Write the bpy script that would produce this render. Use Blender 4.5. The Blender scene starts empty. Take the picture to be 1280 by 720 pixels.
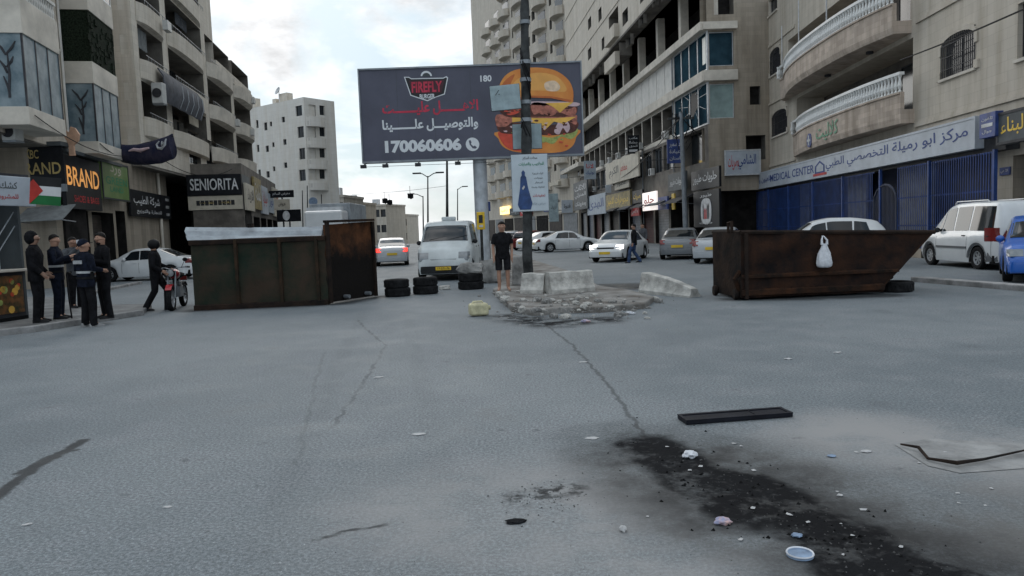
import bpy, bmesh, math, random
from mathutils import Vector, Matrix, noise as mnoise
random.seed(7)
C = bpy.context.scene
COL = C.collection
R = math.radians
# ------------------------------------------------------------------ camera
FPX = 930.0
CAM = Vector((0, 0, 1.65))
PITCH = math.atan(73 / FPX); ROLL = 0.037
_f = Vector((0, math.cos(PITCH), -math.sin(PITCH)))
_u0 = Vector((0, math.sin(PITCH), math.cos(PITCH))); _r0 = Vector((1, 0, 0))
CR = _r0 * math.cos(ROLL) - _u0 * math.sin(ROLL)
CU = _r0 * math.sin(ROLL) + _u0 * math.cos(ROLL)
cd = bpy.data.cameras.new('camera'); cam = bpy.data.objects.new('camera', cd); COL.objects.link(cam)
cd.sensor_width = 36; cd.lens = FPX / 1280 * 36; cd.clip_end = 5000; cd.clip_start = .05
mm = Matrix.Identity(4)
for i in range(3):
    mm[i][0] = CR[i]; mm[i][1] = CU[i]; mm[i][2] = -_f[i]; mm[i][3] = CAM[i]
cam.matrix_world = mm
C.camera = cam
# ------------------------------------------------------------------ sky, sun, exposure
SUN_EL, SUN_AZ = R(24), R(-14)
w = bpy.data.worlds.new('World'); C.world = w; w.use_nodes = True
nt = w.node_tree; N = nt.nodes; Lk = nt.links
bg = N['Background']; bg.inputs[1].default_value = 0.1
sky = N.new('ShaderNodeTexSky'); sky.sky_type = 'NISHITA'; sky.sun_disc = False
sky.sun_elevation = SUN_EL; sky.sun_rotation = SUN_AZ; sky.air_density = 1.0; sky.dust_density = 1.5
tc = N.new('ShaderNodeTexCoord')
mp = N.new('ShaderNodeMapping'); mp.inputs['Scale'].default_value = (1.0, 1.0, 2.2); mp.inputs['Location'].default_value = (-3.5, 2.5, 2)
Lk.new(tc.outputs['Generated'], mp.inputs[0])
nz = N.new('ShaderNodeTexNoise'); nz.inputs['Scale'].default_value = 5.0; nz.inputs['Detail'].default_value = 7; nz.inputs['Roughness'].default_value = .55
nz.inputs['Distortion'].default_value = .35
Lk.new(mp.outputs[0], nz.inputs['Vector'])
cr = N.new('ShaderNodeValToRGB'); cr.color_ramp.elements[0].position = .43; cr.color_ramp.elements[1].position = .60
cr.color_ramp.elements[0].color = (.0, .0, .0, 1); cr.color_ramp.elements[1].color = (1, 1, 1, 1)
Lk.new(nz.outputs[0], cr.inputs[0])
# clouds brighten towards the low sun ahead, like any overcast sky does
nrm = N.new('ShaderNodeVectorMath'); nrm.operation = 'DOT_PRODUCT'
Lk.new(tc.outputs['Generated'], nrm.inputs[0])
nrm.inputs[1].default_value = (math.sin(SUN_AZ) * math.cos(R(20)), math.cos(SUN_AZ) * math.cos(R(20)), math.sin(R(20)))
mr = N.new('ShaderNodeMapRange'); mr.inputs[1].default_value = -1; mr.inputs[2].default_value = 1; mr.inputs[3].default_value = .9; mr.inputs[4].default_value = 1.06
Lk.new(nrm.outputs['Value'], mr.inputs[0])
# an overcast dome is brightest overhead
sz = N.new('ShaderNodeSeparateXYZ'); Lk.new(tc.outputs['Generated'], sz.inputs[0])
ze = N.new('ShaderNodeMapRange'); ze.inputs[1].default_value = .22; ze.inputs[2].default_value = .85; ze.inputs[3].default_value = 6.4; ze.inputs[4].default_value = 10.5; ze.interpolation_type = 'SMOOTHSTEP'; Lk.new(sz.outputs[2], ze.inputs[0])
nz2 = N.new('ShaderNodeTexNoise'); nz2.inputs['Scale'].default_value = 5.5; nz2.inputs['Detail'].default_value = 6; nz2.inputs['Roughness'].default_value = .6; Lk.new(mp.outputs[0], nz2.inputs['Vector'])
m2 = N.new('ShaderNodeMapRange'); m2.inputs[1].default_value = .35; m2.inputs[2].default_value = .55; m2.inputs[3].default_value = .64; m2.inputs[4].default_value = 1.06; Lk.new(nz2.outputs[0], m2.inputs[0])
pr = N.new('ShaderNodeMath'); pr.operation = 'MULTIPLY'; Lk.new(mr.outputs[0], pr.inputs[0]); Lk.new(ze.outputs[0], pr.inputs[1])
pr2 = N.new('ShaderNodeMath'); pr2.operation = 'MULTIPLY'; Lk.new(pr.outputs[0], pr2.inputs[0]); Lk.new(m2.outputs[0], pr2.inputs[1])
cl = N.new('ShaderNodeVectorMath'); cl.operation = 'SCALE'; cl.inputs[0].default_value = (.985, .995, 1.01)
Lk.new(pr2.outputs[0], cl.inputs['Scale'])
tint = N.new('ShaderNodeVectorMath'); tint.operation = 'MULTIPLY_ADD'; tint.inputs[1].default_value = (.075, .085, .095); tint.inputs[2].default_value = (2.0, 2.8, 3.5)
Lk.new(sky.outputs[0], tint.inputs[0])
mxs = N.new('ShaderNodeMix'); mxs.data_type = 'RGBA'
Lk.new(cr.outputs[0], mxs.inputs[0]); Lk.new(tint.outputs[0], mxs.inputs[6]); Lk.new(cl.outputs[0], mxs.inputs[7])
Lk.new(mxs.outputs[2], bg.inputs[0])
sd = bpy.data.lights.new('sun', 'SUN'); sd.energy = .5; sd.angle = R(40); sd.color = (1, .95, .88)
so = bpy.data.objects.new('sun', sd); COL.objects.link(so)
dirv = Vector((math.sin(SUN_AZ) * math.cos(SUN_EL), math.cos(SUN_AZ) * math.cos(SUN_EL), math.sin(SUN_EL)))
so.rotation_euler = dirv.to_track_quat('Z', 'Y').to_euler(); so.location = (0, 0, 60)
vs = C.view_settings; vs.view_transform = 'Standard'; vs.look = 'None'; vs.gamma = 1; vs.use_curve_mapping = False
vs.exposure = 0.86
C.cycles.max_bounces = 6

# ------------------------------------------------------------------ measuring the photograph
def ray(px, py): return _f + CR * ((px - 640) / FPX) + CU * ((360 - py) / FPX)
def G(px, py, z=0.0):
    d = ray(px, py); t = (z - CAM.z) / d.z; return CAM + d * t
def AT(px, py, Y):
    d = ray(px, py); return CAM + d * (Y / d.y)

# ------------------------------------------------------------------ materials
M = {}
def mat(name, col, rough=.8, var=.15, scale=3.0, bump=0.0, metal=0.0, emit=None, estr=0, col2=None, coords='Object', bscale=None, spec=.5):
    m = bpy.data.materials.new(name); m.use_nodes = True; t = m.node_tree; n = t.nodes; l = t.links
    b = n['Principled BSDF']; b.inputs['Roughness'].default_value = rough; b.inputs['Metallic'].default_value = metal
    b.inputs['Specular IOR Level'].default_value = spec
    c1 = Vector(col); c2 = Vector(col2) if col2 else c1 * (1 - var * 2)
    if not col2: c1 = c1 * (1 + var * .6)
    tcn = n.new('ShaderNodeTexCoord'); z = n.new('ShaderNodeTexNoise'); z.inputs['Scale'].default_value = scale; z.inputs['Detail'].default_value = 6; z.inputs['Roughness'].default_value = .62
    l.new(tcn.outputs[coords], z.inputs['Vector'])
    r = n.new('ShaderNodeValToRGB'); r.color_ramp.elements[0].position = .36; r.color_ramp.elements[1].position = .64
    r.color_ramp.elements[0].color = (*c2, 1); r.color_ramp.elements[1].color = (*c1, 1)
    l.new(z.outputs[0], r.inputs[0]); l.new(r.outputs[0], b.inputs['Base Color'])
    if bump:
        z2 = n.new('ShaderNodeTexNoise'); z2.inputs['Scale'].default_value = bscale or min(scale * 8, 40); z2.inputs['Detail'].default_value = 4
        l.new(tcn.outputs[coords], z2.inputs['Vector'])
        bp = n.new('ShaderNodeBump'); bp.inputs['Strength'].default_value = bump; bp.inputs['Distance'].default_value = .02
        l.new(z2.outputs[0], bp.inputs['Height']); l.new(bp.outputs[0], b.inputs['Normal'])
    if emit:
        b.inputs['Emission Color'].default_value = (*emit, 1); b.inputs['Emission Strength'].default_value = estr
    M[name] = m; return m
def stone(name, col, bw=.6, bh=.3, var=.12, streak=.35):
    """limestone facing: courses of blocks, each block a little different, rain streaks"""
    m = bpy.data.materials.new(name); m.use_nodes = True; t = m.node_tree; n = t.nodes; l = t.links
    b = n['Principled BSDF']; b.inputs['Roughness'].default_value = .85
    tcn = n.new('ShaderNodeTexCoord'); sp = n.new('ShaderNodeSeparateXYZ'); l.new(tcn.outputs['Object'], sp.inputs[0])
    ad = n.new('ShaderNodeMath'); ad.operation = 'ADD'; l.new(sp.outputs[0], ad.inputs[0]); l.new(sp.outputs[1], ad.inputs[1])
    cb = n.new('ShaderNodeCombineXYZ'); l.new(ad.outputs[0], cb.inputs[0]); l.new(sp.outputs[2], cb.inputs[1])
    br = n.new('ShaderNodeTexBrick'); l.new(cb.outputs[0], br.inputs['Vector']); br.inputs['Scale'].default_value = 1
    br.inputs['Brick Width'].default_value = bw; br.inputs['Row Height'].default_value = bh; br.inputs['Mortar Size'].default_value = .006; br.inputs['Mortar Smooth'].default_value = .3
    c = Vector(col)
    br.inputs['Color1'].default_value = (*(c * (1 + var)), 1); br.inputs['Color2'].default_value = (*(c * (1 - var)), 1); br.inputs['Mortar'].default_value = (*(c * .78), 1)
    mpn = n.new('ShaderNodeMapping'); mpn.inputs['Scale'].default_value = (1.3, 1.3, .12); l.new(tcn.outputs['Object'], mpn.inputs[0])
    z = n.new('ShaderNodeTexNoise'); z.inputs['Scale'].default_value = 1.4; z.inputs['Detail'].default_value = 7; z.inputs['Roughness'].default_value = .65; l.new(mpn.outputs[0], z.inputs['Vector'])
    r = n.new('ShaderNodeValToRGB'); r.color_ramp.elements[0].position = .34; r.color_ramp.elements[1].position = .58
    k = 1 - streak; r.color_ramp.elements[0].color = (k, k * .97, k * .92, 1); r.color_ramp.elements[1].color = (1, 1, 1, 1); l.new(z.outputs[0], r.inputs[0])
    mx = n.new('ShaderNodeMix'); mx.data_type = 'RGBA'; mx.blend_type = 'MULTIPLY'; mx.inputs[0].default_value = 1
    l.new(br.outputs[0], mx.inputs[6]); l.new(r.outputs[0], mx.inputs[7]); l.new(mx.outputs[2], b.inputs['Base Color'])
    bp = n.new('ShaderNodeBump'); bp.inputs['Strength'].default_value = .3; bp.inputs['Distance'].default_value = .015
    l.new(br.outputs['Fac'], bp.inputs['Height']); bp.invert = True; l.new(bp.outputs[0], b.inputs['Normal'])
    M[name] = m; return m
stone('stone_house', (.52, .468, .395), .75, .34, .04, .24); stone('stone_warm', (.56, .50, .42), var=.07, streak=.22); stone('stone_pale', (.60, .55, .475), .7, .32, .05, .2); stone('stone_grey', (.42, .39, .34), .5, .25, .07)
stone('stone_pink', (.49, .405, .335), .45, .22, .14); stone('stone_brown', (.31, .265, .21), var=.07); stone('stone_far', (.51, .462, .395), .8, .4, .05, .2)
stone('stone_white', (.64, .625, .59), .8, .4, .03, .1)
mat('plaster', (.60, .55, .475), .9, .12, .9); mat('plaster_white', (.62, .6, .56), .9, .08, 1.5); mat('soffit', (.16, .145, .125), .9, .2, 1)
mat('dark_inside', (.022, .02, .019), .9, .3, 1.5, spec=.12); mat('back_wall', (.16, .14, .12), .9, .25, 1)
mat('concrete', (.27, .262, .248), .92, .28, 3, .5); mat('concrete_pale', (.47, .455, .42), .92, .22, 4, .6); mat('kerb', (.27, .265, .26), .9, .25, 2.5, .4)
mat('glass_dark', (.02, .025, .03), .12, .2, 1.5, spec=.3); mat('glass_blue', (.035, .075, .10), .35, .5, .5, col2=(.012, .025, .035), spec=0); mat('frosted', (.10, .145, .17), .45, .25, 1.6, col2=(.23, .28, .30), spec=.25)
mat('car_glass', (.012, .015, .018), .05, .1, 1); mat('glass_pale', (.24, .32, .31), .3, .15, 1, spec=.3)
mat('alu', (.55, .56, .57), .4, .1, 4, metal=.3); mat('frame_dark', (.05, .05, .055), .5, spec=.12); mat('white_paint', (.72, .72, .7), .5, .06, 2)
mat('steel_grey', (.25, .27, .29), .45, .15, 2, metal=.4); mat('steel_pale', (.47, .50, .53), .5, .12, 2.5, metal=.15)
mat('pole_dark', (.065, .068, .068), .75, .35, 2.5, .4, spec=.12); mat('black', (.012, .012, .013), .55, .2, 4, spec=.12); mat('black_board', (.014, .015, .018), .4, .2, 2, spec=.12)
mat('tyre', (.018, .018, .019), .85, .3, 8, .3, spec=.12); mat('rim', (.45, .46, .47), .35, .1, 5, metal=.6); mat('underbody', (.01, .01, .01), .9, spec=.12)
mat('plate_yellow', (.72, .47, .03), .5, .08); mat('plastic_grey', (.10, .105, .11), .6, .1); mat('plastic_dark', (.03, .031, .033), .6, spec=.12)
mat('lens', (.24, .255, .265), .08, .08, 9); mat('lens_on', (.9, .9, .85), .2, 0, emit=(1, .97, .88), estr=5); mat('red_lens', (.16, .010, .009), .2, .1); mat('red_on', (.5, .02, .015), .2, 0, emit=(1, .05, .03), estr=.8)
def paint(name, col, rough=.28): m = mat(name, col, rough, .05, 1.2); m.node_tree.nodes['Principled BSDF'].inputs['Coat Weight'].default_value = .4; return m
paint('car_white', (.62, .63, .63)); paint('car_silver', (.38, .40, .42)); paint('car_blue', (.012, .10, .42)); paint('car_red', (.16, .02, .018)); paint('car_grey', (.14, .15, .16))
mat('van_white', (.50, .53, .53), .42, .1, 1.5)
mat('rust_dark', (.035, .022, .016), .85, .3, 2.2, .5, col2=(.010, .009, .009), spec=.12); mat('rust_orange', (.052, .023, .012), .85, .3, 3.2, .6, col2=(.014, .010, .008), spec=.12)
mat('rust_mix', (.038, .018, .011), .85, .3, 2.3, .6, col2=(.010, .008, .008), spec=.12); mat('skip_green', (.048, .034, .024), .8, .3, 1.3, .5, col2=(.016, .026, .018), spec=.12)
mat('skip_pale', (.34, .375, .40), .6, .3, 2.2, .2, col2=(.20, .215, .23)); mat('soot', (.010, .010, .010), .95, .3, 3, .4, spec=.12)
mat('bag_white', (.62, .63, .66), .45, .1, 12, .3); mat('bag_grey', (.5, .51, .52), .5)
mat('skin', (.36, .20, .135), .6, .08, 6); mat('skin_dark', (.25, .14, .095), .6, .08, 6); mat('grit_dark', (.09, .088, .085), .9, .3, 9); mat('lip', (.26, .11, .09), .6); mat('hair', (.012, .010, .009), .6, spec=.12)
mat('cloth_black', (.011, .011, .013), .9, .3, 9, .8, spec=.12); mat('cloth_navy', (.010, .013, .024), .9, .3, 9, .8, spec=.12); mat('cloth_grey', (.07, .075, .085), .9, .2, 9, .8); mat('reflective', (.42, .43, .44), .4)
mat('cloth_short', (.017, .017, .02), .9, .3, 9, .8, spec=.12); mat('cloth_blue', (.03, .06, .14), .9, .2, 9, .8); mat('eye_white', (.7, .7, .68), .3); mat('shoe', (.02, .02, .021), .6, spec=.12); mat('shoe_grey', (.25, .25, .25), .6)
mat('bill_slate', (.082, .084, .118), .6, .12, .45); mat('bill_red', (.55, .03, .07), .6); mat('bill_white', (.68, .70, .72), .6, .03); mat('bun_dark', (.50, .13, .03), .6, .1, 1.5); mat('bun_mid', (.76, .37, .09), .6, .06, 1.5); mat('logo_dark', (.06, .012, .02), .6); mat('bun', (.72, .30, .06), .6, .1, .9, col2=(.60, .19, .035)); mat('bun_light', (.8, .6, .42), .6)
mat('patty', (.12, .035, .022), .7, .3, 5, col2=(.05, .015, .012)); mat('cheese', (.80, .46, .08), .6, .08, 2); mat('tomato', (.6, .07, .035), .6, .1, 4); mat('lettuce', (.36, .42, .12), .6, .2, 6); mat('onion', (.62, .45, .47), .6, .1, 4); mat('bacon', (.46, .16, .11), .6, .25, 5)
mat('blue_fence', (.016, .052, .20), .55, .2, 2); mat('blue_dark', (.007, .016, .05), .6, .2, 2); mat('sign_white', (.40, .435, .48), .5, .08, 1.5); mat('ink_blue', (.014, .045, .20), .6); mat('ink_black', (.012, .012, .014), .6); mat('ink_white', (.6, .6, .6), .6); mat('ink_red', (.45, .02, .02), .6)
mat('ink_green', (.01, .22, .10), .5); mat('ink_gold', (.50, .36, .12), .5); mat('ink_orange', (.75, .32, .08), .5, .05, emit=(1, .45, .12), estr=.22); mat('ink_yellow', (.75, .48, .02), .5)
mat('sign_green', (.09, .17, .035), .5, .25, .8, col2=(.17, .24, .085)); mat('sign_grey', (.085, .095, .1), .5, .15, 1.5, spec=.12); mat('sign_cream', (.50, .45, .36), .6, .1, 2); mat('sign_bluegrey', (.33, .38, .43), .6, .1, 1.5)
mat('sign_blue', (.03, .06, .22), .5, .2, 3); mat('gold_board', (.30, .23, .09), .6, .25, 3); mat('lit_white', (.8, .75, .72), .5, 0, emit=(1, .9, .85), estr=.45); mat('lit_warm', (.9, .7, .3), .5, 0, emit=(1, .75, .3), estr=1.0)
mat('flag_red', (.42, .035, .025), .9, .1); mat('flag_green', (.01, .13, .035), .9, .1); mat('flag_white', (.55, .55, .55), .9, .05); mat('flag_black', (.012, .012, .013), .9)
mat('mesh_green', (.018, .026, .016), .95, .4, 14, .6, spec=.12); mat('tarp', (.075, .08, .095), .8, .2, 3); mat('banner', (.018, .022, .05), .7, .3, 2.5, col2=(.05, .045, .07), spec=.12); mat('awning', (.20, .21, .21), .85, .15, 3)
mat('shutter', (.22, .225, .23), .6, .15, 2, metal=.2); mat('shutter_blue', (.13, .14, .17), .6, .2, 2); mat('shutter_red', (.07, .018, .015), .7, .2, 2); mat('shutter_brown', (.05, .038, .03), .7, .3, 2)
mat('foam_yellow', (.56, .52, .33), .7, .18, 6, .3); mat('plank', (.013, .014, .02), .5, .2, 4, .2, spec=.12); mat('paper', (.46, .455, .45), .8, .15, 8); mat('paper_pink', (.55, .36, .33), .8, .3, 20, col2=(.2, .25, .4)); mat('paper_blue', (.22, .30, .42), .6, .2, 8)
mat('sticker', (.30, .38, .40), .5, .12, 4); mat('poster', (.50, .56, .60), .6, .06, 2); mat('poster_blue', (.025, .065, .19), .6, .2, 5); mat('ac_white', (.50, .5, .48), .5, .08); mat('food_print', (.22, .09, .03), .5, .3, 6, col2=(.02, .03, .012)); mat('peach', (.55, .33, .22), .6)
mat('bark', (.05, .04, .03), .9); mat('leaf', (.04, .065, .025), .7, .4, 6)
mat('tile_blue', (.35, .36, .38), .6); mat('moto_red', (.42, .012, .02), .3); mat('roof_metal', (.30, .33, .36), .5)

# ------------------------------------------------------------------ mesh builder
class MB:
    def __init__(s): s.v = []; s.f = []; s.m = []; s.cur = 0
    def add(s, vs, fs):
        o = len(s.v); s.v += [tuple(p) for p in vs]
        for f in fs: s.f.append([i + o for i in f]); s.m.append(s.cur)
        return s
    def box(s, x0, x1, y0, y1, z0, z1, mx=None):
        vs = [Vector((x, y, z)) for z in (z0, z1) for y in (y0, y1) for x in (x0, x1)]
        if mx: vs = [mx @ v for v in vs]
        return s.add(vs, [(0, 2, 3, 1), (4, 5, 7, 6), (0, 1, 5, 4), (2, 6, 7, 3), (0, 4, 6, 2), (1, 3, 7, 5)])
    def prism(s, poly, h, axis=2, base=0.0, mx=None):
        n = len(poly); vs = []
        for k in (base, base + h):
            for a, b in poly:
                p = {2: (a, b, k), 1: (a, k, b), 0: (k, a, b)}[axis]; p = Vector(p); vs.append(mx @ p if mx else p)
        return s.add(vs, [tuple(range(n))[::-1], tuple(range(n, 2 * n))] + [(i, (i + 1) % n, n + (i + 1) % n, n + i) for i in range(n)])
    def tube(s, pts, rs, seg=10, cap=True):
        pts = [Vector(p) for p in pts]
        if not hasattr(rs, '__len__'): rs = [rs] * len(pts)
        rings = []; up = None
        for i, p in enumerate(pts):
            d = (pts[min(i + 1, len(pts) - 1)] - pts[max(i - 1, 0)]).normalized()
            if up is None: up = d.orthogonal().normalized()
            a = (up - d * up.dot(d)).normalized(); b = d.cross(a); up = a
            rings.append([p + (a * math.cos(t) + b * math.sin(t)) * rs[i] for t in [2 * math.pi * k / seg for k in range(seg)]])
        return s.rings(rings, cap)
    def rings(s, rings, cap=True, closed=True):
        n = len(rings[0]); vs = [p for r in rings for p in r]; fs = []
        for i in range(len(rings) - 1):
            for k in range(n if closed else n - 1):
                a = i * n + k; b = i * n + (k + 1) % n; fs.append((a, b, b + n, a + n))
        if cap: fs += [tuple(range(n))[::-1], tuple(range((len(rings) - 1) * n, len(rings) * n))]
        return s.add(vs, fs)
    def lathe(s, prof, c=(0, 0, 0), ax=(0, 0, 1), seg=24, cap=False):
        q = Vector((0, 0, 1)).rotation_difference(Vector(ax)).to_matrix(); c = Vector(c)
        return s.rings([[c + q @ Vector((r * math.cos(t), r * math.sin(t), h)) for t in [2 * math.pi * k / seg for k in range(seg)]] for r, h in prof], cap)
    def ball(s, c, r, seg=12, rx=1, ry=1, rz=1):
        c = Vector(c)
        return s.rings([[c + Vector((r * rx * math.sin(a) * math.cos(t), r * ry * math.sin(a) * math.sin(t), -r * rz * math.cos(a))) for t in [2 * math.pi * k / seg for k in range(seg)]] for a in [math.pi * (i + .02) / (seg // 2 + .04) for i in range(seg // 2 + 1)]])
    def build(s, name, mats, parent=None, smooth=False, ang=40, bevel=0, fixn=True):
        me = bpy.data.meshes.new(name); me.from_pydata(s.v, [], s.f)
        if not isinstance(mats, (list, tuple)): mats = [mats]
        for x in mats: me.materials.append(M[x] if isinstance(x, str) else x)
        me.polygons.foreach_set('material_index', s.m)
        if fixn:
            bm = bmesh.new(); bm.from_mesh(me); bmesh.ops.recalc_face_normals(bm, faces=bm.faces); bm.to_mesh(me); bm.free()
        if smooth:
            me.polygons.foreach_set('use_smooth', [True] * len(me.polygons)); me.set_sharp_from_angle(angle=R(ang))
        me.update()
        o = bpy.data.objects.new(name, me); COL.objects.link(o)
        if parent: o.parent = parent
        if bevel:
            b = o.modifiers.new('b', 'BEVEL'); b.width = bevel; b.segments = 2; b.limit_method = 'ANGLE'; b.angle_limit = R(35)
        return o
def tag(o, label, cat=None, group=None, kind=None):
    if kind: o['kind'] = kind
    if label: o['label'] = label
    if cat: o['category'] = cat
    if group: o['group'] = group
    return o
def thing(name, label, cat, loc=(0, 0, 0), rz=0, group=None, mx=None):
    o = bpy.data.objects.new(name, None); COL.objects.link(o); o.empty_display_size = .2
    if mx: o.matrix_world = mx
    else: o.location = loc; o.rotation_euler = (0, 0, rz)
    return tag(o, label, cat, group)
def copy_tree(o, parent=None):
    c = o.copy(); COL.objects.link(c)
    if parent: c.parent = parent
    for ch in list(o.children): copy_tree(ch, c)
    return c
def heading(a, b): return math.atan2(b[1] - a[1], b[0] - a[0])

# ------------------------------------------------------------------ lettering
AR = {}
for p in 'ء:FE80 آ:FE81 أ:FE83 ؤ:FE85 إ:FE87 ئ:FE89 ا:FE8D ب:FE8F ة:FE93 ت:FE95 ث:FE99 ج:FE9D ح:FEA1 خ:FEA5 د:FEA9 ذ:FEAB ر:FEAD ز:FEAF س:FEB1 ش:FEB5 ص:FEB9 ض:FEBD ط:FEC1 ظ:FEC5 ع:FEC9 غ:FECD ف:FED1 ق:FED5 ك:FED9 ل:FEDD م:FEE1 ن:FEE5 ه:FEE9 و:FEED ى:FEEF ي:FEF1'.split():
    a, b = p.split(':'); AR[a] = int(b, 16)
TWO = 'ءآأؤإاةدذرزوى'
def shape(s):
    o = []; n = len(s); i = 0
    while i < n:
        c = s[i]
        if c not in AR: o.append(c); i += 1; continue
        prev = i > 0 and (s[i - 1] == 'ـ' or (s[i - 1] in AR and s[i - 1] not in TWO))
        if c == 'ل' and i + 1 < n and s[i + 1] in 'اأ':
            o.append(chr((0xFEFB if s[i + 1] == 'ا' else 0xFEF7) + (1 if prev else 0))); i += 2; continue
        nxt = i + 1 < n and (s[i + 1] == 'ـ' or s[i + 1] in AR) and c not in TWO
        o.append(chr(AR[c] + (3 if prev and nxt else 2 if nxt else 1 if prev else 0))); i += 1
    return ''.join(reversed(o))
_tc = {}
def raw_text(s, off=0.0):
    if (s, off) in _tc: return _tc[(s, off)]
    cu = bpy.data.curves.new('t', 'FONT'); cu.body = s; cu.size = 1; cu.offset = off; cu.resolution_u = 3
    o = bpy.data.objects.new('t', cu); COL.objects.link(o)
    me = bpy.data.meshes.new_from_object(o.evaluated_get(bpy.context.evaluated_depsgraph_get()))
    r = ([tuple(v.co) for v in me.vertices], [tuple(p.vertices) for p in me.polygons])
    bpy.data.objects.remove(o); bpy.data.curves.remove(cu); bpy.data.meshes.remove(me)
    _tc[(s, off)] = r; return r
def mxx(r): return max(v[0] for v in r[0]) if r[0] else 0
def text_geo(s, off=.012):
    if any(c in AR for c in s): s = shape(s)
    vs = []; fs = []; x = 0; dot = mxx(raw_text('.'))
    for k, ch in enumerate(s):
        adv = mxx(raw_text(ch + '.')) - dot
        if ch != ' ':
            r = raw_text(ch, off); o = len(vs)
            vs += [(v[0] + x, v[1], .0006 * (k % 3)) for v in r[0]]; fs += [tuple(i + o for i in f) for f in r[1]]
        x += adv
    return vs, fs
def lettering(s, parent, matn, u, v, z, w, h, name='lettering', off=.012, slant=0):
    """text centred at (u, v, z) in the parent's frame, reading along -X as seen from +Y, fitted in w x h"""
    vs, fs = text_geo(s, off)
    x0 = min(p[0] for p in vs); x1 = max(p[0] for p in vs); y0 = min(p[1] for p in vs); y1 = max(p[1] for p in vs)
    sx = w / (x1 - x0); sy = h / (y1 - y0)
    mb = MB(); mb.add([(u - ((p[0] - (x0 + x1) / 2) * sx + slant * (p[1] - (y0 + y1) / 2) * sy), v + p[2] * 3, z + (p[1] - (y0 + y1) / 2) * sy) for p in vs], fs)
    return mb.build(name, matn, parent, fixn=False)

# ------------------------------------------------------------------ frames of facades: X along, Y outward, Z up
class Fr:
    def __init__(s, A, B):
        s.A = Vector((A[0], A[1], 0)); s.X = Vector((B[0] - A[0], B[1] - A[1], 0)); s.len = s.X.length; s.X.normalize(); s.Y = Vector((-s.X.y, s.X.x, 0))
        s.M = Matrix.Identity(4)
        for i in range(3): s.M[i][0] = s.X[i]; s.M[i][1] = s.Y[i]; s.M[i][3] = s.A[i]
    def uz(s, px, py, v=0):
        d = ray(px, py); t = (v + (s.A - CAM).dot(s.Y)) / d.dot(s.Y); P = CAM + d * t
        return (P - s.A).dot(s.X), P.z
    def u(s, px, v=0, py=290): return s.uz(px, py, v)[0]
    def z(s, px, py, v=0): return s.uz(px, py, v)[1]
    def rect(s, x0, y0, x1, y1, v=0):
        ua = s.u(x0, v, (y0 + y1) / 2); ub = s.u(x1, v, (y0 + y1) / 2); um = (x0 + x1) / 2
        return min(ua, ub), max(ua, ub), s.z(um, y1, v), s.z(um, y0, v)
    def at(s, u, v, z): return s.M @ Vector((u, v, z))
    def sub(s, u, v, z): return s.M @ Matrix.Translation((u, v, z))

def wall(root, u0, u1, z0, z1, holes=(), v=0, depth=.25, m='stone_warm', name='wall', rev=None, back=None):
    """wall sheet in the plane y=v with real openings and their reveals"""
    mb = MB(); us = sorted({round(x, 4) for x in [u0, u1] + [c for h in holes for c in h[:2]] if u0 - 1e-4 <= x <= u1 + 1e-4}); zs = sorted({round(x, 4) for x in [z0, z1] + [c for h in holes for c in h[2:4]] if z0 - 1e-4 <= x <= z1 + 1e-4})
    for i in range(len(us) - 1):
        for j in range(len(zs) - 1):
            cu, cz = (us[i] + us[i + 1]) / 2, (zs[j] + zs[j + 1]) / 2
            if any(h[0] < cu < h[1] and h[2] < cz < h[3] for h in holes): continue
            mb.add([(us[i], v, zs[j]), (us[i], v, zs[j + 1]), (us[i + 1], v, zs[j + 1]), (us[i + 1], v, zs[j])], [(0, 1, 2, 3)])
    mb.cur = 1
    for h in holes:
        a, b, c, d = h[:4]; dp = h[4] if len(h) > 4 else depth; y = v - dp
        mb.add([(a, v, c), (b, v, c), (b, v, d), (a, v, d), (a, y, c), (b, y, c), (b, y, d), (a, y, d)], [(0, 1, 5, 4), (1, 2, 6, 5), (2, 3, 7, 6), (3, 0, 4, 7)])
        if len(h) > 4:
            mb.cur = 2; mb.add([(a, y, c), (b, y, c), (b, y, d), (a, y, d)], [(0, 1, 2, 3)]); mb.cur = 1
    return mb.build(name, [m, rev or m, back or 'back_wall'], root, fixn=False)
def window(root, a, b, c, d, v=0, depth=.2, fm='alu', pm='glass_dark', muntin=1, t=.05, grille=False, sill=True, name='window'):
    f = MB(); y = v - depth
    f.box(a, b, y, y + .06, c, c + t); f.box(a, b, y, y + .06, d - t, d); f.box(a, a + t, y, y + .058, c + t, d - t); f.box(b - t, b, y, y + .058, c + t, d - t)
    for k in range(1, muntin + 1):
        x = a + (b - a) * k / (muntin + 1); f.box(x - t * .5, x + t * .5, y, y + .056, c + t, d - t)
    o = f.build(name, fm, root)
    p = MB(); p.box(a + t * .5, b - t * .5, y + .01, y + .03, c + t * .5, d - t * .5); p.build('pane', pm, o)
    if sill:
        q = MB(); q.box(a - .08, b + .08, v - .02, v + .09, c - .1, c - .003); q.build('sill', 'plaster', o)
    if grille:
        g = MB(); n = max(3, int((b - a) / .13))
        for k in range(n + 1):
            x = a + (b - a) * k / n; g.box(x - .012, x + .012, v + .01, v + .035, c + .02, d - .02)
        for k in (.2, .5, .8):
            z = c + (d - c) * k; g.box(a, b, v + .036, v + .05, z - .012, z + .012)
        g.build('grille', 'frame_dark', o)
    return o
def mark(): return set(COL.objects)
def adopt(root, fr, sub, before):
    """parts built in another facade's frame become parts of root"""
    for o in [o for o in COL.objects if o not in before and o.parent is None]:
        o.parent = root; o.matrix_local = fr.M.inverted() @ sub.M
def blk(root, name, m, u0, u1, v0, v1, z0, z1, bevel=0): return MB().box(u0, u1, v0, v1, z0, z1).build(name, m, root, bevel=bevel)
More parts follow.
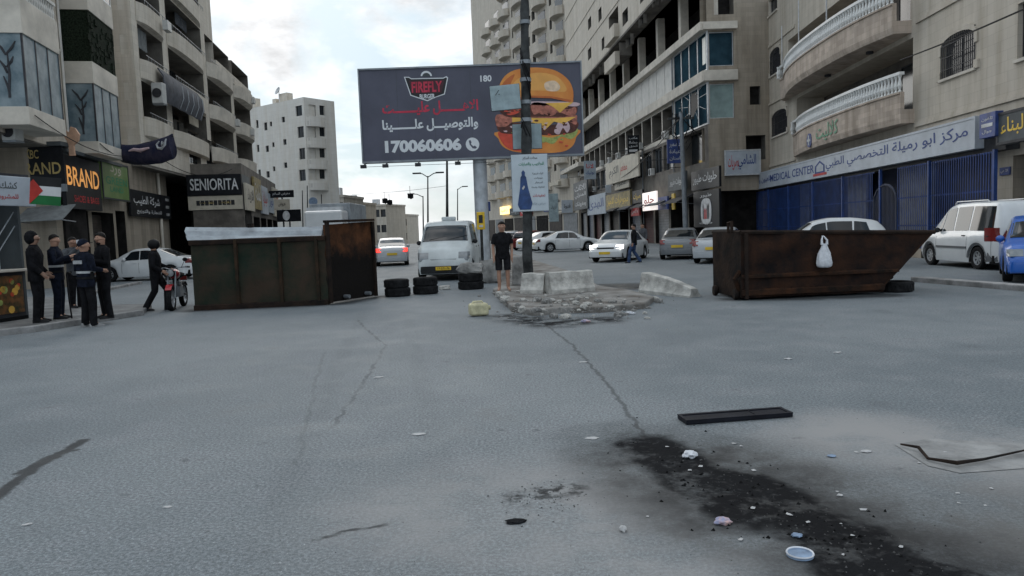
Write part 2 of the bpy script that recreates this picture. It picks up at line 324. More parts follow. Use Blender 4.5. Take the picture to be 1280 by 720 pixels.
def body_sides(root, u0, u1, v0, z0, z1, m, depth, name='wall'):
    """the two side walls, back and roof of a block whose front is at y=v0"""
    mb = MB(); y = v0 - depth
    mb.add([(u0, v0, z0), (u0, y, z0), (u1, y, z0), (u1, v0, z0), (u0, v0, z1), (u0, y, z1), (u1, y, z1), (u1, v0, z1)], [(0, 1, 5, 4), (1, 2, 6, 5), (2, 3, 7, 6), (4, 5, 6, 7)])
    return mb.build(name, m, root, fixn=False)
def sign(label, fr, u0, u1, z0, z1, v=.1, thick=.15, board='black_board', rim=None, texts=(), name='shop_sign', cat='sign', group=None):
    """board in facade fr; texts = (string, u-fraction from the reader's left, z-fraction, w-fraction, h-fraction, material)"""
    root = thing(name, label, cat, mx=fr.sub(u1, v, z0), group=group); W = u1 - u0; H = z1 - z0
    blk(root, 'board', board, -W, 0, 0, thick, 0, H, bevel=.012)
    if rim:
        mb = MB(); t = min(.08, H * .08); mb.box(-W - .01, .01, thick - .02, thick + .02, 0, t); mb.box(-W - .01, .01, thick - .02, thick + .02, H - t, H); mb.box(-W - .01, -W + t, thick - .02, thick + .018, t, H - t); mb.box(-t, .01, thick - .02, thick + .018, t, H - t); mb.build('rim', rim, root)
    for (s, fu, fz, fw, fh, m) in texts: lettering(s, root, m, -W * fu, thick + .006, H * fz, W * fw, H * fh)
    return root

# ------------------------------------------------------------------ ground
def gz(y): return 0 if y < 112 else -min((y - 112) ** 2 * .0005, (y - 112) * .05)
def asphalt():
    m = bpy.data.materials.new('asphalt'); m.use_nodes = True; t = m.node_tree; n = t.nodes; l = t.links
    b = n['Principled BSDF']; tcn = n.new('ShaderNodeTexCoord'); P = tcn.outputs['Object']
    def math_(op, a, b_=None, c=None, clamp=False):
        q = n.new('ShaderNodeMath'); q.operation = op; q.use_clamp = clamp
        for i, x in enumerate((a, b_, c)):
            if x is None: continue
            if isinstance(x, (int, float)): q.inputs[i].default_value = x
            else: l.new(x, q.inputs[i])
        return q.outputs[0]
    def vm(op, a, b_=None, out=0):
        q = n.new('ShaderNodeVectorMath'); q.operation = op
        for i, x in enumerate((a, b_)):
            if x is None: continue
            if isinstance(x, (tuple, list, Vector)): q.inputs[i].default_value = tuple(x)
            else: l.new(x, q.inputs['Scale' if (op == 'SCALE' and i == 1) else i])
        return q.outputs[out]
    def noise(scale, detail=5, rough=.6, vec=P, col=False):
        q = n.new('ShaderNodeTexNoise'); q.inputs['Scale'].default_value = scale; q.inputs['Detail'].default_value = detail; q.inputs['Roughness'].default_value = rough
        l.new(vec, q.inputs['Vector']); return q.outputs[1 if col else 0]
    def ramp(x, a, b_, va=0., vb=1.):
        q = n.new('ShaderNodeMapRange'); q.inputs[1].default_value = a; q.inputs[2].default_value = b_; q.inputs[3].default_value = va; q.inputs[4].default_value = vb; q.interpolation_type = 'SMOOTHSTEP'
        l.new(x, q.inputs[0]); return q.outputs[0]
    def mix(f, a, b_):
        q = n.new('ShaderNodeMix'); q.data_type = 'RGBA'
        for i, x in ((0, f), (6, a), (7, b_)):
            if isinstance(x, (int, float)): q.inputs[i].default_value = x
            elif isinstance(x, tuple): q.inputs[i].default_value = (*x, 1)
            else: l.new(x, q.inputs[i])
        return q.outputs[2]
    def warp(scale, amp):
        c = vm('SUBTRACT', noise(scale, 4, .6, col=True), (.5, .5, .5)); q = n.new('ShaderNodeVectorMath'); q.operation = 'MULTIPLY_ADD'
        l.new(c, q.inputs[0]); q.inputs[1].default_value = (amp, amp, 0); l.new(P, q.inputs[2]); return q.outputs[0]
    def seg(p, a, c):
        a = Vector((a.x, a.y, 0)); d = Vector((c.x, c.y, 0)) - a; L = d.length; d.normalize()
        r = vm('SUBTRACT', p, a); s = math_('MINIMUM', math_('MAXIMUM', vm('DOT_PRODUCT', r, d, 1), 0), L)
        q = n.new('ShaderNodeVectorMath'); q.operation = 'SCALE'; q.inputs[0].default_value = d; l.new(s, q.inputs['Scale'])
        return vm('DISTANCE', r, q.outputs[0], 1)
    def poly(p, px): 
        o = None; pts = [G(*x) for x in px]
        for a, c in zip(pts, pts[1:]):
            s = seg(p, a, c); o = s if o is None else math_('MINIMUM', o, s)
        return o
    wp = warp(2.2, .5); wf = warp(5, .14); wc = warp(3.2, .16)
    # asphalt body: blue-grey binder, worn paler lanes, fine aggregate
    big = noise(.22, 6, .62); mid = noise(1.3, 6, .66); fine = noise(45, 3, .7); grit = noise(160, 2, .6)
    base = mix(ramp(big, .38, .64), (.126, .145, .156), (.172, .190, .199))
    base = mix(ramp(mid, .44, .68, 0, .5), base, (.215, .222, .23))
    base = mix(ramp(mid, .30, .42, .4, 0), base, (.085, .094, .104))
    stretch = n.new('ShaderNodeMapping'); stretch.inputs['Scale'].default_value = (.9, .12, 1); l.new(P, stretch.inputs[0])
    base = mix(ramp(noise(1.1, 5, .6, stretch.outputs[0]), .54, .74, 0, .35), base, (.118, .130, .144))
    sp = math_('MULTIPLY', ramp(fine, .36, .68, .66, 1.36), ramp(grit, .3, .68, .72, 1.3))
    base = mix(ramp(noise(11, 5, .72), .60, .68, 0, .5), base, (.07, .077, .086))
    vo = n.new('ShaderNodeTexVoronoi'); vo.inputs['Scale'].default_value = 55; l.new(P, vo.inputs['Vector'])
    agg = math_('MULTIPLY', ramp(vo.outputs['Distance'], .12, .32, 1, 0), ramp(noise(30, 2), .5, .62)); base = mix(math_('MULTIPLY', agg, .7), base, (.33, .335, .34))
    trk = math_('MULTIPLY', ramp(poly(wf, [(300, 760), (380, 560), (430, 440), (455, 390)]), .05, .16, .12, 0), ramp(mid, .4, .55)); trk2 = math_('MULTIPLY', ramp(poly(wf, [(560, 760), (545, 560), (520, 440), (508, 390)]), .05, .16, .1, 0), ramp(mid, .4, .55))
    base = mix(math_('MAXIMUM', trk, trk2), base, (.05, .055, .06))
    base = vm('SCALE', base, sp)
    dust = math_('MULTIPLY', ramp(poly(wp, [(560, 640), (700, 620), (830, 690)]), .1, 1.3, 1, 0), ramp(mid, .36, .6, .15, .75))
    dust2 = math_('MULTIPLY', ramp(poly(wp, [(1085, 545), (1190, 560), (1290, 575)]), .2, 1.1, 1, 0), ramp(mid, .34, .58, .3, 1))
    base = mix(math_('MAXIMUM', dust, dust2), base, (.26, .255, .25))
    tan = math_('MULTIPLY', ramp(poly(wp, [(900, 590), (1050, 640), (1250, 660)]), .2, 1.3, 1, 0), ramp(mid, .35, .62, .3, .85))
    base = mix(tan, base, (.115, .110, .104))
    # joints and cracks
    ck = ramp(poly(wc, [(680, 404), (716, 432), (760, 480), (806, 545)]), .008, .034, .6, 0)
    ck = math_('MAXIMUM', ck, math_('MULTIPLY', ramp(poly(wc, [(446, 400), (482, 432), (452, 482), (415, 535)]), .008, .03, .45, 0), ramp(mid, .38, .52, .3, 1)))
    ck = math_('MAXIMUM', ck, ramp(poly(wc, [(405, 440), (385, 520), (372, 580)]), .004, .03, .22, 0))
    ck = math_('MAXIMUM', ck, ramp(poly(wf, [(-20, 634), (40, 586), (104, 551)]), .03, .075, .95, 0))
    ck = math_('MAXIMUM', ck, ramp(poly(wf, [(24, 592), (60, 572), (92, 563)]), .02, .05, .9, 0))
    ck = math_('MAXIMUM', ck, math_('MULTIPLY', ramp(poly(wf, [(330, 692), (400, 672), (485, 655)]), .008, .03, .9, 0), ramp(mid, .45, .55)))
    base = mix(ck, base, (.022, .024, .026))
    oil = math_('MULTIPLY', ramp(noise(2.6, 5, .6), .64, .73), ramp(big, .42, .52))
    base = mix(math_('MULTIPLY', oil, .6), base, (.04, .043, .047))
    # soot of burnt tyres; mask also carries painted contact shade under the skips
    s1 = poly(wp, [(812, 556), (862, 596), (935, 606), (1000, 648), (1085, 690), (1180, 735)])
    s2 = poly(wp, [(862, 596), (935, 640)])
    soot = ramp(math_('MINIMUM', s1, math_('MINIMUM', s2, poly(wp, [(1000, 650), (1060, 690), (1120, 735)]))), .17, .42, .96, 0)
    halo = math_('MULTIPLY', ramp(math_('MINIMUM', s1, s2), .25, .95, .72, 0), ramp(mid, .35, .6, .35, 1))
    soot = math_('MULTIPLY', soot, ramp(noise(3.2, 5, .7), .30, .50, .62, 1)); soot = math_('MAXIMUM', soot, halo)
    s4 = ramp(poly(wf, [(655, 622), (712, 612)]), .03, .2, .85, 0); soot = math_('MAXIMUM', soot, math_('MULTIPLY', s4, ramp(noise(9, 3), .42, .6)))
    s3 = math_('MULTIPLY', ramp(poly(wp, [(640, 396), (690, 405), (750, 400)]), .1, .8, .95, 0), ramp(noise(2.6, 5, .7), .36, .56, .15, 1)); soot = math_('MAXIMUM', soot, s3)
    wet = ramp(poly(wp, [(722, 362), (770, 358), (805, 358)]), .5, 1.5, .85, 0); soot = math_('MAXIMUM', soot, wet)
    open_skip_grime_shade = ramp(poly(wp, [(915, 374), (1010, 373), (1110, 369)]), .1, .6, .75, 0); soot = math_('MAXIMUM', soot, open_skip_grime_shade)  # grime doubling as contact shade, painted along the open skip's foot
    tipped_skip_grime_shade = ramp(poly(wp, [(245, 388), (420, 380), (470, 371)]), .1, .6, .75, 0); soot = math_('MAXIMUM', soot, tipped_skip_grime_shade)  # same painted contact shade with grime, along the tipped skip's lower edge
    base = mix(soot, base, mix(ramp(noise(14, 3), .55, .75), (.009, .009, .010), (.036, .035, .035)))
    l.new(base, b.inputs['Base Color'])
    rg = math_('SUBTRACT', ramp(mid, .3, .7, .62, .82), math_('MULTIPLY', wet, .42)); l.new(rg, b.inputs['Roughness']); l.new(math_('MAXIMUM', math_('MULTIPLY', math_('SUBTRACT', 1, soot), .3), math_('MULTIPLY', wet, .35)), b.inputs['Specular IOR Level'])
    bp = n.new('ShaderNodeBump'); bp.inputs['Strength'].default_value = .2; bp.inputs['Distance'].default_value = .012
    hh = math_('ADD', math_('ADD', math_('SUBTRACT', fine, math_('MULTIPLY', vo.outputs['Distance'], .5)), math_('MULTIPLY', mid, .8)), math_('MULTIPLY', ck, -.8)); l.new(hh, bp.inputs['Height']); l.new(bp.outputs[0], b.inputs['Normal'])
    M['asphalt'] = m
asphalt()
xs = [-1500, -400, -120, -60, -30, 0, 30, 60, 120, 400, 1500]; ys = [-40, 0, 20, 60, 100, 112, 120, 130, 140, 155, 170, 200, 260, 400, 900, 2500]
mb = MB(); mb.add([(x, y, gz(y)) for y in ys for x in xs], [(j * 11 + i, j * 11 + i + 1, (j + 1) * 11 + i + 1, (j + 1) * 11 + i) for j in range(len(ys) - 1) for i in range(10)])
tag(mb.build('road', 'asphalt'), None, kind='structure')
def slab(name, pts, h, m, kind='structure', z0=-.05, bevel=.02):
    o = MB().prism([(p[0], p[1]) for p in pts], h - z0, 2, z0).build(name, m, bevel=bevel); tag(o, None, kind=kind); return o
mat('paving', (.17, .17, .168), .9, .25, 2.2, .4)
slab('pavement', [G(-140, 436), G(46, 414), G(179, 393.5), G(190, 385), G(120, 386), G(66, 376), G(-140, 372)], .11, 'paving')
kb = [(-140, 437), (46, 415), (181, 394)]
for a, b in zip(kb, kb[1:]):
    A, B = G(*a), G(*b); d = (B - A).normalized(); nn = Vector((-d.y, d.x, 0)) * .15
    slab('kerb', [A, B, B + nn, A + nn], .125, 'kerb')
A, B = G(110, 369), G(178, 354.5); d = (B - A).normalized(); nn = Vector((-d.y, d.x, 0)) * .2
slab('kerb', [A, B, B + nn, A + nn], .1, 'kerb')
# right-hand kerb with the raised strip the cars stand behind
A, B = G(1300, 366), G(1138, 352); d = (B - A).normalized(); nn = Vector((d.y, -d.x, 0)) * .3
slab('kerb', [A, B, B + nn, A + nn], .12, 'kerb')
# traffic island, broken nose towards the camera
isl = [(616, 367), (622, 373), (640, 390), (668, 395), (700, 392), (750, 391), (806, 386), (818, 377), (790, 369), (748, 362)]
ip = [G(*p) for p in isl] + [Vector((2.3, 24, 0)), Vector((-1.0, 60, 0)), Vector((-7.5, 110, 0)), Vector((-8.9, 110, 0)), Vector((-2.4, 60, 0)), Vector((-.3, 22, 0))]
mat('island_top', (.25, .24, .225), .92, .3, 1.6, .6, col2=(.085, .072, .06), bscale=14); slab('traffic_island', ip, .12, 'island_top', bevel=.03)

# ------------------------------------------------------------------ LEFT: shop building with stacked bays
F1 = Fr((-19.30, 36.7), (-16.4, 21.75))       # far -> near
b1 = thing('apartment_building', 'nearest left stone apartment building with frosted glass bays above dark shop signs', 'building', mx=F1.M)
H1 = 19
uL = F1.u(33, 1.15, 100); uG = F1.u(83, .5, 220)
wall(b1, 0, uL, 5.6, H1, [], 0, .25, 'stone_warm')
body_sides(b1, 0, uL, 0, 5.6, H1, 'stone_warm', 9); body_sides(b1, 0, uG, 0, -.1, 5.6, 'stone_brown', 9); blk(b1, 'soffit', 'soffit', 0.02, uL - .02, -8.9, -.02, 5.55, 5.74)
# ground floor of shops: piers, dark openings
hs = []; k = .35
while k + 3 < uG: hs.append((k, k + 2.9, .12, 3.15, 1.6)); k += 3.35
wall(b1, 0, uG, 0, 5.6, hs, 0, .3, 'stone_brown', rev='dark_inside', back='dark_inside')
for i, h in enumerate(hs):
    mb = MB()
    for q in range(14): mb.box(h[0], h[1], -.45 - .02 * (q % 2), -.4, .13 + q * .21, .13 + q * .21 + .2)
    if i in (0, 3): mb.build('roller_shutter', 'shutter_brown', b1)
def bay(u0, u1, v, floors, glassm):
    """a stack of bay fronts: parapet bands with glazing or openings between them"""
    for (z0, z1, kind) in floors:
        if kind == 'band': blk(b1, 'parapet', 'plaster', u0, u1, -.01, v, z0, z1, bevel=.015)
        elif kind == 'frost':
            n = 3; f = MB(); vv = v - .06
            blk(b1, 'bay_core', 'dark_inside', u0 + .2, u1 - .2, -.01, v - .35, z0, z1)
            for kx in range(n + 1):
                x = u0 + .06 + (u1 - u0 - .12) * kx / n; f.box(x - .03, x + .03, vv - .03, vv + .03, z0, z1)
            f.box(u1 - .09, u1 - .03, -.005, .05, z0, z1)
            o = f.build('window', 'frame_dark', b1)
            g = MB(); g.box(u0 + .05, u1 - .06, vv - .012, vv + .01, z0, z1); g.box(u1 - .072, u1 - .05, 0, vv - .015, z0, z1); g.box(u0 + .05, u0 + .07, 0, vv - .015, z0, z1); g.build('pane', 'frosted', o)
            # etched tree-like pattern on the front light
            e = MB(); cx = v * .5; cz = (z0 + z1) / 2
            for (a, b_, c, d) in ((0, -.9, .05, .6), (0, .5, -.3, .95), (0, .5, .32, .95), (0, .1, .22, .45), (0, -.1, -.22, .35), (.03, -.9, -.12, -.2)): e.tube([(u1 - .046, cx + a, cz + b_), (u1 - .046, cx + (a + c) / 2 + .04, cz + (b_ + d) / 2), (u1 - .046, cx + c, cz + d)], [.035, .05, .02], 5)
            e.build('etched_pattern', 'frame_dark', o)
        elif kind == 'mesh':
            blk(b1, 'bay_core', 'dark_inside', u0 + .2, u1 - .2, -.01, v - .4, z0, z1)
            g = MB(); r = random.Random(3)
            g.box(u0 + .03, u1 - .03, v - .08, v - .04, z0, z1); g.box(u1 - .08, u1 - .04, 0, v - .08, z0, z1)
            for q in range(60):
                x = u0 + r.random() * (u1 - u0 - .1) + .05; z = z0 + r.random() * (z1 - z0 - .3); g.box(x, x + .12 + r.random() * .2, v - .04, v - .02 + r.random() * .04, z, z + .1 + r.random() * .2)
            g.build('shade_net', 'mesh_green', b1)
        elif kind == 'open':
            blk(b1, 'bay_core', 'dark_inside', u0 + .2, u1 - .2, -.01, .25, z0, z1)
            f = MB()
            for kx in range(5):
                x = u0 + .05 + (u1 - u0 - .1) * kx / 4; f.box(x - .025, x + .025, v - .08, v - .03, z0, z1)
            f.box(u0 + .03, u1 - .03, v - .09, v - .02, z1 - .06, z1); f.box(u0 + .03, u1 - .03, v - .09, v - .02, z0, z0 + .06)
            o = f.build('window', 'white_paint', b1); g = MB(); g.box(u0 + .05, u1 - .05, v - .07, v - .05, z0 + .05, z1 - .05); g.box(u1 - .07, u1 - .05, 0, v - .075, z0, z1); g.build('pane', 'glass_dark', o)
        elif kind == 'rail':
            mb = MB()
            def bal(x, y):
                mb.lathe([(.05, 0), (.05, .06), (.035, .1), (.062, .25), (.03, .42), (.05, .5), (.05, .55)], (x, y, z0), seg=8)
            x = u0 + .1
            while x < u1: bal(x, v - .1); x += .2
            for q in range(1, 6): bal(u1 - .1, v - .1 - q * .19)
            mb.box(u0, u1, v - .19, v - .02, z0 + .55, z0 + .66); mb.box(u1 - .18, u1 - .01, 0, v - .19, z0 + .55, z0 + .655)
            mb.build('balustrade', 'plaster_white', b1)
            blk(b1, 'bay_core', 'dark_inside', u0 + .3, u1 - .3, -.01, .12, z0, z0 + 2.0)
uA1 = F1.u(33, 1.15, 100); uA0 = F1.u(80, 1.15, 130)
bay(uA0, uA1, 1.15, [(5.75, 6.35, 'band'), (6.35, 8.75, 'frost'), (8.75, 9.95, 'band'), (9.95, 12, 'rail'), (12.0, 13.1, 'band'), (13.1, 15.2, 'open'), (15.2, 16.3, 'band')], 'frosted')
uB1 = F1.u(117, 1.15, 100); uB0 = F1.u(149, 1.15, 130)
bay(uB0, uB1, 1.15, [(5.5, 6.0, 'band'), (6.0, 8.4, 'frost'), (8.4, 9.3, 'band'), (9.3, 11.4, 'mesh'), (11.4, 12.4, 'band'), (12.4, 14.4, 'open'), (14.4, 15.4, 'band'), (15.4, 17.2, 'open')], 'frosted')
for z in (6.4, 9.7, 12.9): window(b1, uB1 + .35, uB1 + 1.0, z, z + 1.6, 0, .2, pm='glass_dark')
# fascias along the ground floor
blk(b1, 'canopy', 'sign_grey', .2, uG - .1, .01, .55, 5.38, 5.52)
uBR = F1.u(81, .5, 220)
us, _ = F1.uz(125, 220, .5)
def shopz(fr, px, y0, y1, v): return fr.z(px, y1, v), fr.z(px, y0, v)
z0, z1 = F1.z(105, 262, .5), F1.z(105, 199, .5)
sign('black fascia with glowing orange BRAND letters, on the long face of the corner shop', F1, us, uBR, z0, z1, .35, .15, 'black_board', None,
     [('BRAND', .5, .62, .9, .36, 'ink_orange'), ('SHOES & BAGS', .55, .2, .7, .13, 'ink_red')])
FB = Fr((F1.at(uBR, .5, 0).x, F1.at(uBR, .5, 0).y), (F1.at(uBR, .5, 0).x - 2.9, F1.at(uBR, .5, 0).y - .15))
ub = FB.u(13, 0, 215); z0, z1 = FB.z(48, 230, 0), FB.z(48, 184, 0)
sign('black corner sign with gold monogram above pale BRAND lettering, facing the junction', FB, 0.03, ub, z0, z1, -.1, .12, 'black_board', None,
     [('BRAND', .55, .42, .82, .32, 'ink_gold'), ('K', .36, .82, .1, .26, 'ink_gold'), ('BC', .48, .81, .16, .24, 'ink_gold'), ('فاشن', .7, .1, .3, .1, 'ink_white')])
# box over the corner shop that the sign is fixed to
cs = thing('corner_shop', 'dark corner shop box under the gold and black sign', 'shop', mx=FB.M)
blk(cs, 'canopy', 'sign_grey', -.06, ub + .3, -.6, .22, z1 + .02, z1 + .18); blk(cs, 'upper_wall', 'sign_grey', .14, ub + .2, -.6, -.12, z0 - .3, z1)
blk(cs, 'shopfront', 'dark_inside', .5, ub + 3, -2.4, -.7, 0, z0 - .3); blk(cs, 'fascia', 'steel_grey', .0, ub + .2, -.12, .03, z0 - .32, z0 - .03)
# awning under it
aw = thing('shop_awning', 'grey fabric awning hanging under the corner shop sign, above the police', 'awning', mx=FB.M)
mb = MB(); mb.rings([[(-.3 + x * .0, 1.0, 2.65), (-.3, -.05, 3.25), (-.3, -.05, 3.29), (-.3, 1.0, 2.69)] for x in (0,)] + [[(1.5, 1.05, 2.62), (1.5, -.05, 3.2), (1.5, -.05, 3.24), (1.5, 1.05, 2.66)]]); mb.build('fabric', 'awning', aw)
mb = MB(); mb.tube([(-.25, .98, 2.66), (-.25, -.05, 2.6)], .02, 6); mb.tube([(1.45, 1.02, 2.64), (1.45, -.05, 2.6)], .02, 6); mb.build('bracket', 'steel_grey', aw)
ug0, ug1 = F1.u(161, .5, 225), F1.u(127, .5, 225); z0, z1 = F1.z(143, 250, .5), F1.z(143, 203, .5)
sign('pale green shop sign with leaf lettering beside the orange BRAND fascia', F1, ug0, ug1 - .12, z0, z1, .35, .14, 'sign_green', 'frame_dark',
     [('GREEN', .52, .50, .8, .2, 'ink_green'), ('ورد', .5, .78, .4, .26, 'sign_cream'), ('LAND', .5, .28, .5, .14, 'ink_green')])
# low stone wing beyond it, continuing the line of shops
F1b = Fr((-21.3, 46.8), (-19.32, 36.75))
bw = thing('stone_wing', 'low stone ground floor wing under the overhanging block', 'building', mx=F1b.M)
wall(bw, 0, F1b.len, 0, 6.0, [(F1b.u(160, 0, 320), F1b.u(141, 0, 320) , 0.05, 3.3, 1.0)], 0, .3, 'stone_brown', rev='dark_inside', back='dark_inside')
body_sides(bw, 0, F1b.len, 0, 0, 6.0, 'stone_brown', 6)
u = F1b.u(196, 0, 240); mb = MB(); mb.tube([(u, .12, .0), (u, .12, 6)], .09, 8); mb.build('downpipe', 'plaster', bw)
a0, a1 = F1b.u(213, .2, 258), F1b.u(163, .2, 258)
sign('black shop sign with white Arabic words and three square marks', F1b, a0, a1, F1b.z(188, 272, .2), F1b.z(188, 241, .2), .1, .12, 'black_board', None,
     [('شركة الطيب', .38, .62, .62, .42, 'ink_white'), ('للتجارة والتوزيع', .42, .2, .6, .2, 'ink_white'), ('◼', .9, .82, .1, .12, 'ink_white'), ('◼', .9, .5, .1, .12, 'ink_white'), ('◼', .9, .18, .1, .12, 'ink_white')])

# ------------------------------------------------------------------ LEFT: tall block with long balconies
F2 = Fr((-23.45, 69.5), (-19.4, 40))
b2 = thing('apartment_building', 'tall pale apartment block on the left with long shaded balconies and a dark tarpaulin', 'building', mx=F2.M)
L2 = F2.len; uT = F2.u(265, 0, 40)
bands = [(5.9, 8.45), (10.45, 11.5), (13.4, 14.5), (16.5, 17.7), (19.6, 20.8), (22.6, 24)]
cols = [0.0, L2 * .22, L2 * .25, L2 * .50, L2 * .53, L2 * .80, L2 * .83, L2 - .8]
holes = []
for (za, zb), (zc, zd) in zip(bands, bands[1:]):
    for i in range(0, 8, 2):
        a, b = cols[i] + .15, cols[i + 1]
        if zb > 14.6 and a < uT: continue
        holes.append((a, b, zb, zc, 1.5))
lo = [(F2.rect(222, 152, 230, 188)), F2.rect(236, 165, 250, 205), F2.rect(258, 178, 276, 215)]
holes += [(*h, .35) for h in lo]
wall(b2, 0, L2, 5.9, 14.5, [h for h in holes if h[3] < 14.5], 0, .3, 'stone_pale', rev='soffit', back='back_wall')
wall(b2, uT, L2, 14.5, 24, [h for h in holes if h[2] > 14.4], 0, .3, 'stone_pale', rev='soffit', back='back_wall')
body_sides(b2, 0, L2, 0, 5.9, 14.5, 'stone_pale', 9); body_sides(b2, uT, L2, 0, 14.5, 24, 'stone_pale', 9)
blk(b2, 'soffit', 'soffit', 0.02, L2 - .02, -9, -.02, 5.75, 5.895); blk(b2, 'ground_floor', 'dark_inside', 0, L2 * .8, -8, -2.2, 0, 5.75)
for h in [h for h in holes if len(h) > 4 and h[4] > 1]:
    # doors and windows at the back of each balcony, parapet with sloped lip
    a, b, c, d, dp = h
    window(b2, a + (b - a) * .2, a + (b - a) * .42, c - .3, d - .25, -dp + .06, .03, 'frame_dark', 'glass_dark', sill=False)
    window(b2, a + (b - a) * .62, a + (b - a) * .8, c + .05, d - .3, -dp + .06, .03, 'frame_dark', 'glass_dark', sill=False)
    if c < 6: continue
    mb = MB(); bow = .55 if a < L2 * .5 else .3; n = 10
    o_ = []
    for q in range(n + 1):
        x = a - .12 + (b - a + .24) * q / n; y = bow * (1 - (2 * q / n - 1) ** 4) + .02
        o_.append([(x, -.01, c - 1.12), (x, y, c - 1.0), (x, y + .05, c), (x, y - .12, c + .005), (x, -.01, c + .004)])
    mb.rings(o_); mb.build('balcony', 'stone_pale' if a > L2 * .4 else 'plaster', b2)
for i, h in enumerate(lo): window(b2, *h, -0, .3, 'frame_dark', 'glass_dark', sill=False)
rr = random.Random(19)
for h in [h for h in holes if len(h) > 4 and h[4] > 1 and h[2] > 6]:
    a, b, c, d, dp = h
    if rr.random() < .5:
        x0_ = a + (b - a) * rr.uniform(.05, .5); x1_ = x0_ + (b - a) * rr.uniform(.2, .4); zt0 = d - .05; zb0 = d - rr.uniform(.7, 1.5); y_ = -rr.uniform(.2, .6); m_ = rr.choice(('tarp', 'sign_bluegrey', 'sign_cream', 'awning', 'cloth_grey'))
        MB().rings([[(x0_ + (x1_ - x0_) * q / 16, y_ + .06 * math.sin(q * 1.9) + o, z) for z, o in ((zb0, 0), (zt0, 0), (zt0, .01), (zb0, .01))] for q in range(17)]).build('curtain', m_, b2, smooth=True)
    if rr.random() < .55:
        mb = MB(); mb.tube([(a + .1, .32, c + .22), (b - .1, .32, c + .22)], .022, 5)
        x = a + .15
        while x < b - .1: mb.tube([(x, .32, c), (x, .32, c + .22)], .014, 4); x += .5
        mb.build('handrail', 'steel_grey', b2)
    if rr.random() < .4:
        x = a + (b - a) * rr.uniform(.1, .8); mb = MB(); mb.box(x, x + .75, .5, .8, c - .75, c - .2); mb.build('condenser', 'ac_white', b2, bevel=.02)
# hoods closing in the nearest balcony
u0, u1, zz0, zz1 = F2.rect(203, 97, 250, 160, .6)
tp = thing('tarpaulin', 'dark grey tarpaulin screen hung round a balcony of the tall left block', 'tarpaulin', mx=F2.M)
rg = []
for q in range(15):
    x = u0 + (u1 - u0) * q / 14; wv = .05 * math.sin(q * 2.1)
    rg.append([(x, .62 + wv, 9.55), (x, .85 + wv, 10.2), (x, .8 + wv * .5, 10.9), (x, .5, 11.35), (x, .45, 11.3), (x, .74 + wv * .5, 10.85), (x, .79 + wv, 10.2), (x, .57 + wv, 9.6)])
MB().rings(rg).build('fabric', 'tarp', tp, smooth=True)
mb = MB()
for q in range(5): x = u0 + .4 + q * 1.1; mb.tube([(x, .66, 9.6), (x, .9, 10.2), (x, .86, 10.9)], .018, 5)
mb.build('strap', 'steel_pale', tp)
# roof slab edge and details
blk(b2, 'parapet', 'stone_pale', -.2, uT - .05, -.3, .15, 14.5, 15.2, bevel=.02)
F2s = Fr((-19.42, 40.0), (-21.9, 39.6))       # side wall facing the camera
k0 = mark()
hsd = [F2s.rect(150, 43, 160.5, 68), F2s.rect(155, 103, 166, 125), F2s.rect(159.5, 160, 171, 188), F2s.rect(146, -4, 155, 12)]
wall(None, 0, F2s.len, 5.9, 24, [(*h, .3) for h in hsd], 0, .3, 'stone_warm', name='side_wall', rev='soffit', back='glass_dark')
adopt(b2, F2, F2s, k0)
# corner sign group further on
FS = Fr((AT(304, 250, 47).x, 47), (AT(240, 250, 47).x, 46.4))
sh = thing('corner_shop', 'black fronted boutique with bright glass bulbs under the white lettered sign', 'shop', mx=FS.M)
zS0, zS1 = FS.z(272, 244), FS.z(272, 218)
zc0, zc1 = FS.z(272, 255), FS.z(272, 244.5)
sign('black sign with bold white SENIORITA lettering over a boutique', FS, 0.02, FS.len - .02, zS0, zS1, 0.02, .14, 'black_board', None, [('SENIORITA', .5, .52, .88, .56, 'ink_white')])
sign('narrow cream band with a dark lettered strip under the SENIORITA sign', FS, 0.02, FS.len - .02, zc0 - .35, zc1 - .02, 0.0, .1, 'sign_cream', None, [('■■■■■■■■■', .5, .5, .7, .36, 'ink_black'), ('FASHION STORE', .5, .5, .6, .14, 'ink_gold')])
blk(sh, 'wall', 'sign_grey', .0, FS.len, -3, -.02, zc0 - .35, zS1); blk(sh, 'interior', 'dark_inside', .0, FS.len, -3, -.5, 0, zc0 - .36)
blk(sh, 'pillar', 'shutter_blue', .05, .55, -.49, -.02, 0, zc0 - .36); blk(sh, 'pillar', 'steel_pale', FS.len * .52, FS.len * .56, -.49, -.05, 0, zc0 - .36)
mb = MB()
for q in range(7): mb.ball((FS.len * (.2 + .1 * q) + .1 * (q % 2), -.3, zc0 - .75 - .25 * ((q * 3) % 4) / 2), .09, 8)
mb.build('lamp_cluster', 'lens', sh, smooth=True)
FS2 = Fr((AT(346, 262, 66).x, 66), (FS.A.x, FS.A.y))
sh2 = thing('shop_row', 'receding row of shops past the SENIORITA corner with pale cluttered fascias', 'shops', mx=FS2.M)
wall(sh2, 0, FS2.len, 0, 6.4, [(q * FS2.len / 5 + .4, (q + 1) * FS2.len / 5 - .3, .1, 3.2, 1.2) for q in range(5)], 0, .3, 'back_wall', rev='dark_inside', back='dark_inside')
body_sides(sh2, 0, FS2.len, 0, 0, 6.4, 'back_wall', 3)
rr = random.Random(5)
cl_ = [('sign_cream', 'ink_black', 'الازياء', 'cream'), ('gold_board', 'ink_white', 'الماسة', 'gold'), ('sign_white', 'ink_red', 'صيدلية', 'white'), ('sign_bluegrey', 'ink_blue', 'نور', 'blue-grey'), ('sign_cream', 'ink_red', 'بيتي', 'red lettered cream')]
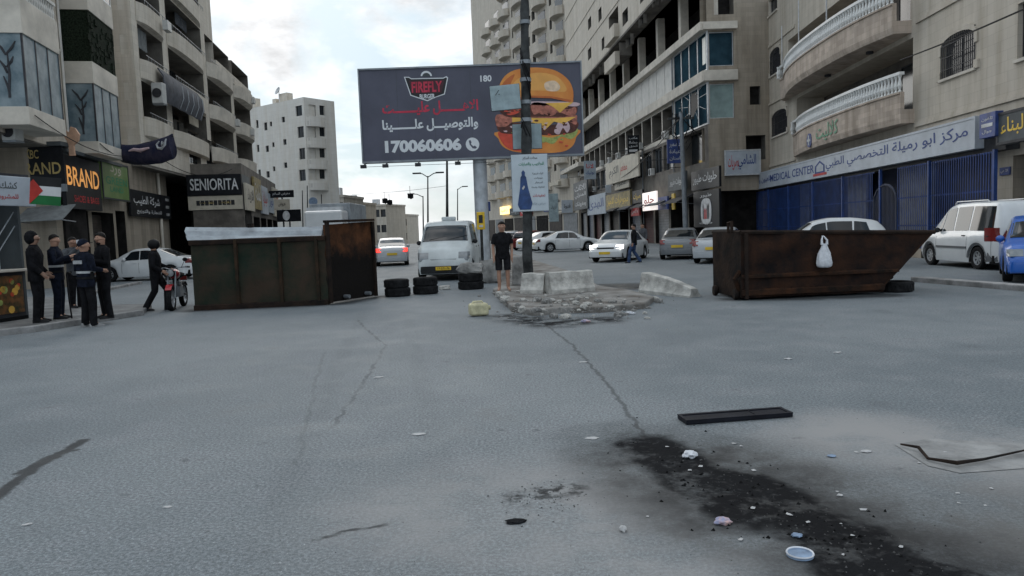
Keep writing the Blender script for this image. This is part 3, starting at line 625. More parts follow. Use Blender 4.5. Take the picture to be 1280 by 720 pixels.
for q, (bm_, im, s, d) in enumerate(cl_):
    a = FS2.len - (q + 1) * FS2.len / 5; sign(d + ' Arabic fascia, number ' .replace(', number ', '') + ['nearest to the SENIORITA corner', 'second beyond the SENIORITA corner', 'in the middle of the receding left shop row', 'second from the far end of the left shop row', 'at the far end of the left shop row'][q], FS2, a + .1, a + FS2.len / 5 - .1, 3.5 + .2 * (q % 2), 5.2 + .35 * ((q * 2) % 3), .05, .15, bm_, None, [(s, .5, .55, .75, .55, im)])

# ------------------------------------------------------------------ LEFT: white block, distant houses
F3 = Fr((AT(384, 200, 78).x, 78), (AT(312, 200, 84).x, 84)); F3r = Fr((AT(409, 200, 79.8).x, 79.8), (AT(384.5, 200, 78.0).x, 78.0))
b3 = thing('apartment_building', 'white apartment block in the left distance with small windows and a rounded corner', 'building', mx=F3.M)
zt = F3.z(350, 119) - .7; px3 = [(330, 153, 334, 163), (337, 152, 340, 158), (332, 182, 336, 190), (340, 178, 343, 184), (333, 214, 337, 222), (341, 208, 344, 214), (369.5, 132, 377.5, 145), (372, 158, 380, 172), (374, 185, 382, 199), (374, 212, 382, 226), (352, 146, 356, 153), (354, 174, 358, 181), (355, 203, 359, 210), (320, 150, 323, 160), (321, 181, 324, 190), (323, 212, 326, 221)]
h3 = [F3.rect(*p) for p in px3]
wall(b3, 0, F3.len, -1, zt, h3, 0, .2, 'stone_white')
body_sides(b3, 0, F3.len, 0, -1, zt, 'stone_white', 4)
for h in h3: window(b3, *h, 0, .18, 'frame_dark', 'glass_dark', sill=False, t=.04)
k0 = mark(); r3 = None
h3r = [F3r.rect(386, 131 + 26.5 * k, 395, 145 + 26.5 * k) for k in range(4)] + [F3r.rect(399.5, 132 + 26.5 * k, 406, 144 + 26.5 * k) for k in range(4)]
wall(r3, 0, F3r.len, -1, zt - .1, h3r, 0, .2, 'stone_white', name='wing_wall'); body_sides(r3, 0, F3r.len, 0, -1, zt - .1, 'stone_white', .4, name='wing_wall')
for h in h3r: window(r3, *h, 0, .18, 'frame_dark', 'glass_dark', sill=False, t=.04)
for k in range(4):
    z = F3r.z(392, 131 + 26.5 * k + 16) - .75; rg = []
    for q in range(9):
        t = q / 8; x = F3r.len * (.02 + .96 * t); y = .5 * math.sin(math.pi * t) ** .5 + .03
        rg.append([(x, -.01, z - .2), (x, y, z - .2), (x, y, z + .8), (x, y - .12, z + .8), (x, y - .12, z), (x, -.01, z)])
    MB().rings(rg).build('balcony', 'stone_white', r3)
adopt(b3, F3, F3r, k0)
for (p, hgt, wd) in ((325, 1.4, .9), (352, .8, .6), (366, 1.2, 1.4)):
    uu = F3.u(p, -2, 120); blk(b3, 'roof_tank', 'plaster', uu, uu + wd, -2, -1.2, zt, zt + hgt)
mb = MB(); uu = F3.u(349, -1, 120); mb.tube([(uu, -1, zt), (uu, -1, zt + 1.6)], .04, 5); mb.lathe([(.02, 0), (.35, .12), (.45, .22)], (uu, -1, zt + 1.4), (0.2, 1, .5), 10); mb.build('satellite_dish', 'alu', b3)
def far_house(label, px0, px1, ytop, Y, m, floors, nw, dy=3, depth=9, seed=0, zb=-8):
    A = AT(px1, 290, Y); B = AT(px0, 290, Y + dy); f = Fr((A.x, A.y), (B.x, B.y)); o = thing('house', label, 'house', mx=f.M, group='distant houses')
    z = f.z((px0 + px1) / 2, ytop); fh = 3.1; hs = []
    for k in range(floors):
        for q in range(nw):
            c = f.len * (q + .5) / nw; hs.append((c - .55, c + .55, z - 1.9 - k * fh - .3, z - .7 - k * fh))
    wall(o, 0, f.len, zb, z, [(*h, .25) for h in hs], 0, .25, m, rev='soffit', back='glass_dark'); body_sides(o, 0, f.len, 0, zb, z, m, depth)
    blk(o, 'roof', m, -.15, f.len + .15, -depth, .15, z, z + .35); blk(o, 'roof_tank', 'alu', f.len * .4, f.len * .4 + 1.3, -3, -2, z + .35, z + 1.5)
    return o
far_house('tan house low on the left skyline behind the pale truck box', 430, 447, 255, 120, 'stone_warm', 4, 2, .4)
far_house('pale house with rows of windows at the middle of the far skyline', 446, 484, 258, 150, 'stone_far', 5, 5, 2)
far_house('lower pale house at the right end of the far left skyline', 483, 509, 270, 165, 'stone_far', 4, 4, .8)
far_house('grey stone house half hidden by dark street clutter beside the white block', 408, 432, 247, 105, 'stone_grey', 4, 2, .3)

# ------------------------------------------------------------------ RIGHT: near stone house with bowed balconies
# the street door side: A near, B far
Q1 = Fr((15.9, 20.5), (17.65, 53))
r1 = thing('apartment_building', 'right stone building with bowed baluster balconies above the blue medical centre front', 'building', mx=Q1.M)
LQ = Q1.len; HQ = 16
lbR, lbL = Q1.u(1141, 0, 120), Q1.u(996, 0, 165)          # lower loggia ends
lz0, lz1 = Q1.z(1060, 128), 0
zf1 = Q1.z(1070, 133, .9)                                  # top of lower stone parapet
zf2 = Q1.z(1060, 38, .9)
lo0 = (lbR, lbL, zf1 - .9, zf1 + 2.15, 1.6); lo1 = (Q1.u(1138, 0, 20), Q1.u(985, 0, 60), zf2 - .9, zf2 + 2.3, 1.6)
wins = [(Q1.rect(1177, 40, 1219, 92), True), (Q1.rect(965.5, 137, 984, 168), True), (Q1.rect(963, 60, 975.5, 92), True), (Q1.rect(1272, -6, 1320, 66), False), (Q1.rect(961, -4, 971.5, 16), False)]
fz = Q1.z(1240, 190)
wall(r1, 0, LQ, 4.9, HQ, [lo0, lo1] + [w_[0] for w_ in wins], 0, .28, 'stone_house', rev='stone_house', back='back_wall')
wall(r1, 0, LQ, 0, 4.9, [(Q1.u(1243, 0, 230), LQ - .15, .05, 4.6, .9), (.2, Q1.u(1266, 0, 230), .1, 3.4, .5)], 0, .28, 'stone_house', rev='stone_brown', back='blue_dark')
body_sides(r1, 0, LQ, 0, 0, HQ, 'stone_house', 10)
for (h, ar) in wins:
    o = window(r1, *h, 0, .22, 'frame_dark', 'glass_dark', sill=True, grille=ar)
    if ar:   # segmental arch head with stone surround and corner blocks
        mb = MB(); a, b, c, d = h; n = 8; cx = (a + b) / 2; rx = (b - a) / 2
        ring = []
        for q in range(n + 1):
            t = math.pi * q / n; x = cx - rx * math.cos(t); z = d - .32 + .32 * math.sin(t)
            ring.append([(x, -.2, z), (x, .05, z), (cx - (rx + .16) * math.cos(t), .05, d - .32 + .55 * math.sin(t)), (cx - (rx + .16) * math.cos(t), -.2, d - .32 + .55 * math.sin(t))])
        mb.rings(ring)
        for s_ in (a - .17, b): mb.box(s_, s_ + .17, -.1, .048, d - .62, d - .30)
        for s_ in (a - .26, b): mb.box(s_, s_ + .26, -.1, .075, c - .05, c + .25)
        mb.build('arch', 'stone_house', o)
# string courses
for z in (zf1 - 1.45, zf1 + 2.6, zf2 + 2.75):
    for (ua, ub_) in ((0, lbR - .3), (lbL + .2, LQ)):
        mb = MB(); mb.box(ua, ub_, -.02, .07, z, z + .1); mb.box(ua, ub_, -.02, .045, z + .102, z + .19); mb.build('string_course', 'stone_house', r1)
def bow_balcony(u0, u1, zp, dmax, soff, label=None):
    """u0 near, u1 far; stone parapet to zp, balusters above"""
    n = 26
    def yy(t): return .16 + dmax * (1 - abs(2 * t - .86) ** 2.6 * .78) if t < .93 else max(.12, (.16 + dmax * .6) * (1 - t) / .07)
    rg = []
    for q in range(n + 1):
        t = q / n; x = u0 + (u1 - u0) * t; y = max(.1, yy(t))
        rg.append([(x, -.02, zp - soff), (x, y * .93, zp - soff), (x, y, zp - soff + .25), (x, y, zp - .08), (x, y + .06, zp - .07), (x, y + .06, zp), (x, y - .16, zp + .002), (x, y - .16, zp - .7), (x, -.02, zp - .7)])
    o = MB().rings(rg).build('balcony', 'stone_pink', r1)
    mb = MB(); x = u0 + .12; L = u1 - u0
    while x < u1 - .05:
        t = (x - u0) / L; y = max(.1, yy(t)) - .06
        mb.lathe([(.075, 0), (.075, .05), (.045, .09), (.095, .26), (.05, .5), (.06, .6), (.08, .63), (.08, .68)], (x, y, zp), seg=8); x += .235
    rl = []
    for q in range(n + 1):
        t = q / n; x = u0 + L * t; y = max(.1, yy(t)) - .06; rl.append([(x, y - .1, zp + .68), (x, y + .1, zp + .68), (x, y + .1, zp + .8), (x, y - .1, zp + .8)])
    mb.rings(rl); mb.build('balustrade', 'white_paint', o)
    return yy
yy1 = bow_balcony(lbR - .15, lbL + .1, zf1, .85, 1.25)
yy2 = bow_balcony(lo1[0] - .1, lo1[1] + .6, zf2, 1.25, 1.2)
for t in (.02, .35, .62, .95):
    x = lo1[0] + (lo1[1] - lo1[0]) * t; mb = MB(); mb.tube([(x, max(.12, yy2(t)) - .05, zf2 + .7), (x, max(.12, yy2(t)) - .05, zf2 + 3)], .035, 6); mb.build('post', 'alu', r1)
window(r1, lo0[0] + 1.2, lo0[0] + 4.4, lo0[2] + .6, lo0[3] - .35, -1.58, .02, 'frame_dark', 'glass_dark', sill=False)
window(r1, lo0[0] + 6.4, lo0[0] + 10.2, lo0[2] + .6, lo0[3] - .35, -1.58, .02, 'frame_dark', 'glass_dark', sill=False)
window(r1, lo1[0] + 1.2, lo1[0] + 4.4, lo1[2] + .6, lo1[3] - .35, -1.58, .02, 'frame_dark', 'glass_dark', sill=False)
window(r1, lo1[0] + 7.4, lo1[0] + 10.2, lo1[2] + .6, lo1[3] - .35, -1.58, .02, 'frame_dark', 'glass_dark', sill=False)
for x in (lo1[0] + 3, lo1[0] + 8): mb = MB(); mb.lathe([(.0, 0), (.16, 0), (.16, .1), (.0, .1)], (x, .35, zf2 - 1.31), seg=12); mb.build('ceiling_lamp', 'frame_dark', r1)
# helper: sign whose corners are read off the photo
def psign(fr, x0, x1, yt, yb, v, label, board, texts, rim=None, thick=.15, px=None):
    """x0/x1 pixel columns (left,right); yt/yb pixel rows of top and bottom at the column px"""
    px = px or (x0 + x1) / 2
    ua, ub_ = fr.u(x0, v, (yt + yb) / 2), fr.u(x1, v, (yt + yb) / 2)
    return sign(label, fr, min(ua, ub_), max(ua, ub_), fr.z(px, yb, v), fr.z(px, yt, v), v - thick, thick, board, rim, texts)
# green and blue lettering on the lower parapet
tz = zf1 - .72
o = thing('wall_lettering', 'green Arabic lettering with a blue emblem on the lower bowed balcony', 'lettering', mx=Q1.M)
ug = Q1.u(1038, .95, 165); ul = Q1.u(1018, .95, 170)
lettering('كلاليت', o, 'ink_green', ug + .3, 1.04, tz + .05, 2.9, .85)
mb = MB(); mb.lathe([(0, 0), (.36, 0), (.36, .05), (0, .05)], (ul + .75, .93, tz - .1), (0, 1, 0), 16); mb.build('emblem', 'sign_blue', o)
mb = MB(); mb.box(ul + .5, ul + 1.0, .985, 1.0, tz - .16, tz - .04); mb.box(ul + .68, ul + .82, .985, 1.002, tz - .36, tz + .16); mb.build('emblem_cross', 'steel_pale', o)
psign(Q1, 935, 1219, 145, 186, .75, 'long white medical centre sign with blue lettering over the tall blue fence', 'sign_white',
      [('مركز ابو رميلة التخصصي الطبي', .755, .52, .46, .56, 'ink_blue'), ('MEDICAL CENTER', .325, .5, .28, .42, 'ink_blue'), ('للعيون والاسنان', .10, .5, .17, .4, 'ink_blue'), ('⌂', .495, .52, .05, .6, 'ink_blue'), ('▬▬', .495, .16, .07, .12, 'ink_red')], 'sign_white', px=1218, thick=.3)
psign(Q1, 1246, 1330, 138, 179, .75, 'grey shop sign with big yellow Arabic letters at the right edge', 'sign_grey', [('مواد البناء', .5, .52, .86, .6, 'ink_yellow')], 'frame_dark', px=1262, thick=.3)
psign(Q1, 1224, 1244, 141, 172, .85, 'small blue panel with pale rows between the white and the grey sign', 'sign_blue', [('تلفون', .5, .75, .7, .16, 'ink_white'), ('▬▬▬', .5, .5, .7, .14, 'ink_white'), ('جوال', .5, .24, .6, .16, 'ink_white')], px=1234, thick=.25)
psign(Q1, 1249, 1262, 209, 219, .06, 'little blue number plate on the stone wall behind the white van', 'sign_blue', [('12 حي', .5, .5, .7, .5, 'ink_white')], thick=.04)
cn = thing('fascia_soffit', 'dark shade canopy running over the blue fence under the long white sign', 'canopy', mx=Q1.M)
ua, ub_ = Q1.u(1246, .7, 210), Q1.u(936, .7, 250); zb_ = Q1.z(1218, 187, .7)
blk(cn, 'canopy', 'frame_dark', ua, ub_, .01, .44, zb_ - .12, zb_ + .3)
# blue bar fence with arched gate
fe = thing('bar_fence', 'tall blue steel bar fence with an arched gate in front of the medical centre', 'fence', mx=Q1.M)
v = .65; fu0, fu1 = Q1.u(1243, v, 240), Q1.u(905, v, 265); ft = zb_ - .15
mb = MB(); mbB = MB(); k = 0; x = fu0
gate0, gate1 = Q1.u(1122, v, 250), Q1.u(1092, v, 250)
while x < fu1:
    if not gate0 < x < gate1: (mb if x <= gate0 else mbB).box(x - .014, x + .014, v - .01, v + .01, .35, ft)
    x += .15
mb.build('bars', 'blue_fence', fe); mbB.build('bars', 'blue_fence', fe)
mb = MB()
for z in (.36, 1.2, 2.3, ft - .06): 
    mb.box(fu0, gate0, v - .035, v - .021, z, z + .06); mb.box(gate1, fu1, v - .035, v - .021, z, z + .06)
mb.build('rails', 'blue_fence', fe)
q = 0
xx = fu0
while xx <= fu1 + .01:
    blk(fe, 'post', 'blue_fence', xx - .05, xx + .05, v - .06, v + .05, 0, ft + .05); xx += (fu1 - fu0) / 9
mb = MB(); gw = gate1 - gate0; gx = (gate0 + gate1) / 2
pts = [(gate0 + .05, v, .1), (gate0 + .05, v, 2.2)] + [(gx - (gw / 2 - .05) * math.cos(math.pi * t / 8), v, 2.2 + .75 * math.sin(math.pi * t / 8)) for t in range(1, 8)] + [(gate1 - .05, v, 2.2), (gate1 - .05, v, .1)]
mb.tube(pts, .05, 6)
x = gate0 + .15
while x < gate1 - .1:
    t = (x - gx) / (gw / 2); mb.box(x - .018, x + .018, v - .012, v + .012, .15, 2.2 + .72 * math.sqrt(max(0, 1 - t * t))); x += .12
mb.build('gate', 'blue_dark', fe)
blk(fe, 'plinth', 'stone_brown', fu0, gate0 - .02, v - .12, v + .12, -.02, .34); blk(fe, 'plinth', 'stone_brown', gate1 + .02, fu1, v - .12, v + .12, -.02, .34)
for (pa, pb) in ((1060, 1083), (1000, 1012), (1125, 1165)):
    a_, b_ = sorted((Q1.u(pa, -.4, 260), Q1.u(pb, -.4, 260))); 
    p = MB(); p.box(a_, b_, -.5, -.4, .3, 4.2); p.build('wall_panel', 'shutter', r1)

# ------------------------------------------------------------------ RIGHT: commercial block with glazed corner
Q2 = Fr((13.4, 50), (9.5, 99.5)); LQ2 = Q2.len
r2 = thing('commercial_building', 'long commercial block on the right with blue glazed corner bays and an overhanging upper storey', 'building', mx=Q2.M)
Z = [5.6, 8.15, 10.9, 11.65, 14.2, 14.75, 18.6]
gc = Q2.u(843, 0, 120)
# ground and first floor
gh = []; k = .3; n2 = 11
for q in range(n2):
    a = LQ2 * q / n2 + .35; gh.append((a, a + LQ2 / n2 - .55, .05, 3.5, 1.2))
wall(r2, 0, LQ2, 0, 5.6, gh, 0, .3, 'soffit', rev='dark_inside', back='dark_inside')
for q, h in enumerate(gh):
    if q in (0, 1): continue
    mb = MB()
    for j in range(15): mb.box(h[0], h[1], -.35 - .02 * (j % 2), -.3, .05 + j * .225, .05 + j * .225 + .215)
    if q not in (5,): mb.build('roller_shutter', ['shutter', 'shutter_brown', 'shutter', 'shutter_red', 'shutter_blue'][q % 5], r2)
fh1 = [(gc * .1, gc * .72, 5.75, 8.0, .6)] + [(gc + .5 + q * 3.15, gc + 3.2 + q * 3.15, 5.9, 7.9, .5) for q in range(11)]
fh1 = [h for h in fh1 if h[1] < LQ2 - .2]
wall(r2, 0, LQ2, 5.6, 8.15, fh1, 0, .3, 'back_wall', rev='soffit', back='glass_dark')
for h in fh1[1:]: window(r2, *h[:4], 0, .3, 'steel_grey', 'glass_dark', muntin=2, sill=False)
mid = [(gc + .4 + q * 3.15, gc + 3.3 + q * 3.15, 8.5, 10.7, .9) for q in range(14)]
mid = [h for h in mid if h[1] < LQ2 - .2]
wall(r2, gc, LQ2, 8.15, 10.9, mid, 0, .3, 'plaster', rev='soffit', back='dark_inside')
# slanted slab and white infill panels of the storey above
blk(r2, 'slab', 'plaster', -.05, LQ2, -1, .35, 10.9, 11.62, bevel=.03)
blk(r2, 'slab', 'plaster', -.1, LQ2, -1, .5, 14.2, 14.75, bevel=.03)
pn = int((LQ2 - gc) / 2.3)
for q in range(pn):
    a = gc + .15 + (LQ2 - gc) * q / pn; wdt = (LQ2 - gc) / pn - .1
    if q < pn * .62: blk(r2, 'infill_panel', 'plaster_white', a, a + wdt, -.12, .0, 11.63, 14.19)
    else: blk(r2, 'dark_opening', 'dark_inside', a, a + wdt, -1.2, -.9, 11.63, 14.19)
blk(r2, 'back_wall', 'dark_inside', 0, LQ2, -3.2, -3, 14.7, 18.6)
for q in range(9):
    a = .3 + (LQ2 - 1) * q / 8; blk(r2, 'column', 'plaster', a, a + .55, -.9, -.3, 14.76, 18.59)
# glazed corner bays, the lower one smashed
for (z0, z1, st) in ((8.15, 10.9, 'broken'), (11.65, 14.2, 'whole')):
    f = MB(); n = 4; L = gc - .1
    for q in range(n + 1): 
        x = .02 + L * q / n; f.box(x - .04, x + .04, -.08, .04, z0, z1)
    f.box(0, L, -.075, .035, z0, z0 + .09); f.box(0, L, -.075, .035, z1 - .09, z1)
    o = f.build('window', 'alu', r2)
    g = MB(); g.box(.03, L, -.03, -.01, z0 + .05, z1 - .05); g.build('pane', 'glass_blue', o)
    if st == 'broken':
        mb = MB(); rr = random.Random(4); c = (L * .42, z0 + 1.75)
        pts = [(c[0] + (.9 + .5 * rr.random()) * math.cos(2 * math.pi * q / 9), c[1] + (.65 + .35 * rr.random()) * math.sin(2 * math.pi * q / 9)) for q in range(9)]
        mb.prism(pts, .01, 1, -.006); mb.build('broken_hole', 'black', o)
        mb = MB()
        for q in range(9):
            mb = MB(); t = 2 * math.pi * q / 9; mb.tube([(c[0] + 1.1 * math.cos(t), 0, c[1] + .7 * math.sin(t)), (c[0] + (2.4 + rr.random()) * math.cos(t + .1), 0, max(z0 + .1, min(z1 - .1, c[1] + (1.2 + rr.random()) * math.sin(t + .2))))], .02, 4); mb.build('crack', 'steel_grey', o)
    else:
        g = MB(); g.box(.25, .9, -.008, .0, z0 + .5, z1 - .3); g.build('pale_sheet', 'glass_pale', o)
# the end wall that faces the camera
Q2e = Fr((17.5, 50.05), (13.4, 50.0)); k0 = mark()
hE = [(Q2e.len - 1.75, Q2e.len - .12, 8.5, 10.75, .2), (Q2e.len - 1.75, Q2e.len - .12, 11.9, 14.1, .2), (Q2e.len - 1.8, Q2e.len - .5, 15.2, 18.3, .9), (.3, 1.6, 5.7, 7.3, .8), (.6, 1.3, 9.3, 10.5, .3), (Q2e.len - 3.6, Q2e.len - .2, .05, 3.7, 1.0)]
wall(None, 0, Q2e.len, 0, 18.6, hE, 0, .3, 'stone_brown', rev='soffit', back='dark_inside')
for h in hE[:2]: window(None, *h[:4], 0, .15, 'alu', 'glass_pale' if h[2] < 9 else 'glass_blue', muntin=0, sill=False)
blk(None, 'slab', 'plaster', Q2e.len - 1.95, Q2e.len + .3, -.1, .28, 10.93, 11.6); blk(None, 'slab', 'plaster', Q2e.len - 1.95, Q2e.len + .3, -.1, .3, 14.23, 14.7)
adopt(r2, Q2, Q2e, k0)
# upper storeys on the overhang
uo = Q2.u(846, 1.3, 20); holes = [Q2.rect(*p, 1.3) for p in ((752, 46, 757, 61), (778, 12, 785, 30), (798, 17, 804, 32), (815, 0, 819, 8), (748, 10, 752, 26), (749, 80, 753, 92), (782, 45, 788, 58), (735, 60, 739, 74), (735, 22, 739, 36), (736, 95, 740, 106), (800, -12, 806, 2), (826, -14, 832, 0))]
bal = [Q2.rect(761, 14, 773, 42, 1.3), Q2.rect(761, 60, 774, 76, 1.3)]
uend = Q2.u(746, 1.3, 100)
wall(r2, -.0, LQ2, 18.6, 40, [(*h, .3) for h in holes] + [(*h, 1.2) for h in bal], 1.3, .3, 'stone_far', rev='soffit', back='glass_dark')
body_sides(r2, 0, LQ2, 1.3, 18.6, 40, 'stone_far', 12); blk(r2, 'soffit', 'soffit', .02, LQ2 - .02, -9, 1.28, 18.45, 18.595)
for z in (21.9, 25.1, 28.4, 31.6): blk(r2, 'string_course', 'stone_far', .01, LQ2 - .01, 1.301, 1.36, z, z + .16)
for h in bal:
    mb = MB(); mb.box(h[0] - .15, h[1] + .15, 1.3, 1.75, h[2] - .8, h[2] + .35); mb.build('balcony', 'stone_far', r2)
body_sides(r2, 1.3, LQ2, -.01, 0, 18.45, 'stone_brown', 9)

# signs along the right-hand shops
psign(Q2, 864, 899, 211, 236, .5, 'black shop sign with white Arabic script above the round white emblem', 'black_board', [('حلويات طيور', .5, .55, .86, .55, 'ink_white')], px=882)
o = psign(Q2, 867, 899, 238, 284, .45, 'tall black poster with a white round emblem and red figures at the corner shop', 'black_board', [('طيور', .5, .87, .45, .12, 'ink_white'), ('خلويات', .5, .12, .5, .1, 'ink_white')], px=883)
W = [c for c in o.children][0].dimensions
um = Q2.u(883, .45, 262)
em = thing('emblem_disc', 'round white emblem disc on the tall black poster', 'emblem', mx=Q2.sub(um, .46, Q2.z(883, 264, .45)))
mb = MB(); mb.rings([[(1.0 * math.cos(t) * abs(math.cos(t)) ** -.3 if abs(math.cos(t)) > .01 else 0, y, .85 * math.sin(t) * (abs(math.sin(t)) ** -.3 if abs(math.sin(t)) > .01 else 0)) for t in [2 * math.pi * q / 32 for q in range(32)]] for y in (0, .03)]); mb.build('disc', 'ink_white', em)
mb = MB()
for x in (-.55, -.3, .5): mb.prism([(x - .05, -.5), (x + .05, -.5), (x + .07, .3), (x, .5), (-.07 + x, .3)], .02, 1, .031)
mb.build('dark_figures', 'ink_black', em)
mb = MB()
for x in (-.05, .22): mb.prism([(x - .09, -.5), (x + .09, -.5), (x + .07, .05), (x, .2), (-.07 + x, .05)], .02, 1, .031)
mb.build('red_figures', 'ink_red', em)
psign(Q2, 835, 857, 216, 238, .6, 'dark shop sign with slim white Arabic script left of the utility pole', 'sign_grey', [('حلويات طيور', .5, .5, .8, .5, 'ink_white')], px=846)
psign(Q2, 839.5, 843, 242, 262, .5, 'upright yellow strip sign hanging in the dim shop front', 'ink_yellow', [], px=841, thick=.1)
psign(Q2, 757, 798, 197, 226, .9, 'long cream sign with a red patch under the first floor windows', 'sign_cream', [('مطعم', .6, .5, .2, .5, 'ink_red'), ('الكرم', .28, .5, .3, .5, 'sign_grey')], px=778)
psign(Q2, 757, 788, 240, 262, .7, 'dull gold fascia with dark raised Arabic letters', 'gold_board', [('مجوهرات الامير', .5, .52, .85, .55, 'ink_yellow')], 'frame_dark', px=772)
psign(Q2, 803, 820, 240, 263, .9, 'lit red and white shop sign glowing above the shutters', 'lit_white', [('حلو', .5, .55, .75, .6, 'ink_red')], px=812)
psign(Q2, 734, 757, 243, 268, .7, 'blue and white cluttered fascia left of the gold one', 'sign_bluegrey', [('الهدى', .5, .5, .8, .55, 'ink_blue')], px=746)
psign(Q2, 717, 734, 226, 262, .9, 'dark net-like sign crowded with white writing along the shops', 'sign_grey', [('للاثاث', .5, .78, .8, .2, 'ink_white'), ('المنزلي', .5, .5, .8, .2, 'ink_white'), ('ومفروشات', .5, .2, .8, .2, 'ink_white')], px=726)
FE = Q2e
psign(Q2e, 906, 951, 187, 219, .25, 'white sign with blue and red script on the end wall facing the street', 'sign_white', [('الشامي', .62, .52, .5, .6, 'ink_blue'), ('بصريات', .24, .5, .3, .6, 'ink_red')], 'alu', px=928)
# perpendicular (projecting) boards
def flag_sign(label, x0, x1, yt, yb, Y, board, texts, thick=.12):
    A = AT(x1, (yt + yb) / 2, Y); B = AT(x0, (yt + yb) / 2, Y); f = Fr((A.x, A.y), (B.x, B.y))
    o = psign(f, x0, x1, yt, yb, 0, label, board, texts, thick=thick); MB().tube([(.0, -.06, .3), (1.6, -.06, .3)], .03, 5).build('arm', 'frame_dark', o); return o
flag_sign('square dark blue board with white squiggles projecting beside the utility pole', 834, 853, 174, 204, 55, 'sign_blue', [('د. سمير', .5, .75, .7, .2, 'ink_white'), ('عيادة', .5, .48, .7, .2, 'ink_white'), ('اسنان', .5, .2, .7, .2, 'ink_white')])
flag_sign('dark projecting board with four white lines below the white panels', 784, 799, 169, 192, 66, 'black_board', [('مكتب', .5, .84, .7, .15, 'ink_white'), ('محاماة', .5, .62, .7, .15, 'ink_white'), ('الحق', .5, .4, .7, .15, 'ink_white'), ('▬▬▬', .5, .16, .7, .13, 'ink_white')])
flag_sign('grey pink projecting board near the right end of the billboard', 730, 745, 201, 224, 78, 'sign_bluegrey', [('لانا', .5, .72, .6, .25, 'ink_red'), ('بوتيك', .5, .35, .7, .25, 'ink_blue')])
flag_sign('small white projecting light box over the far shutters', 757, 764, 231, 241, 74, 'sign_white', [])
flag_sign('tall pale green projecting board left of the far white cars', 686, 698, 242, 277, 70, 'sticker', [('ازياء', .5, .5, .6, .14, 'sign_grey')])
flag_sign('round-cornered pale board with an orange blot near the far shops', 702, 716, 250, 266, 80, 'sign_white', [('قهوة', .5, .5, .6, .4, 'ink_black')])
flag_sign('upright pale light strip sign under the blue square board', 852, 856, 201, 214, 55.2, 'lit_warm', [])

# ------------------------------------------------------------------ RIGHT: tower behind the billboard and shops below it
Q3 = Fr((9.4, 101), (-6.1, 152)); LQ3 = Q3.len
r3 = thing('apartment_tower', 'tall beige apartment tower with stacked rounded balconies behind the billboard', 'building', mx=Q3.M)
zt3 = 52; pitch = 3.35
_uc = [Q3.u(x, 0, 100) for x in (728, 714, 703, 695, 684, 672, 660, 641, 628, 614, 606)]
holes = []
for k in range(12):
    z = 9.0 + k * pitch
    for (pa, pb) in ((710, 712), (713, 716), (689, 692), (667, 671), (662, 664), (642, 643.5)):
        a, b = sorted((Q3.u(pa, 0, 100), Q3.u(pb, 0, 100))); holes.append((a, b, z + .9, z + 2.3, .35))
wall(r3, 0, LQ3, -4, zt3, holes, 0, .3, 'stone_far', rev='soffit', back='glass_dark'); body_sides(r3, 0, LQ3, 0, -4, zt3, 'stone_far', 14)
for (pa, pb, d) in ((726, 718, .8), (708, 695, 1.2), (686, 673, 1.3), (659, 645, 1.0), (640, 630, 1.3), (628, 619, 1.3), (616, 608, 1.2)):
    a, b = sorted((Q3.u(pa, 0, 100), Q3.u(pb, 0, 100)))
    for k in range(13):
        z = 7.2 + k * pitch
        if pa < 645 and z > 41 - (640 - pa) * .12: continue
        rg = []
        for q in range(9):
            t = q / 8; x = a + (b - a) * t; y = d * (1 - abs(2 * t - 1) ** 3 * .75)
            rg.append([(x, -.01, z), (x, y, z + .12), (x, y, z + 1.25), (x, y - .2, z + 1.25), (x, y - .2, z + .3), (x, -.01, z + .3)])
        MB().rings(rg).build('balcony', 'stone_far', r3)
        if True: blk(r3, 'dark_opening', 'glass_dark', a + (b - a) * .15, b - (b - a) * .15, .01, .05, z + 1.3, z + pitch - .6)
rr = random.Random(11)
for q in range(9):
    a = q * LQ3 / 9; s_ = ['shutter', 'shutter_brown', 'dark_inside'][q % 3]
    blk(r3, 'shopfront', s_, a + .4, a + LQ3 / 9 - .4, .02, .1, -2, 3.6)
farsigns = [('ink_white', 'sign_cream', 'بنك'), ('ink_white', 'sign_blue', 'اقمشة'), ('ink_red', 'sign_white', 'مطعم'), ('ink_white', 'ink_red', 'حلاق'), ('ink_white', 'sign_grey', 'هواتف'), ('ink_black', 'lit_warm', 'ذهب')]
descr = ['cream', 'dark blue', 'white with red script', 'red', 'grey', 'glowing yellow']
for q in range(6):
    a = q * LQ3 / 9 + LQ3 * .02; sign('far ' + descr[q] + ' shop sign low on the tower behind the poster pole', Q3, a + .2, a + LQ3 / 9 - .2, 3.8 + .3 * (q % 3), 5.3 + .5 * (q % 2), .2, .3, farsigns[q][1], None, [(farsigns[q][2], .5, .5, .7, .6, farsigns[q][0])])
for (px0, px1, yt, lab, m_) in ((690, 701, 226, 'slanted pale awning left of the grey pink board', 'sign_cream'), (700, 727, 208, 'long slanted pale awning slab near the right end of the billboard', 'plaster')):
    u0, u1 = sorted((Q2.u(px0, 1.0, yt), Q2.u(px1, 1.0, yt))) if px1 > 720 else sorted((Q3.u(px0, 1.0, yt), Q3.u(px1, 1.0, yt)))
    fr = Q2 if px1 > 720 else Q3; z = fr.z((px0 + px1) / 2, yt + 6, 1.0); a_ = thing('shop_awning', lab, 'awning', mx=fr.M); blk(a_, 'awning_slab', m_, u0, u1, .02, 1.4, z, z + .5)

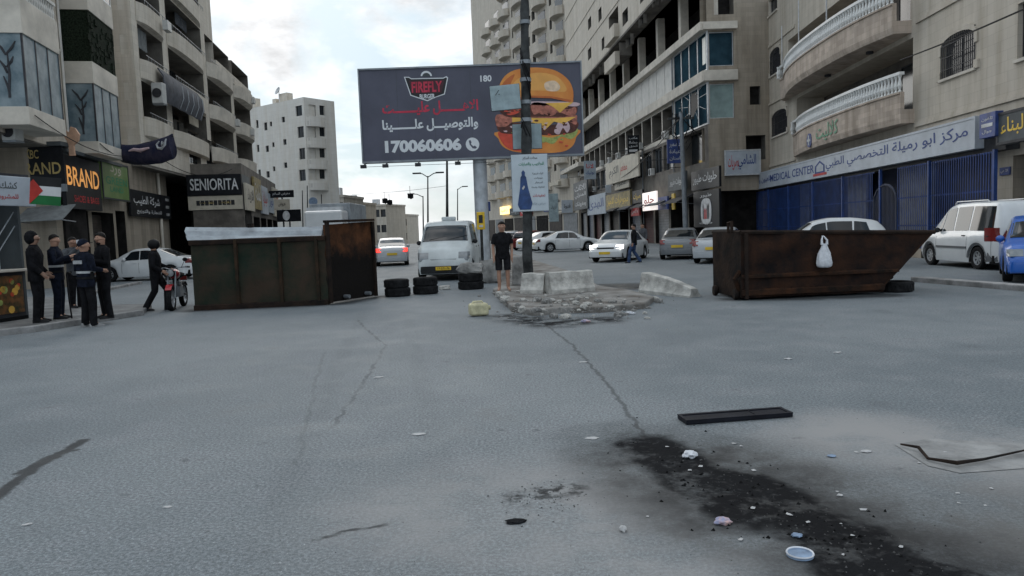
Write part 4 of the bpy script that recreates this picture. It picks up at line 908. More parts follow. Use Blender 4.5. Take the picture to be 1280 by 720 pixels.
# ------------------------------------------------------------------ billboard
BY = 33.0
A = AT(727, 140, BY); B = AT(451.5, 143, BY)
FBd = Fr((A.x, A.y), (B.x, B.y)); WB = FBd.len
z0, z1 = FBd.z(590, 197), FBd.z(590, 83); HB = z1 - z0
bb = thing('billboard', 'big slate blue billboard with a burger and Arabic slogan on a thick grey column', 'billboard', mx=FBd.M)
bd = blk(bb, 'panel', 'bill_slate', 0, WB, -.35, 0, z0, z1)
mb = MB()
for (a, b, c, d) in ((-.06, WB + .06, z0 - .08, z0), (-.06, WB + .06, z1, z1 + .07)): mb.box(a, b, -.38, .05, c, d)
mb.box(-.06, 0, -.38, .048, z0, z1); mb.box(WB, WB + .06, -.38, .048, z0, z1); mb.build('frame', 'steel_grey', bb)
def bx(px): return FBd.u(px, 0, 140)
def bz(px, py): return FBd.z(px, py)
def btext(s, x0, x1, yt, yb, m, off=.03):
    return lettering(s, bb, m, (bx(x0) + bx(x1)) / 2, .004, bz((x0 + x1) / 2, (yt + yb) / 2), abs(bx(x0) - bx(x1)), bz(600, yt) - bz(600, yb), off=off)
btext('الاهـــــــل عليـــــــت', 478, 598, 126, 144, 'bill_red'); btext('والتوصيـــل علـــــــينا', 477, 597, 148, 164, 'bill_white'); btext('170060606', 479, 575, 174, 190, 'bill_white', .05)
btext('180', 602, 616, 94, 102, 'bill_white')
def curvy(pts, n=4):
    o = []; k = len(pts)
    for i in range(k):
        p0, p1, p2, p3 = (Vector(pts[(i + j - 1) % k]) for j in range(4))
        for q in range(n): t = q / n; o.append(tuple(.5 * ((2 * p1) + (p2 - p0) * t + (2 * p0 - 5 * p1 + 4 * p2 - p3) * t * t + (3 * p1 - p0 - 3 * p2 + p3) * t ** 3)))
    return o
def bpoly(name, pts, m, lay=1, parent=None):
    if m in ('bun', 'sauce', 'lettuce', 'patty', 'onion', 'bacon', 'tomato', 'bun_light'): pts = curvy(pts)
    mb = MB(); mb.prism([(bx(x), bz(x, y)) for x, y in pts], .003, 1, .001 + .0035 * lay); return mb.build(name, m, parent or bb)
def circ(cx, cy, rx, ry=None, n=24, a0=0, a1=360): ry = ry or rx; return [(cx + rx * math.cos(R(a0 + (a1 - a0) * k / n)), cy + ry * math.sin(R(a0 + (a1 - a0) * k / n))) for k in range(n + (a1 - a0 < 360))]
bpoly('phone_disc', circ(589, 180.5, 8.5), 'bill_white', 1)
bpoly('phone_mark', [(584.5, 176), (586.5, 175), (588, 178), (587, 180), (590, 183), (592, 182), (594.5, 184.5), (592.5, 186), (589, 185.5), (585.5, 181)], 'bill_slate', 2)
# shield logo
bpoly('logo_shield', [(507, 96), (513, 96), (516, 98), (556, 97), (560, 95), (562, 97), (557, 118), (545, 122), (535, 126.5), (524, 123), (514, 119.5)], 'bill_white', 1)
bpoly('logo_shield_inner', [(508.5, 97), (513, 97.2), (516, 99), (556, 98.3), (559.5, 96.6), (560.6, 98), (556, 117), (545, 121), (535, 125), (525, 122), (515, 118.5)], 'ink_black', 2)
bpoly('logo_band', [(513, 101), (557, 100), (553, 116), (517, 117)], 'logo_dark', 3)
lettering('FIREFLY', bb, 'bill_red', bx(535), .018, bz(535, 108.6), bx(516) - bx(554), .46, off=.03)
lettering('BURGER', bb, 'bill_white', bx(535), .018, bz(535, 120.4), bx(526) - bx(545), .2, off=.03)
bpoly('logo_cap', circ(535, 95, 7, 6.5, 12, 180, 360), 'bill_white', 1); bpoly('logo_cap_dark', circ(535, 95.5, 5, 4.5, 12, 180, 360), 'sign_grey', 2)
# the burger picture, layer over layer
bpoly('bun_bottom', [(624, 164), (718, 161), (719, 172), (714, 183), (700, 190), (670, 191.5), (643, 190), (628, 184), (622, 174)], 'bun', 1)
bpoly('sauce', [(622, 165), (645, 170), (650, 180), (655, 189), (640, 188), (628, 181)], 'tomato', 2)
bpoly('lettuce_bottom', [(650, 172), (665, 168), (690, 172), (719, 160), (720, 168), (712, 174), (700, 171), (690, 180), (676, 176), (664, 179), (655, 175)], 'lettuce', 3)
bpoly('patty_lower', [(622, 156), (640, 153), (680, 157), (719, 152), (721, 160), (714, 166), (690, 169), (660, 168), (630, 167), (622, 163)], 'patty', 4)
bpoly('onion_rings', [(695, 157), (700, 150), (704, 158), (708, 151), (712, 159), (708, 166), (703, 160), (698, 168), (692, 165)], 'onion', 5)
bpoly('cheese_lower', [(640, 147), (690, 148), (720, 146), (704, 155), (692, 152), (680, 163), (668, 154), (655, 151), (640, 153)], 'cheese', 6)
bpoly('bacon_lower', [(619, 147), (624, 143), (650, 146), (690, 143), (718, 143), (721, 149), (719, 156), (706, 150), (690, 151), (668, 147), (645, 150), (632, 158), (621, 158), (619, 152)], 'bacon', 5)
bpoly('patty_upper', [(624, 134), (640, 128), (690, 128), (719, 130), (720, 142), (705, 146), (670, 146), (640, 147), (628, 143)], 'patty', 6)
bpoly('tomato_slice', [(630, 137), (642, 131), (652, 134), (648, 141), (636, 144)], 'tomato', 7)
bpoly('bacon_upper', [(664, 131), (672, 128), (690, 131), (708, 137), (719, 134), (720, 142), (712, 145), (700, 141), (688, 145), (676, 141), (667, 143)], 'bacon', 7)
bpoly('cheese_upper', [(682, 129), (717, 128), (708, 134), (700, 141), (692, 134)], 'cheese', 8)
bpoly('onion_band', [(660, 127), (720, 128), (721, 133), (700, 132), (662, 131)], 'onion', 7)
bpoly('bun_top', [(625, 127), (624, 118), (626, 106), (632, 96), (642, 89), (656, 85.5), (674, 84.5), (692, 87), (704, 93), (713, 102), (717, 113), (717, 123), (714, 128), (690, 123), (662, 122), (640, 129), (628, 131)], 'bun', 9)
bpoly('bun_highlight', [(682, 104), (694, 101), (701, 108), (697, 114), (684, 113)], 'bun_light', 10)
for k in range(1, 6):
    mb = MB(); mb.box(WB * k / 6 - .006, WB * k / 6 + .006, .0004, .0016, z0 + .01, z1 - .01); mb.build('seam', 'sign_grey', bb)
rr = random.Random(6)
for (nm, m_, n_, y0_, y1_, l_) in (('char_marks', 'patty', 16, 131, 144, 7.4), ('meat_marks', 'bacon', 12, 133, 143, 7.7), ('lower_char_marks', 'patty', 16, 150, 166, 6.4), ('lower_onion_marks', 'onion', 8, 151, 166, 6.8), ('herb_marks', 'lettuce', 8, 166, 178, 6.9), ('tomato_marks', 'tomato', 6, 168, 184, 6.6)):
    mb = MB()
    for _ in range(n_):
        cx_, cy_ = rr.uniform(630, 714), rr.uniform(y0_, y1_); n = 7
        pts_ = [(cx_ + rr.uniform(1.2, 3.6) * math.cos(2 * math.pi * q / n), cy_ + rr.uniform(.6, 1.7) * math.sin(2 * math.pi * q / n)) for q in range(n)]
        mb.prism([(bx(x), bz(x, y)) for x, y in pts_], .003, 1, .001 + .0035 * l_)
    mb.build(nm, m_, bb)
bpoly('bun_rim', [(626, 128), (640, 124.5), (662, 119.5), (690, 120.5), (714, 125), (713, 128), (690, 123), (662, 122), (640, 128.5)], 'bun_dark', 10)
bpoly('bun_glow', curvy([(640, 112), (650, 98), (672, 91), (696, 95), (708, 108), (706, 115), (684, 113.5), (660, 113)]), 'bun_mid', 9.4)
bpoly('bun_blush', curvy([(627, 116), (629, 106), (636, 98), (645, 93), (640, 104), (634, 118)]), 'bun_dark', 9.6)
# column and light brackets
mb = MB(); cx = bx(596.5); mb.tube([(cx, -.6, -.1), (cx, -.6, z1 - .5)], .31, 20); mb.build('column', 'steel_pale', bb, smooth=True)
mb = MB(); mb.tube([(cx, -.6, z0 + .6), (cx, -.2, z0 + .6)], .15, 8); mb.box(.3, WB - .3, -.5, -.36, z0 + .3, z0 + .5); mb.box(.3, WB - .3, -.5, -.36, z1 - .6, z1 - .4); mb.build('back_beam', 'steel_grey', bb)
for px in (455, 482, 522, 571, 640):
    x = bx(px); m2 = MB(); m2.tube([(x, -.1, z0 - .06), (x, .75, z0 - .24)], .025, 5); m2.box(x - .12, x + .12, .68, .86, z0 - .36, z0 - .22); m2.build('floodlight', 'frame_dark', bb)
mb = MB(); mb.tube([(bx(455), .7, z0 - .3), (bx(640), .7, z0 - .3)], .012, 4); mb.build('lighting_rail', 'frame_dark', bb)

# ------------------------------------------------------------------ pole with poster and boards
pb = G(660, 356, .12); PY = pb.y
pt = AT(655, -60, PY)
pl = thing('utility_pole', 'dark cable wrapped utility pole rising in front of the billboard', 'pole', pb)
pts = []; rs = []
rr = random.Random(2)
for k in range(24):
    t = k / 23; p = (pt - pb) * t; pts.append((p.x + rr.uniform(-.012, .012), p.y, p.z)); rs.append(.145 - .05 * t + (rr.random() * .03 if 5 < k < 20 else 0))
mb = MB(); mb.tube(pts, rs, 12); mb.build('shaft', 'pole_dark', pl, smooth=True)
def pp(py): t = (AT(656, py, PY).z - pb.z) / (pt.z - pb.z); return (pt - pb) * t
for k in range(4):
    mb = MB(); a = pp(20 + 20 * k); b = pp(150 + 10 * k); n = 9
    mb.tube([(a.x + (b.x - a.x) * q / n + .13 * math.cos(1.5 * k + q * .9), a.y + .13 * math.sin(1.5 * k + q * .9) - .02, a.z + (b.z - a.z) * q / n) for q in range(n + 1)], .022, 5); mb.build('cable', 'black', pl)
for (y, r_) in ((28, .14), (78, .16), (100, .155), (128, .15), (150, .15)):
    a = pp(y); mb = MB(); mb.tube([(a.x, a.y, a.z - .05), (a.x, a.y, a.z + .05)], r_, 10); mb.build('clamp', 'steel_grey', pl)
def pole_board(name, label, cat, px0, px1, y0, y1, m, off, frame='frame_dark', tilt=0, texts=()):
    A = AT(px1, (y0 + y1) / 2, PY - off); B = AT(px0, (y0 + y1) / 2, PY - off); f = Fr((A.x, A.y), (B.x, B.y)); za, zb = f.z((px0 + px1) / 2, y1), f.z((px0 + px1) / 2, y0)
    o = thing(name, label, cat, mx=f.sub(0, 0, za) @ Matrix.Rotation(R(tilt), 4, 'Y')); w_, h_ = f.len, zb - za
    blk(o, 'board', m, 0, w_, -.03, 0, 0, h_, bevel=.008)
    mb = MB(); t = .02; mb.box(-.01, w_ + .01, -.05, -.031, -.01, h_ + .01); mb.build('backing_frame', frame, o)
    for (s, fu, fz, fw, fh, mm_) in texts: lettering(s, o, mm_, w_ * (1 - fu), .006, h_ * fz, w_ * fw, h_ * fh)
    return o, w_, h_
o, w_, h_ = pole_board('notice_board', 'blank pale green board fixed askew to the upper pole, over the burger bun', 'board', 614, 651, 105, 136, 'sticker', .22, tilt=3.5, texts=[('⁄.', .24, .72, .16, .2, 'ink_black')])
o, w_, h_ = pole_board('notice_board', 'pale green blank board low on the pole, across the burger middle', 'board', 641, 677, 155, 186, 'sticker', -.22)
o, w_, h_ = pole_board('street_poster', 'white poster with a figure in a long blue coat, hung on the cable wrapped pole', 'poster', 640, 685, 193, 264, 'poster', .24, 'steel_grey',
    texts=[('محلات السلام', .52, .93, .4, .07, 'sign_grey'), ('للجلابيب والعبايات', .55, .83, .7, .07, 'ink_green'), ('ازياء شرعية', .72, .66, .3, .04, 'sign_grey'), ('موديلات', .74, .58, .24, .04, 'sign_grey'), ('اسعار', .74, .5, .22, .04, 'sign_grey'), ('تشكيلة واسعة', .72, .42, .36, .04, 'sign_grey'), ('تخفيضات', .74, .27, .34, .06, 'ink_red'), ('عرض خاص', .70, .13, .45, .06, 'sign_bluegrey')])
mb = MB(); s_ = lambda x, z: (w_ * (1 - x), h_ * z)
mb.prism([s_(*p) for p in [(.20, .03), (.14, .12), (.22, .42), (.24, .60), (.32, .68), (.40, .60), (.44, .42), (.55, .14), (.50, .03)]], .003, 1, .004); mb.prism([s_(*p) for p in [(.28, .62), (.27, .69), (.32, .73), (.37, .69), (.36, .62)]], .003, 1, .008); mb.build('coat_picture', 'poster_blue', o)
mb = MB(); mb.prism([s_(*p) for p in [(.27, .41), (.33, .46), (.36, .43), (.30, .38)]], .003, 1, .012); mb.build('hand_picture', 'paper', o)

# ------------------------------------------------------------------ street lamps, poles, traffic lights, wires
def lamp_post(label, px, pyb, pyt, Y, arms, name='street_lamp', r=.09):
    a = AT(px, pyb, Y); b = AT(px + (pyt - pyb) * -.02, pyt, Y); a.z = gz(Y); o = thing(name, label, 'street lamp' if arms else 'pole', a)
    mb = MB(); mb.tube([(0, 0, 0), ((b.x - a.x) * .5, 0, (b.z - a.z) * .5), (b.x - a.x, 0, b.z - a.z)], [r, r * .8, r * .55], 8); mb.build('post', 'pole_dark', o)
    for dx in arms:
        mb = MB(); e = (b.x - a.x + dx, 0, b.z - a.z + .25); mb.tube([(b.x - a.x, 0, b.z - a.z - .1), (b.x - a.x + dx * .5, 0, b.z - a.z + .2), e], .04, 6); mb.build('arm', 'pole_dark', o)
        mb = MB(); mb.box(e[0] - .35, e[0] + .35, -.12, .12, e[2] - .06, e[2] + .06); mb.build('lamp_head', 'frame_dark', o, bevel=.03)
    return o
lamp_post('double armed street lamp beyond the van, under the left half of the billboard', 533.5, 282, 220, 62, (-.9, 1.0))
lamp_post('single straight dark pole beside the van roof under the billboard', 557, 275, 190, 44, (), 'post', .1)
lamp_post('thin tall post left of the double lamp, far down the road', 528, 282, 245, 75, (-1.2,))
lamp_post('slim lamp post far off at the right of the sky gap', 571, 285, 236, 90, (.9,))
up = AT(858, 300, 52); o = thing('utility_pole', 'tall dark utility pole carrying cables before the black corner shop', 'pole', (up.x, up.y, 0))
tp_ = AT(851, 140, 52); mb = MB(); mb.tube([(0, 0, 0), (tp_.x - up.x, 0, tp_.z)], [.2, .13], 10); mb.build('shaft', 'steel_grey', o)
mb = MB(); mb.box(-.9 + tp_.x - up.x, .9 + tp_.x - up.x, -.06, .06, tp_.z - .5, tp_.z - .36); mb.build('crossarm', 'pole_dark', o)
def traffic_light(label, px, pyt, pyb, Y):
    a = AT(px, pyb, Y); b = AT(px, pyt, Y); h = b.z - a.z; o = thing('traffic_light', label, 'traffic light', (a.x, a.y, a.z))
    MB().box(-.2, .2, -.15, .15, 0, h).build('housing', 'black', o, bevel=.04)
    for k in range(3): MB().lathe([(0, 0), (.12, .0), (.12, .09), (.0, .04)], (0, .16, h * (.2 + .3 * k)), (0, 1, 0), 10).build('signal_lens', 'red_lens' if k == 2 else 'glass_dark', o)
    MB().tube([(0, -.2, h), (0, -.2, h + .9)], .02, 4).build('hanger', 'black', o)
traffic_light('left one of two small traffic lights hung over the far road', 481, 254, 248, 60)
traffic_light('right one of two small traffic lights hung over the far road', 487, 256, 250, 60)
traffic_light('lone traffic light hanging higher under the billboard, over the far road', 513, 248, 242, 56)
def _w(): pass
def wire(label, a, b, sag=.6, r=.016):
    a = Vector(a); b = Vector(b); pts = []
    for k in range(15):
        t = k / 14; p = a.lerp(b, t); p.z -= sag * 4 * t * (1 - t); pts.append(p - a)
    o = thing('overhead_cable', label, 'cable', a); MB().tube(pts, r, 4).build('strand', 'black', o)
c0 = AT(851, 146, 52)
wire('thin span wire over the far road that the three traffic lights hang from', AT(440, 243, 60), AT(560, 232, 57), .1, .015)
wire('thick black cable strung along the right stone house past the grilled window', Q1.at(-1, .3, Q1.z(1290, 6, .3)), Q1.at(Q1.u(1145, .3, 72), .9, Q1.z(1145, 74, .3)), .1, .03)
wire('cable running from the dark utility pole to the stone house corner', c0, Q1.at(LQ - 1, .2, Q1.z(955, 212)), .5, .03)
wire('second cable sagging from the utility pole under the smashed corner glass', c0, Q1.at(LQ - 1, .2, Q1.z(955, 195)), .9, .03)
wire('cable from the utility pole along the white infill panels', c0, Q2.at(LQ2 * .6, .6, 9.5), 1.2, .03)
wire('lower cable from the utility pole along the far shops', c0, Q2.at(LQ2 * .8, .6, 6.5), 1.5, .03)
o = thing('cable_bundle', 'tangled bundle of loose cables hanging before the smashed glass bay', 'cables', c0)
rr = random.Random(9); mb = MB()
for k in range(9):
    x = rr.uniform(-.7, .8); z = rr.uniform(-.6, .4)
    mb.tube([(0, 0, -.2), (x, rr.uniform(-.2, .2), z + .6), (x * 1.3, rr.uniform(-.2, .2), z - .4 - rr.random()), (x * .5, 0, -1.4 - rr.random())], .03, 4)
mb.build('strands', 'black', o)

# ------------------------------------------------------------------ wheels, tyres
def tyre_geo(mb, c, r, w_, ax=(0, 1, 0), seg=24, inner=.62):
    mb.lathe([(r * inner, -w_ * .42), (r * .78, -w_ * .52), (r * .93, -w_ * .5), (r, -w_ * .36), (r * 1.004, -w_ * .12), (r * .985, -w_ * .1), (r * .985, w_ * .1), (r * 1.004, w_ * .12), (r, w_ * .36), (r * .93, w_ * .5), (r * .78, w_ * .52), (r * inner, w_ * .42), (r * inner, -w_ * .42)], c, ax, seg)
def make_wheel(parent, x, y, r, w_=.2, spokes=7, side=1):
    mb = MB(); tyre_geo(mb, (x, y, r), r, w_); t = mb.build('wheel', 'tyre', parent, smooth=True)
    mb = MB(); o = y + side * w_ * .36
    mb.lathe([(r * .63, w_ * .05 * side), (r * .63, w_ * .40 * side), (r * .56, w_ * .40 * side), (r * .53, w_ * .2 * side)], (x, y, r), (0, 1, 0), 24)
    mb.lathe([(0, .34 * w_ * side), (r * .16, .34 * w_ * side), (r * .17, .2 * w_ * side)], (x, y, r), (0, 1, 0), 12)
    for k in range(spokes):
        a = 2 * math.pi * k / spokes; d = Vector((math.cos(a), 0, math.sin(a))); q = Vector((-d.z, 0, d.x))
        c = Vector((x, y + side * w_ * .28, r)); vs = [c + d * r * .12 + q * r * .07, c + d * r * .12 - q * r * .07, c + d * r * .58 - q * r * .1, c + d * r * .58 + q * r * .1]
        vs += [v - Vector((0, side * .025, 0)) for v in vs]; mb.add(vs, [(0, 1, 2, 3), (4, 7, 6, 5), (0, 3, 7, 4), (1, 5, 6, 2), (2, 6, 7, 3), (0, 4, 5, 1)])
    mb.build('rim', 'rim', t)
    mb = MB(); mb.lathe([(0, .12 * w_ * side), (r * .6, .12 * w_ * side)], (x, y, r), (0, 1, 0), 16); mb.build('brake_disc', 'underbody', t)

# ------------------------------------------------------------------ vehicles: +X is forward, origin on the road under the middle
def interp(pts, x):
    if x <= pts[0][0]: return pts[0][1]
    for (a, b), (c, d) in zip(pts, pts[1:]):
        if x <= c:
            t = (x - a) / (c - a); return b + (d - b) * t
    return pts[-1][1]
def smoothf(pts, x, s=.07): return sum(interp(pts, x + s * k) * w_ for k, w_ in ((-2, .1), (-1, .2), (0, .4), (1, .2), (2, .1)))
def car(name, label, loc, rz, top, belt, L, W, wb, r, paintm, side_win, screens, xf=None, group='cars along the street', cat='car', tumble=.30, trim='plastic_dark', lights_on=False, brake_on=False, plate='yellow', grille_m='plastic_dark', bumper_m=None, arch_trim=False, nose='sedan', lamp_h=(.62, .78), lamp_r=None, roof_rails=False, plate_txt=None):
    root = thing(name, label, cat, loc, rz, group)
    hw = W / 2; xa = (xf if xf is not None else (wb / 2)); xr = xa - wb
    def hwf(x): e = abs(x) / (L / 2); return hw * (1 - .13 * e ** 7 - .03 * e ** 2)
    def sec(x):
        zt = smoothf(top, x); zb = min(smoothf(belt, x), zt - .015); z0 = .19 + .05 * max(0, (abs(x) - L * .42) / (L * .08))
        for c in (xa, xr):
            d = abs(x - c)
            if d < r * 1.17: z0 = max(z0, r + math.sqrt((r * 1.17) ** 2 - d * d) * .98)
        y = hwf(x); hz = zb - z0; yr = max(.12, y * .93 - tumble * max(0, zt - zb) - .02)
        cab = zt - zb
        k = min(1, max(0, cab / .25)); yr_ = yr if cab > .25 else yr * k + (y * .84) * (1 - k)
        e = min(.07, cab * .4)
        return [(y * .955, z0), (y * .985, z0 + hz * .14), (y * 1.0, z0 + hz * .45), (y * .992, z0 + hz * .74), (y * .965, zb - hz * .06), (y * .93, zb), (yr_, zt - e), (yr_ - e * .9, zt - e * .22), (yr_ * .55, zt), (0, zt + .008)]
    n = 84; xs_ = [-L / 2 + L * k / n for k in range(n + 1)]; rings = []
    for x in xs_:
        h = sec(x); rings.append([Vector((x, y, z)) for y, z in h] + [Vector((x, -y, z)) for y, z in h[-2::-1]])
    mb = MB(); mb.rings(rings, cap=True, closed=False); bodyo = mb.build('body', paintm, root, smooth=True, ang=55)
    # underbody and arches
    mb = MB(); mb.box(-L / 2 + .12, L / 2 - .12, -hw * .9, hw * .9, .2, .42); mb.box(-L / 2 + .3, L / 2 - .3, -hw * .72, hw * .72, .3, .75)
    mb.build('underbody', 'underbody', root)
    def on_side(x, t, s, off=.008):
        h = sec(x); a, b = h[5], h[6]; y = a[0] + (b[0] - a[0]) * t; z = a[1] + (b[1] - a[1]) * t; nn = Vector((0, (b[1] - a[1]), (a[0] - b[0]))).normalized()
        return Vector((x, s * (y + nn.y * off), z + nn.z * off))
    def low_side(x, z, s, off=.006):
        h = sec(x)
        for (ya, za), (yb, zb) in zip(h[:6], h[1:6]):
            if za <= z <= zb + 1e-6: return Vector((x, s * (ya + (yb - ya) * (z - za) / max(1e-6, zb - za) + off), z))
        return Vector((x, s * (h[0][0] + off), z))
    for s in (1, -1):
        for (a0, a1, b0, b1) in side_win:     # bottom x range, top x range
            nx = 8; nt_ = 4; rg = []
            for j in range(nt_ + 1):
                t = .06 + .86 * j / nt_; q = j / nt_; xa_ = a0 + (b0 - a0) * q; xb_ = a1 + (b1 - a1) * q
                rg.append([on_side(xa_ + (xb_ - xa_) * i / nx, t, s) for i in range(nx + 1)])
            mb = MB(); mb.rings(rg, cap=False, closed=False); mb.build('side_window', 'car_glass', root, smooth=True, fixn=False)
    for nm, x0, x1 in screens:
        rg = []
        for j in range(9):
            x = x0 + (x1 - x0) * j / 8; h = sec(x); row = []; yr = h[6][0] * .95
            dx = .02 if x0 > x1 else -.02
            for i in range(-8, 9):
                y = yr * i / 8; hh = [p for p in h[6:]]; ay = abs(y); z = hh[-1][1]
                for (ya, za), (yb, zb) in zip(hh, hh[1:]):
                    if yb <= ay <= ya: z = za + (zb - za) * (ya - ay) / max(1e-6, ya - yb)
                row.append(Vector((x, y, z + .012)))
            rg.append(row)
        mb = MB(); mb.rings(rg, cap=False, closed=False); mb.build(nm, 'car_glass', root, smooth=True, fixn=False)
    for x in (xa, xr):
        for s in (1, -1): make_wheel(root, x, s * (hw - .13), r, .2, side=s)
    if arch_trim:
        for x in (xa, xr):
            for s in (1, -1):
                mb = MB(); rg = []
                for k in range(15):
                    t = math.pi * k / 14; rg.append([low_side(x + r * q * math.cos(t), max(.25, r + r * q * math.sin(t)), s, .02 if j else .006) for j, q in ((0, 1.17), (1, 1.19), (1, 1.36), (0, 1.38))])
                mb.rings(rg, cap=False, closed=False); mb.build('wheel_arch_trim', 'plastic_grey', root, smooth=True)
    # ends
    def endx(z, y, sgn):
        """how far the body reaches at height z, offset y"""
        best = 0
        for x in (xs_ if sgn < 0 else xs_[::-1]):
            h = sec(x)
            if h[0][1] <= z <= h[-1][1] + .01 and abs(y) <= hwf(x): best = x; break
        return best
    def lamp(nm, sgn, s, y0, y1, z0, z1, m, dep=.05):
        mb = MB(); rg = []
        for i in range(6):
            y = y0 + (y1 - y0) * i / 5
            row = []
            for j in range(4):
                z = z0 + (z1 - z0) * j / 3; x = endx(z, y, sgn) + sgn * .012; row.append(Vector((x, s * y, z)))
            row2 = [v - Vector((sgn * dep, 0, 0)) for v in row[::-1]]; rg.append(row + row2)
        mb.rings(rg); return mb.build(nm, m, root, smooth=True)
    zl, zh = lamp_h
    for s in (1, -1):
        lamp('headlight', 1, s, hw * .52, hw * .9, zl, zh, 'lens_on' if lights_on else 'lens')
        rl = lamp_r or (hw * .62, hw * .92, lamp_h[0] + .1, lamp_h[1] + .14)
        lamp('tail_light', -1, s, *rl, 'red_on' if brake_on else 'red_lens')
        mx_ = side_win[0][1] - .12 if side_win[0][1] > side_win[0][0] else side_win[0][0]
        xm = max(q for w_ in side_win for q in w_[:2]) - .18; p = on_side(xm, .12, s, .1)
        mb = MB(); mb.ball(p, .11, 10, .55, .9, .75); mb.build('mirror', trim if bumper_m else paintm, root, smooth=True)
    mb = MB(); gx = endx(lamp_h[0] - .02, 0, 1) + .008; mb.box(gx - .06, gx + .012, -hw * .45, hw * .45, lamp_h[0] - .06, lamp_h[0] + .06)
    for k in range(3): mb.box(gx, gx + .018, -hw * .43, hw * .43, lamp_h[0] - .045 + .038 * k, lamp_h[0] - .035 + .038 * k)
    mb.build('grille', grille_m, root)
    for sgn in (1, -1):
        rg = []
        for i in range(-10, 11):
            y = hw * .94 * i / 10; xx = endx(.42, y, sgn) + sgn * (.035 - .03 * (abs(i) / 10) ** 4)
            rg.append([(xx - sgn * .12, y, .24), (xx, y, .26), (xx + sgn * .01, y, .36), (xx, y, .5), (xx - sgn * .1, y, .53)])
        mb = MB(); mb.rings(rg, cap=True); mb.build('bumper', bumper_m or paintm, root, smooth=True, ang=50)
        zz = .43 if sgn > 0 else (.62 if plate == 'yellow' else .5); xx = endx(zz, 0, sgn) + sgn * .05
        mb = MB(); mb.box(xx - .012, xx + .012, -.26, .26, zz - .058, zz + .058); o = mb.build('licence_plate', 'plate_yellow', root)
        if plate_txt:
            ot = lettering(plate_txt, o, 'ink_black', 0, 0, 0, .42, .07); 
            ot.matrix_local = Matrix.Translation((xx + sgn * .014, 0, zz)) @ Matrix.Rotation(R(-90 * sgn), 4, 'Z')
        mb = MB(); mb.box(xx - sgn * .06 - .02, xx - sgn * .06 + .02 , -hw * .62, hw * .62, .285, .35); mb.build('lower_intake', 'plastic_dark', root)
    # shut lines, handles, sill
    for s in (1, -1):
        mb = MB(); xsx = sorted({round(w_[0], 2) for w_ in side_win[:2]} | {round(max(w_[1] for w_ in side_win) - .05, 2)})
        for x in xsx:
            zz = [.34 + (sec(x)[5][1] - .36) * k / 6 for k in range(7)]
            rg = [[low_side(x - .006, z, s, .003), low_side(x + .006, z, s, .003)] for z in zz]; mb.rings(rg, cap=False, closed=False)
        mb.build('door_gap', 'underbody', root, fixn=False)
        for x in xsx[:2]:
            p = low_side(x + .18, sec(x + .18)[5][1] - .1, s, .015); mb = MB(); mb.box(p.x - .08, p.x + .08, p.y - .012, p.y + .012, p.z - .015, p.z + .015); mb.build('door_handle', trim if bumper_m else paintm, root)
        if arch_trim:
            mb = MB(); p0 = low_side(-.2, .62, s, .012); mb.box(xr + r * 1.5, xa - r * 1.5, p0.y - .02, p0.y + .015, .60, .66); mb.build('side_strip', 'plastic_grey', root)
        if roof_rails:
            mb = MB(); h = sec(-.4); mb.tube([(-1.5, s * (h[6][0] - .06), h[6][1] + .03), (-1.4, s * (h[6][0] - .06), h[6][1] + .1), (.2, s * (h[6][0] - .06), h[6][1] + .1), (.3, s * (h[6][0] - .06), h[6][1] + .03)], .02, 6); mb.build('roof_rail', 'alu', root)
    return root
SEDAN = dict(top=[(-2.3, .62), (-2.24, .92), (-1.7, 1.0), (-1.25, 1.16), (-.75, 1.38), (-.2, 1.44), (.35, 1.40), (.75, 1.2), (1.12, .98), (1.8, .86), (2.18, .70), (2.28, .48), (2.3, .42)],
             belt=[(-2.3, .56), (-2.2, .86), (-1, .92), (.8, .88), (1.3, .86), (1.9, .78), (2.2, .62), (2.3, .40)], L=4.6, W=1.78, wb=2.68, r=.32,
             side_win=[(-.95, -.02, -.72, .0), (.02, .82, .03, .42)], screens=[('windscreen', 1.08, .42), ('rear_window', -1.62, -.86)], xf=1.36)
HATCH = dict(top=[(-1.95, .60), (-1.93, .95), (-1.85, 1.12), (-1.55, 1.42), (-.9, 1.52), (-.1, 1.54), (.4, 1.45), (.85, 1.18), (1.15, 1.0), (1.7, .88), (1.93, .66), (2.0, .45)],
             belt=[(-1.95, .58), (-1.9, .92), (-1, .96), (.8, .92), (1.3, .9), (1.75, .78), (1.95, .55), (2, .42)], L=3.95, W=1.72, wb=2.48, r=.31,
             side_win=[(-1.35, -.78, -1.2, -.82), (-.74, .02, -.76, .03), (.06, .9, .07, .5)], screens=[('windscreen', 1.12, .5), ('rear_window', -1.9, -1.6)], xf=1.25)
SUV = dict(HATCH); SUV['top'] = [(a, b * 1.07 if b > 1 else b) for a, b in HATCH['top']]
MPV = dict(top=[(-2.15, .7), (-2.13, 1.3), (-2.08, 1.84), (-1.95, 1.94), (-.8, 1.97), (.1, 1.95), (.5, 1.86), (.95, 1.46), (1.3, 1.16), (1.85, 1.0), (2.08, .82), (2.15, .5)],
           belt=[(-2.15, .66), (-2.1, 1.06), (-1, 1.08), (.9, 1.06), (1.35, 1.04), (1.85, .9), (2.1, .7), (2.15, .45)], L=4.3, W=1.8, wb=2.68, r=.33,
           side_win=[(-1.92, -.86, -1.86, -.9), (-.8, -.05, -.82, -.06), (.02, .62, .02, .52), (.68, .98, .58, .66)], screens=[('windscreen', 1.28, .55)], xf=1.38, tumble=.16, arch_trim=True, bumper_m='plastic_grey', roof_rails=True, lamp_h=(.78, .98), lamp_r=(.70, .86, .82, 1.2))
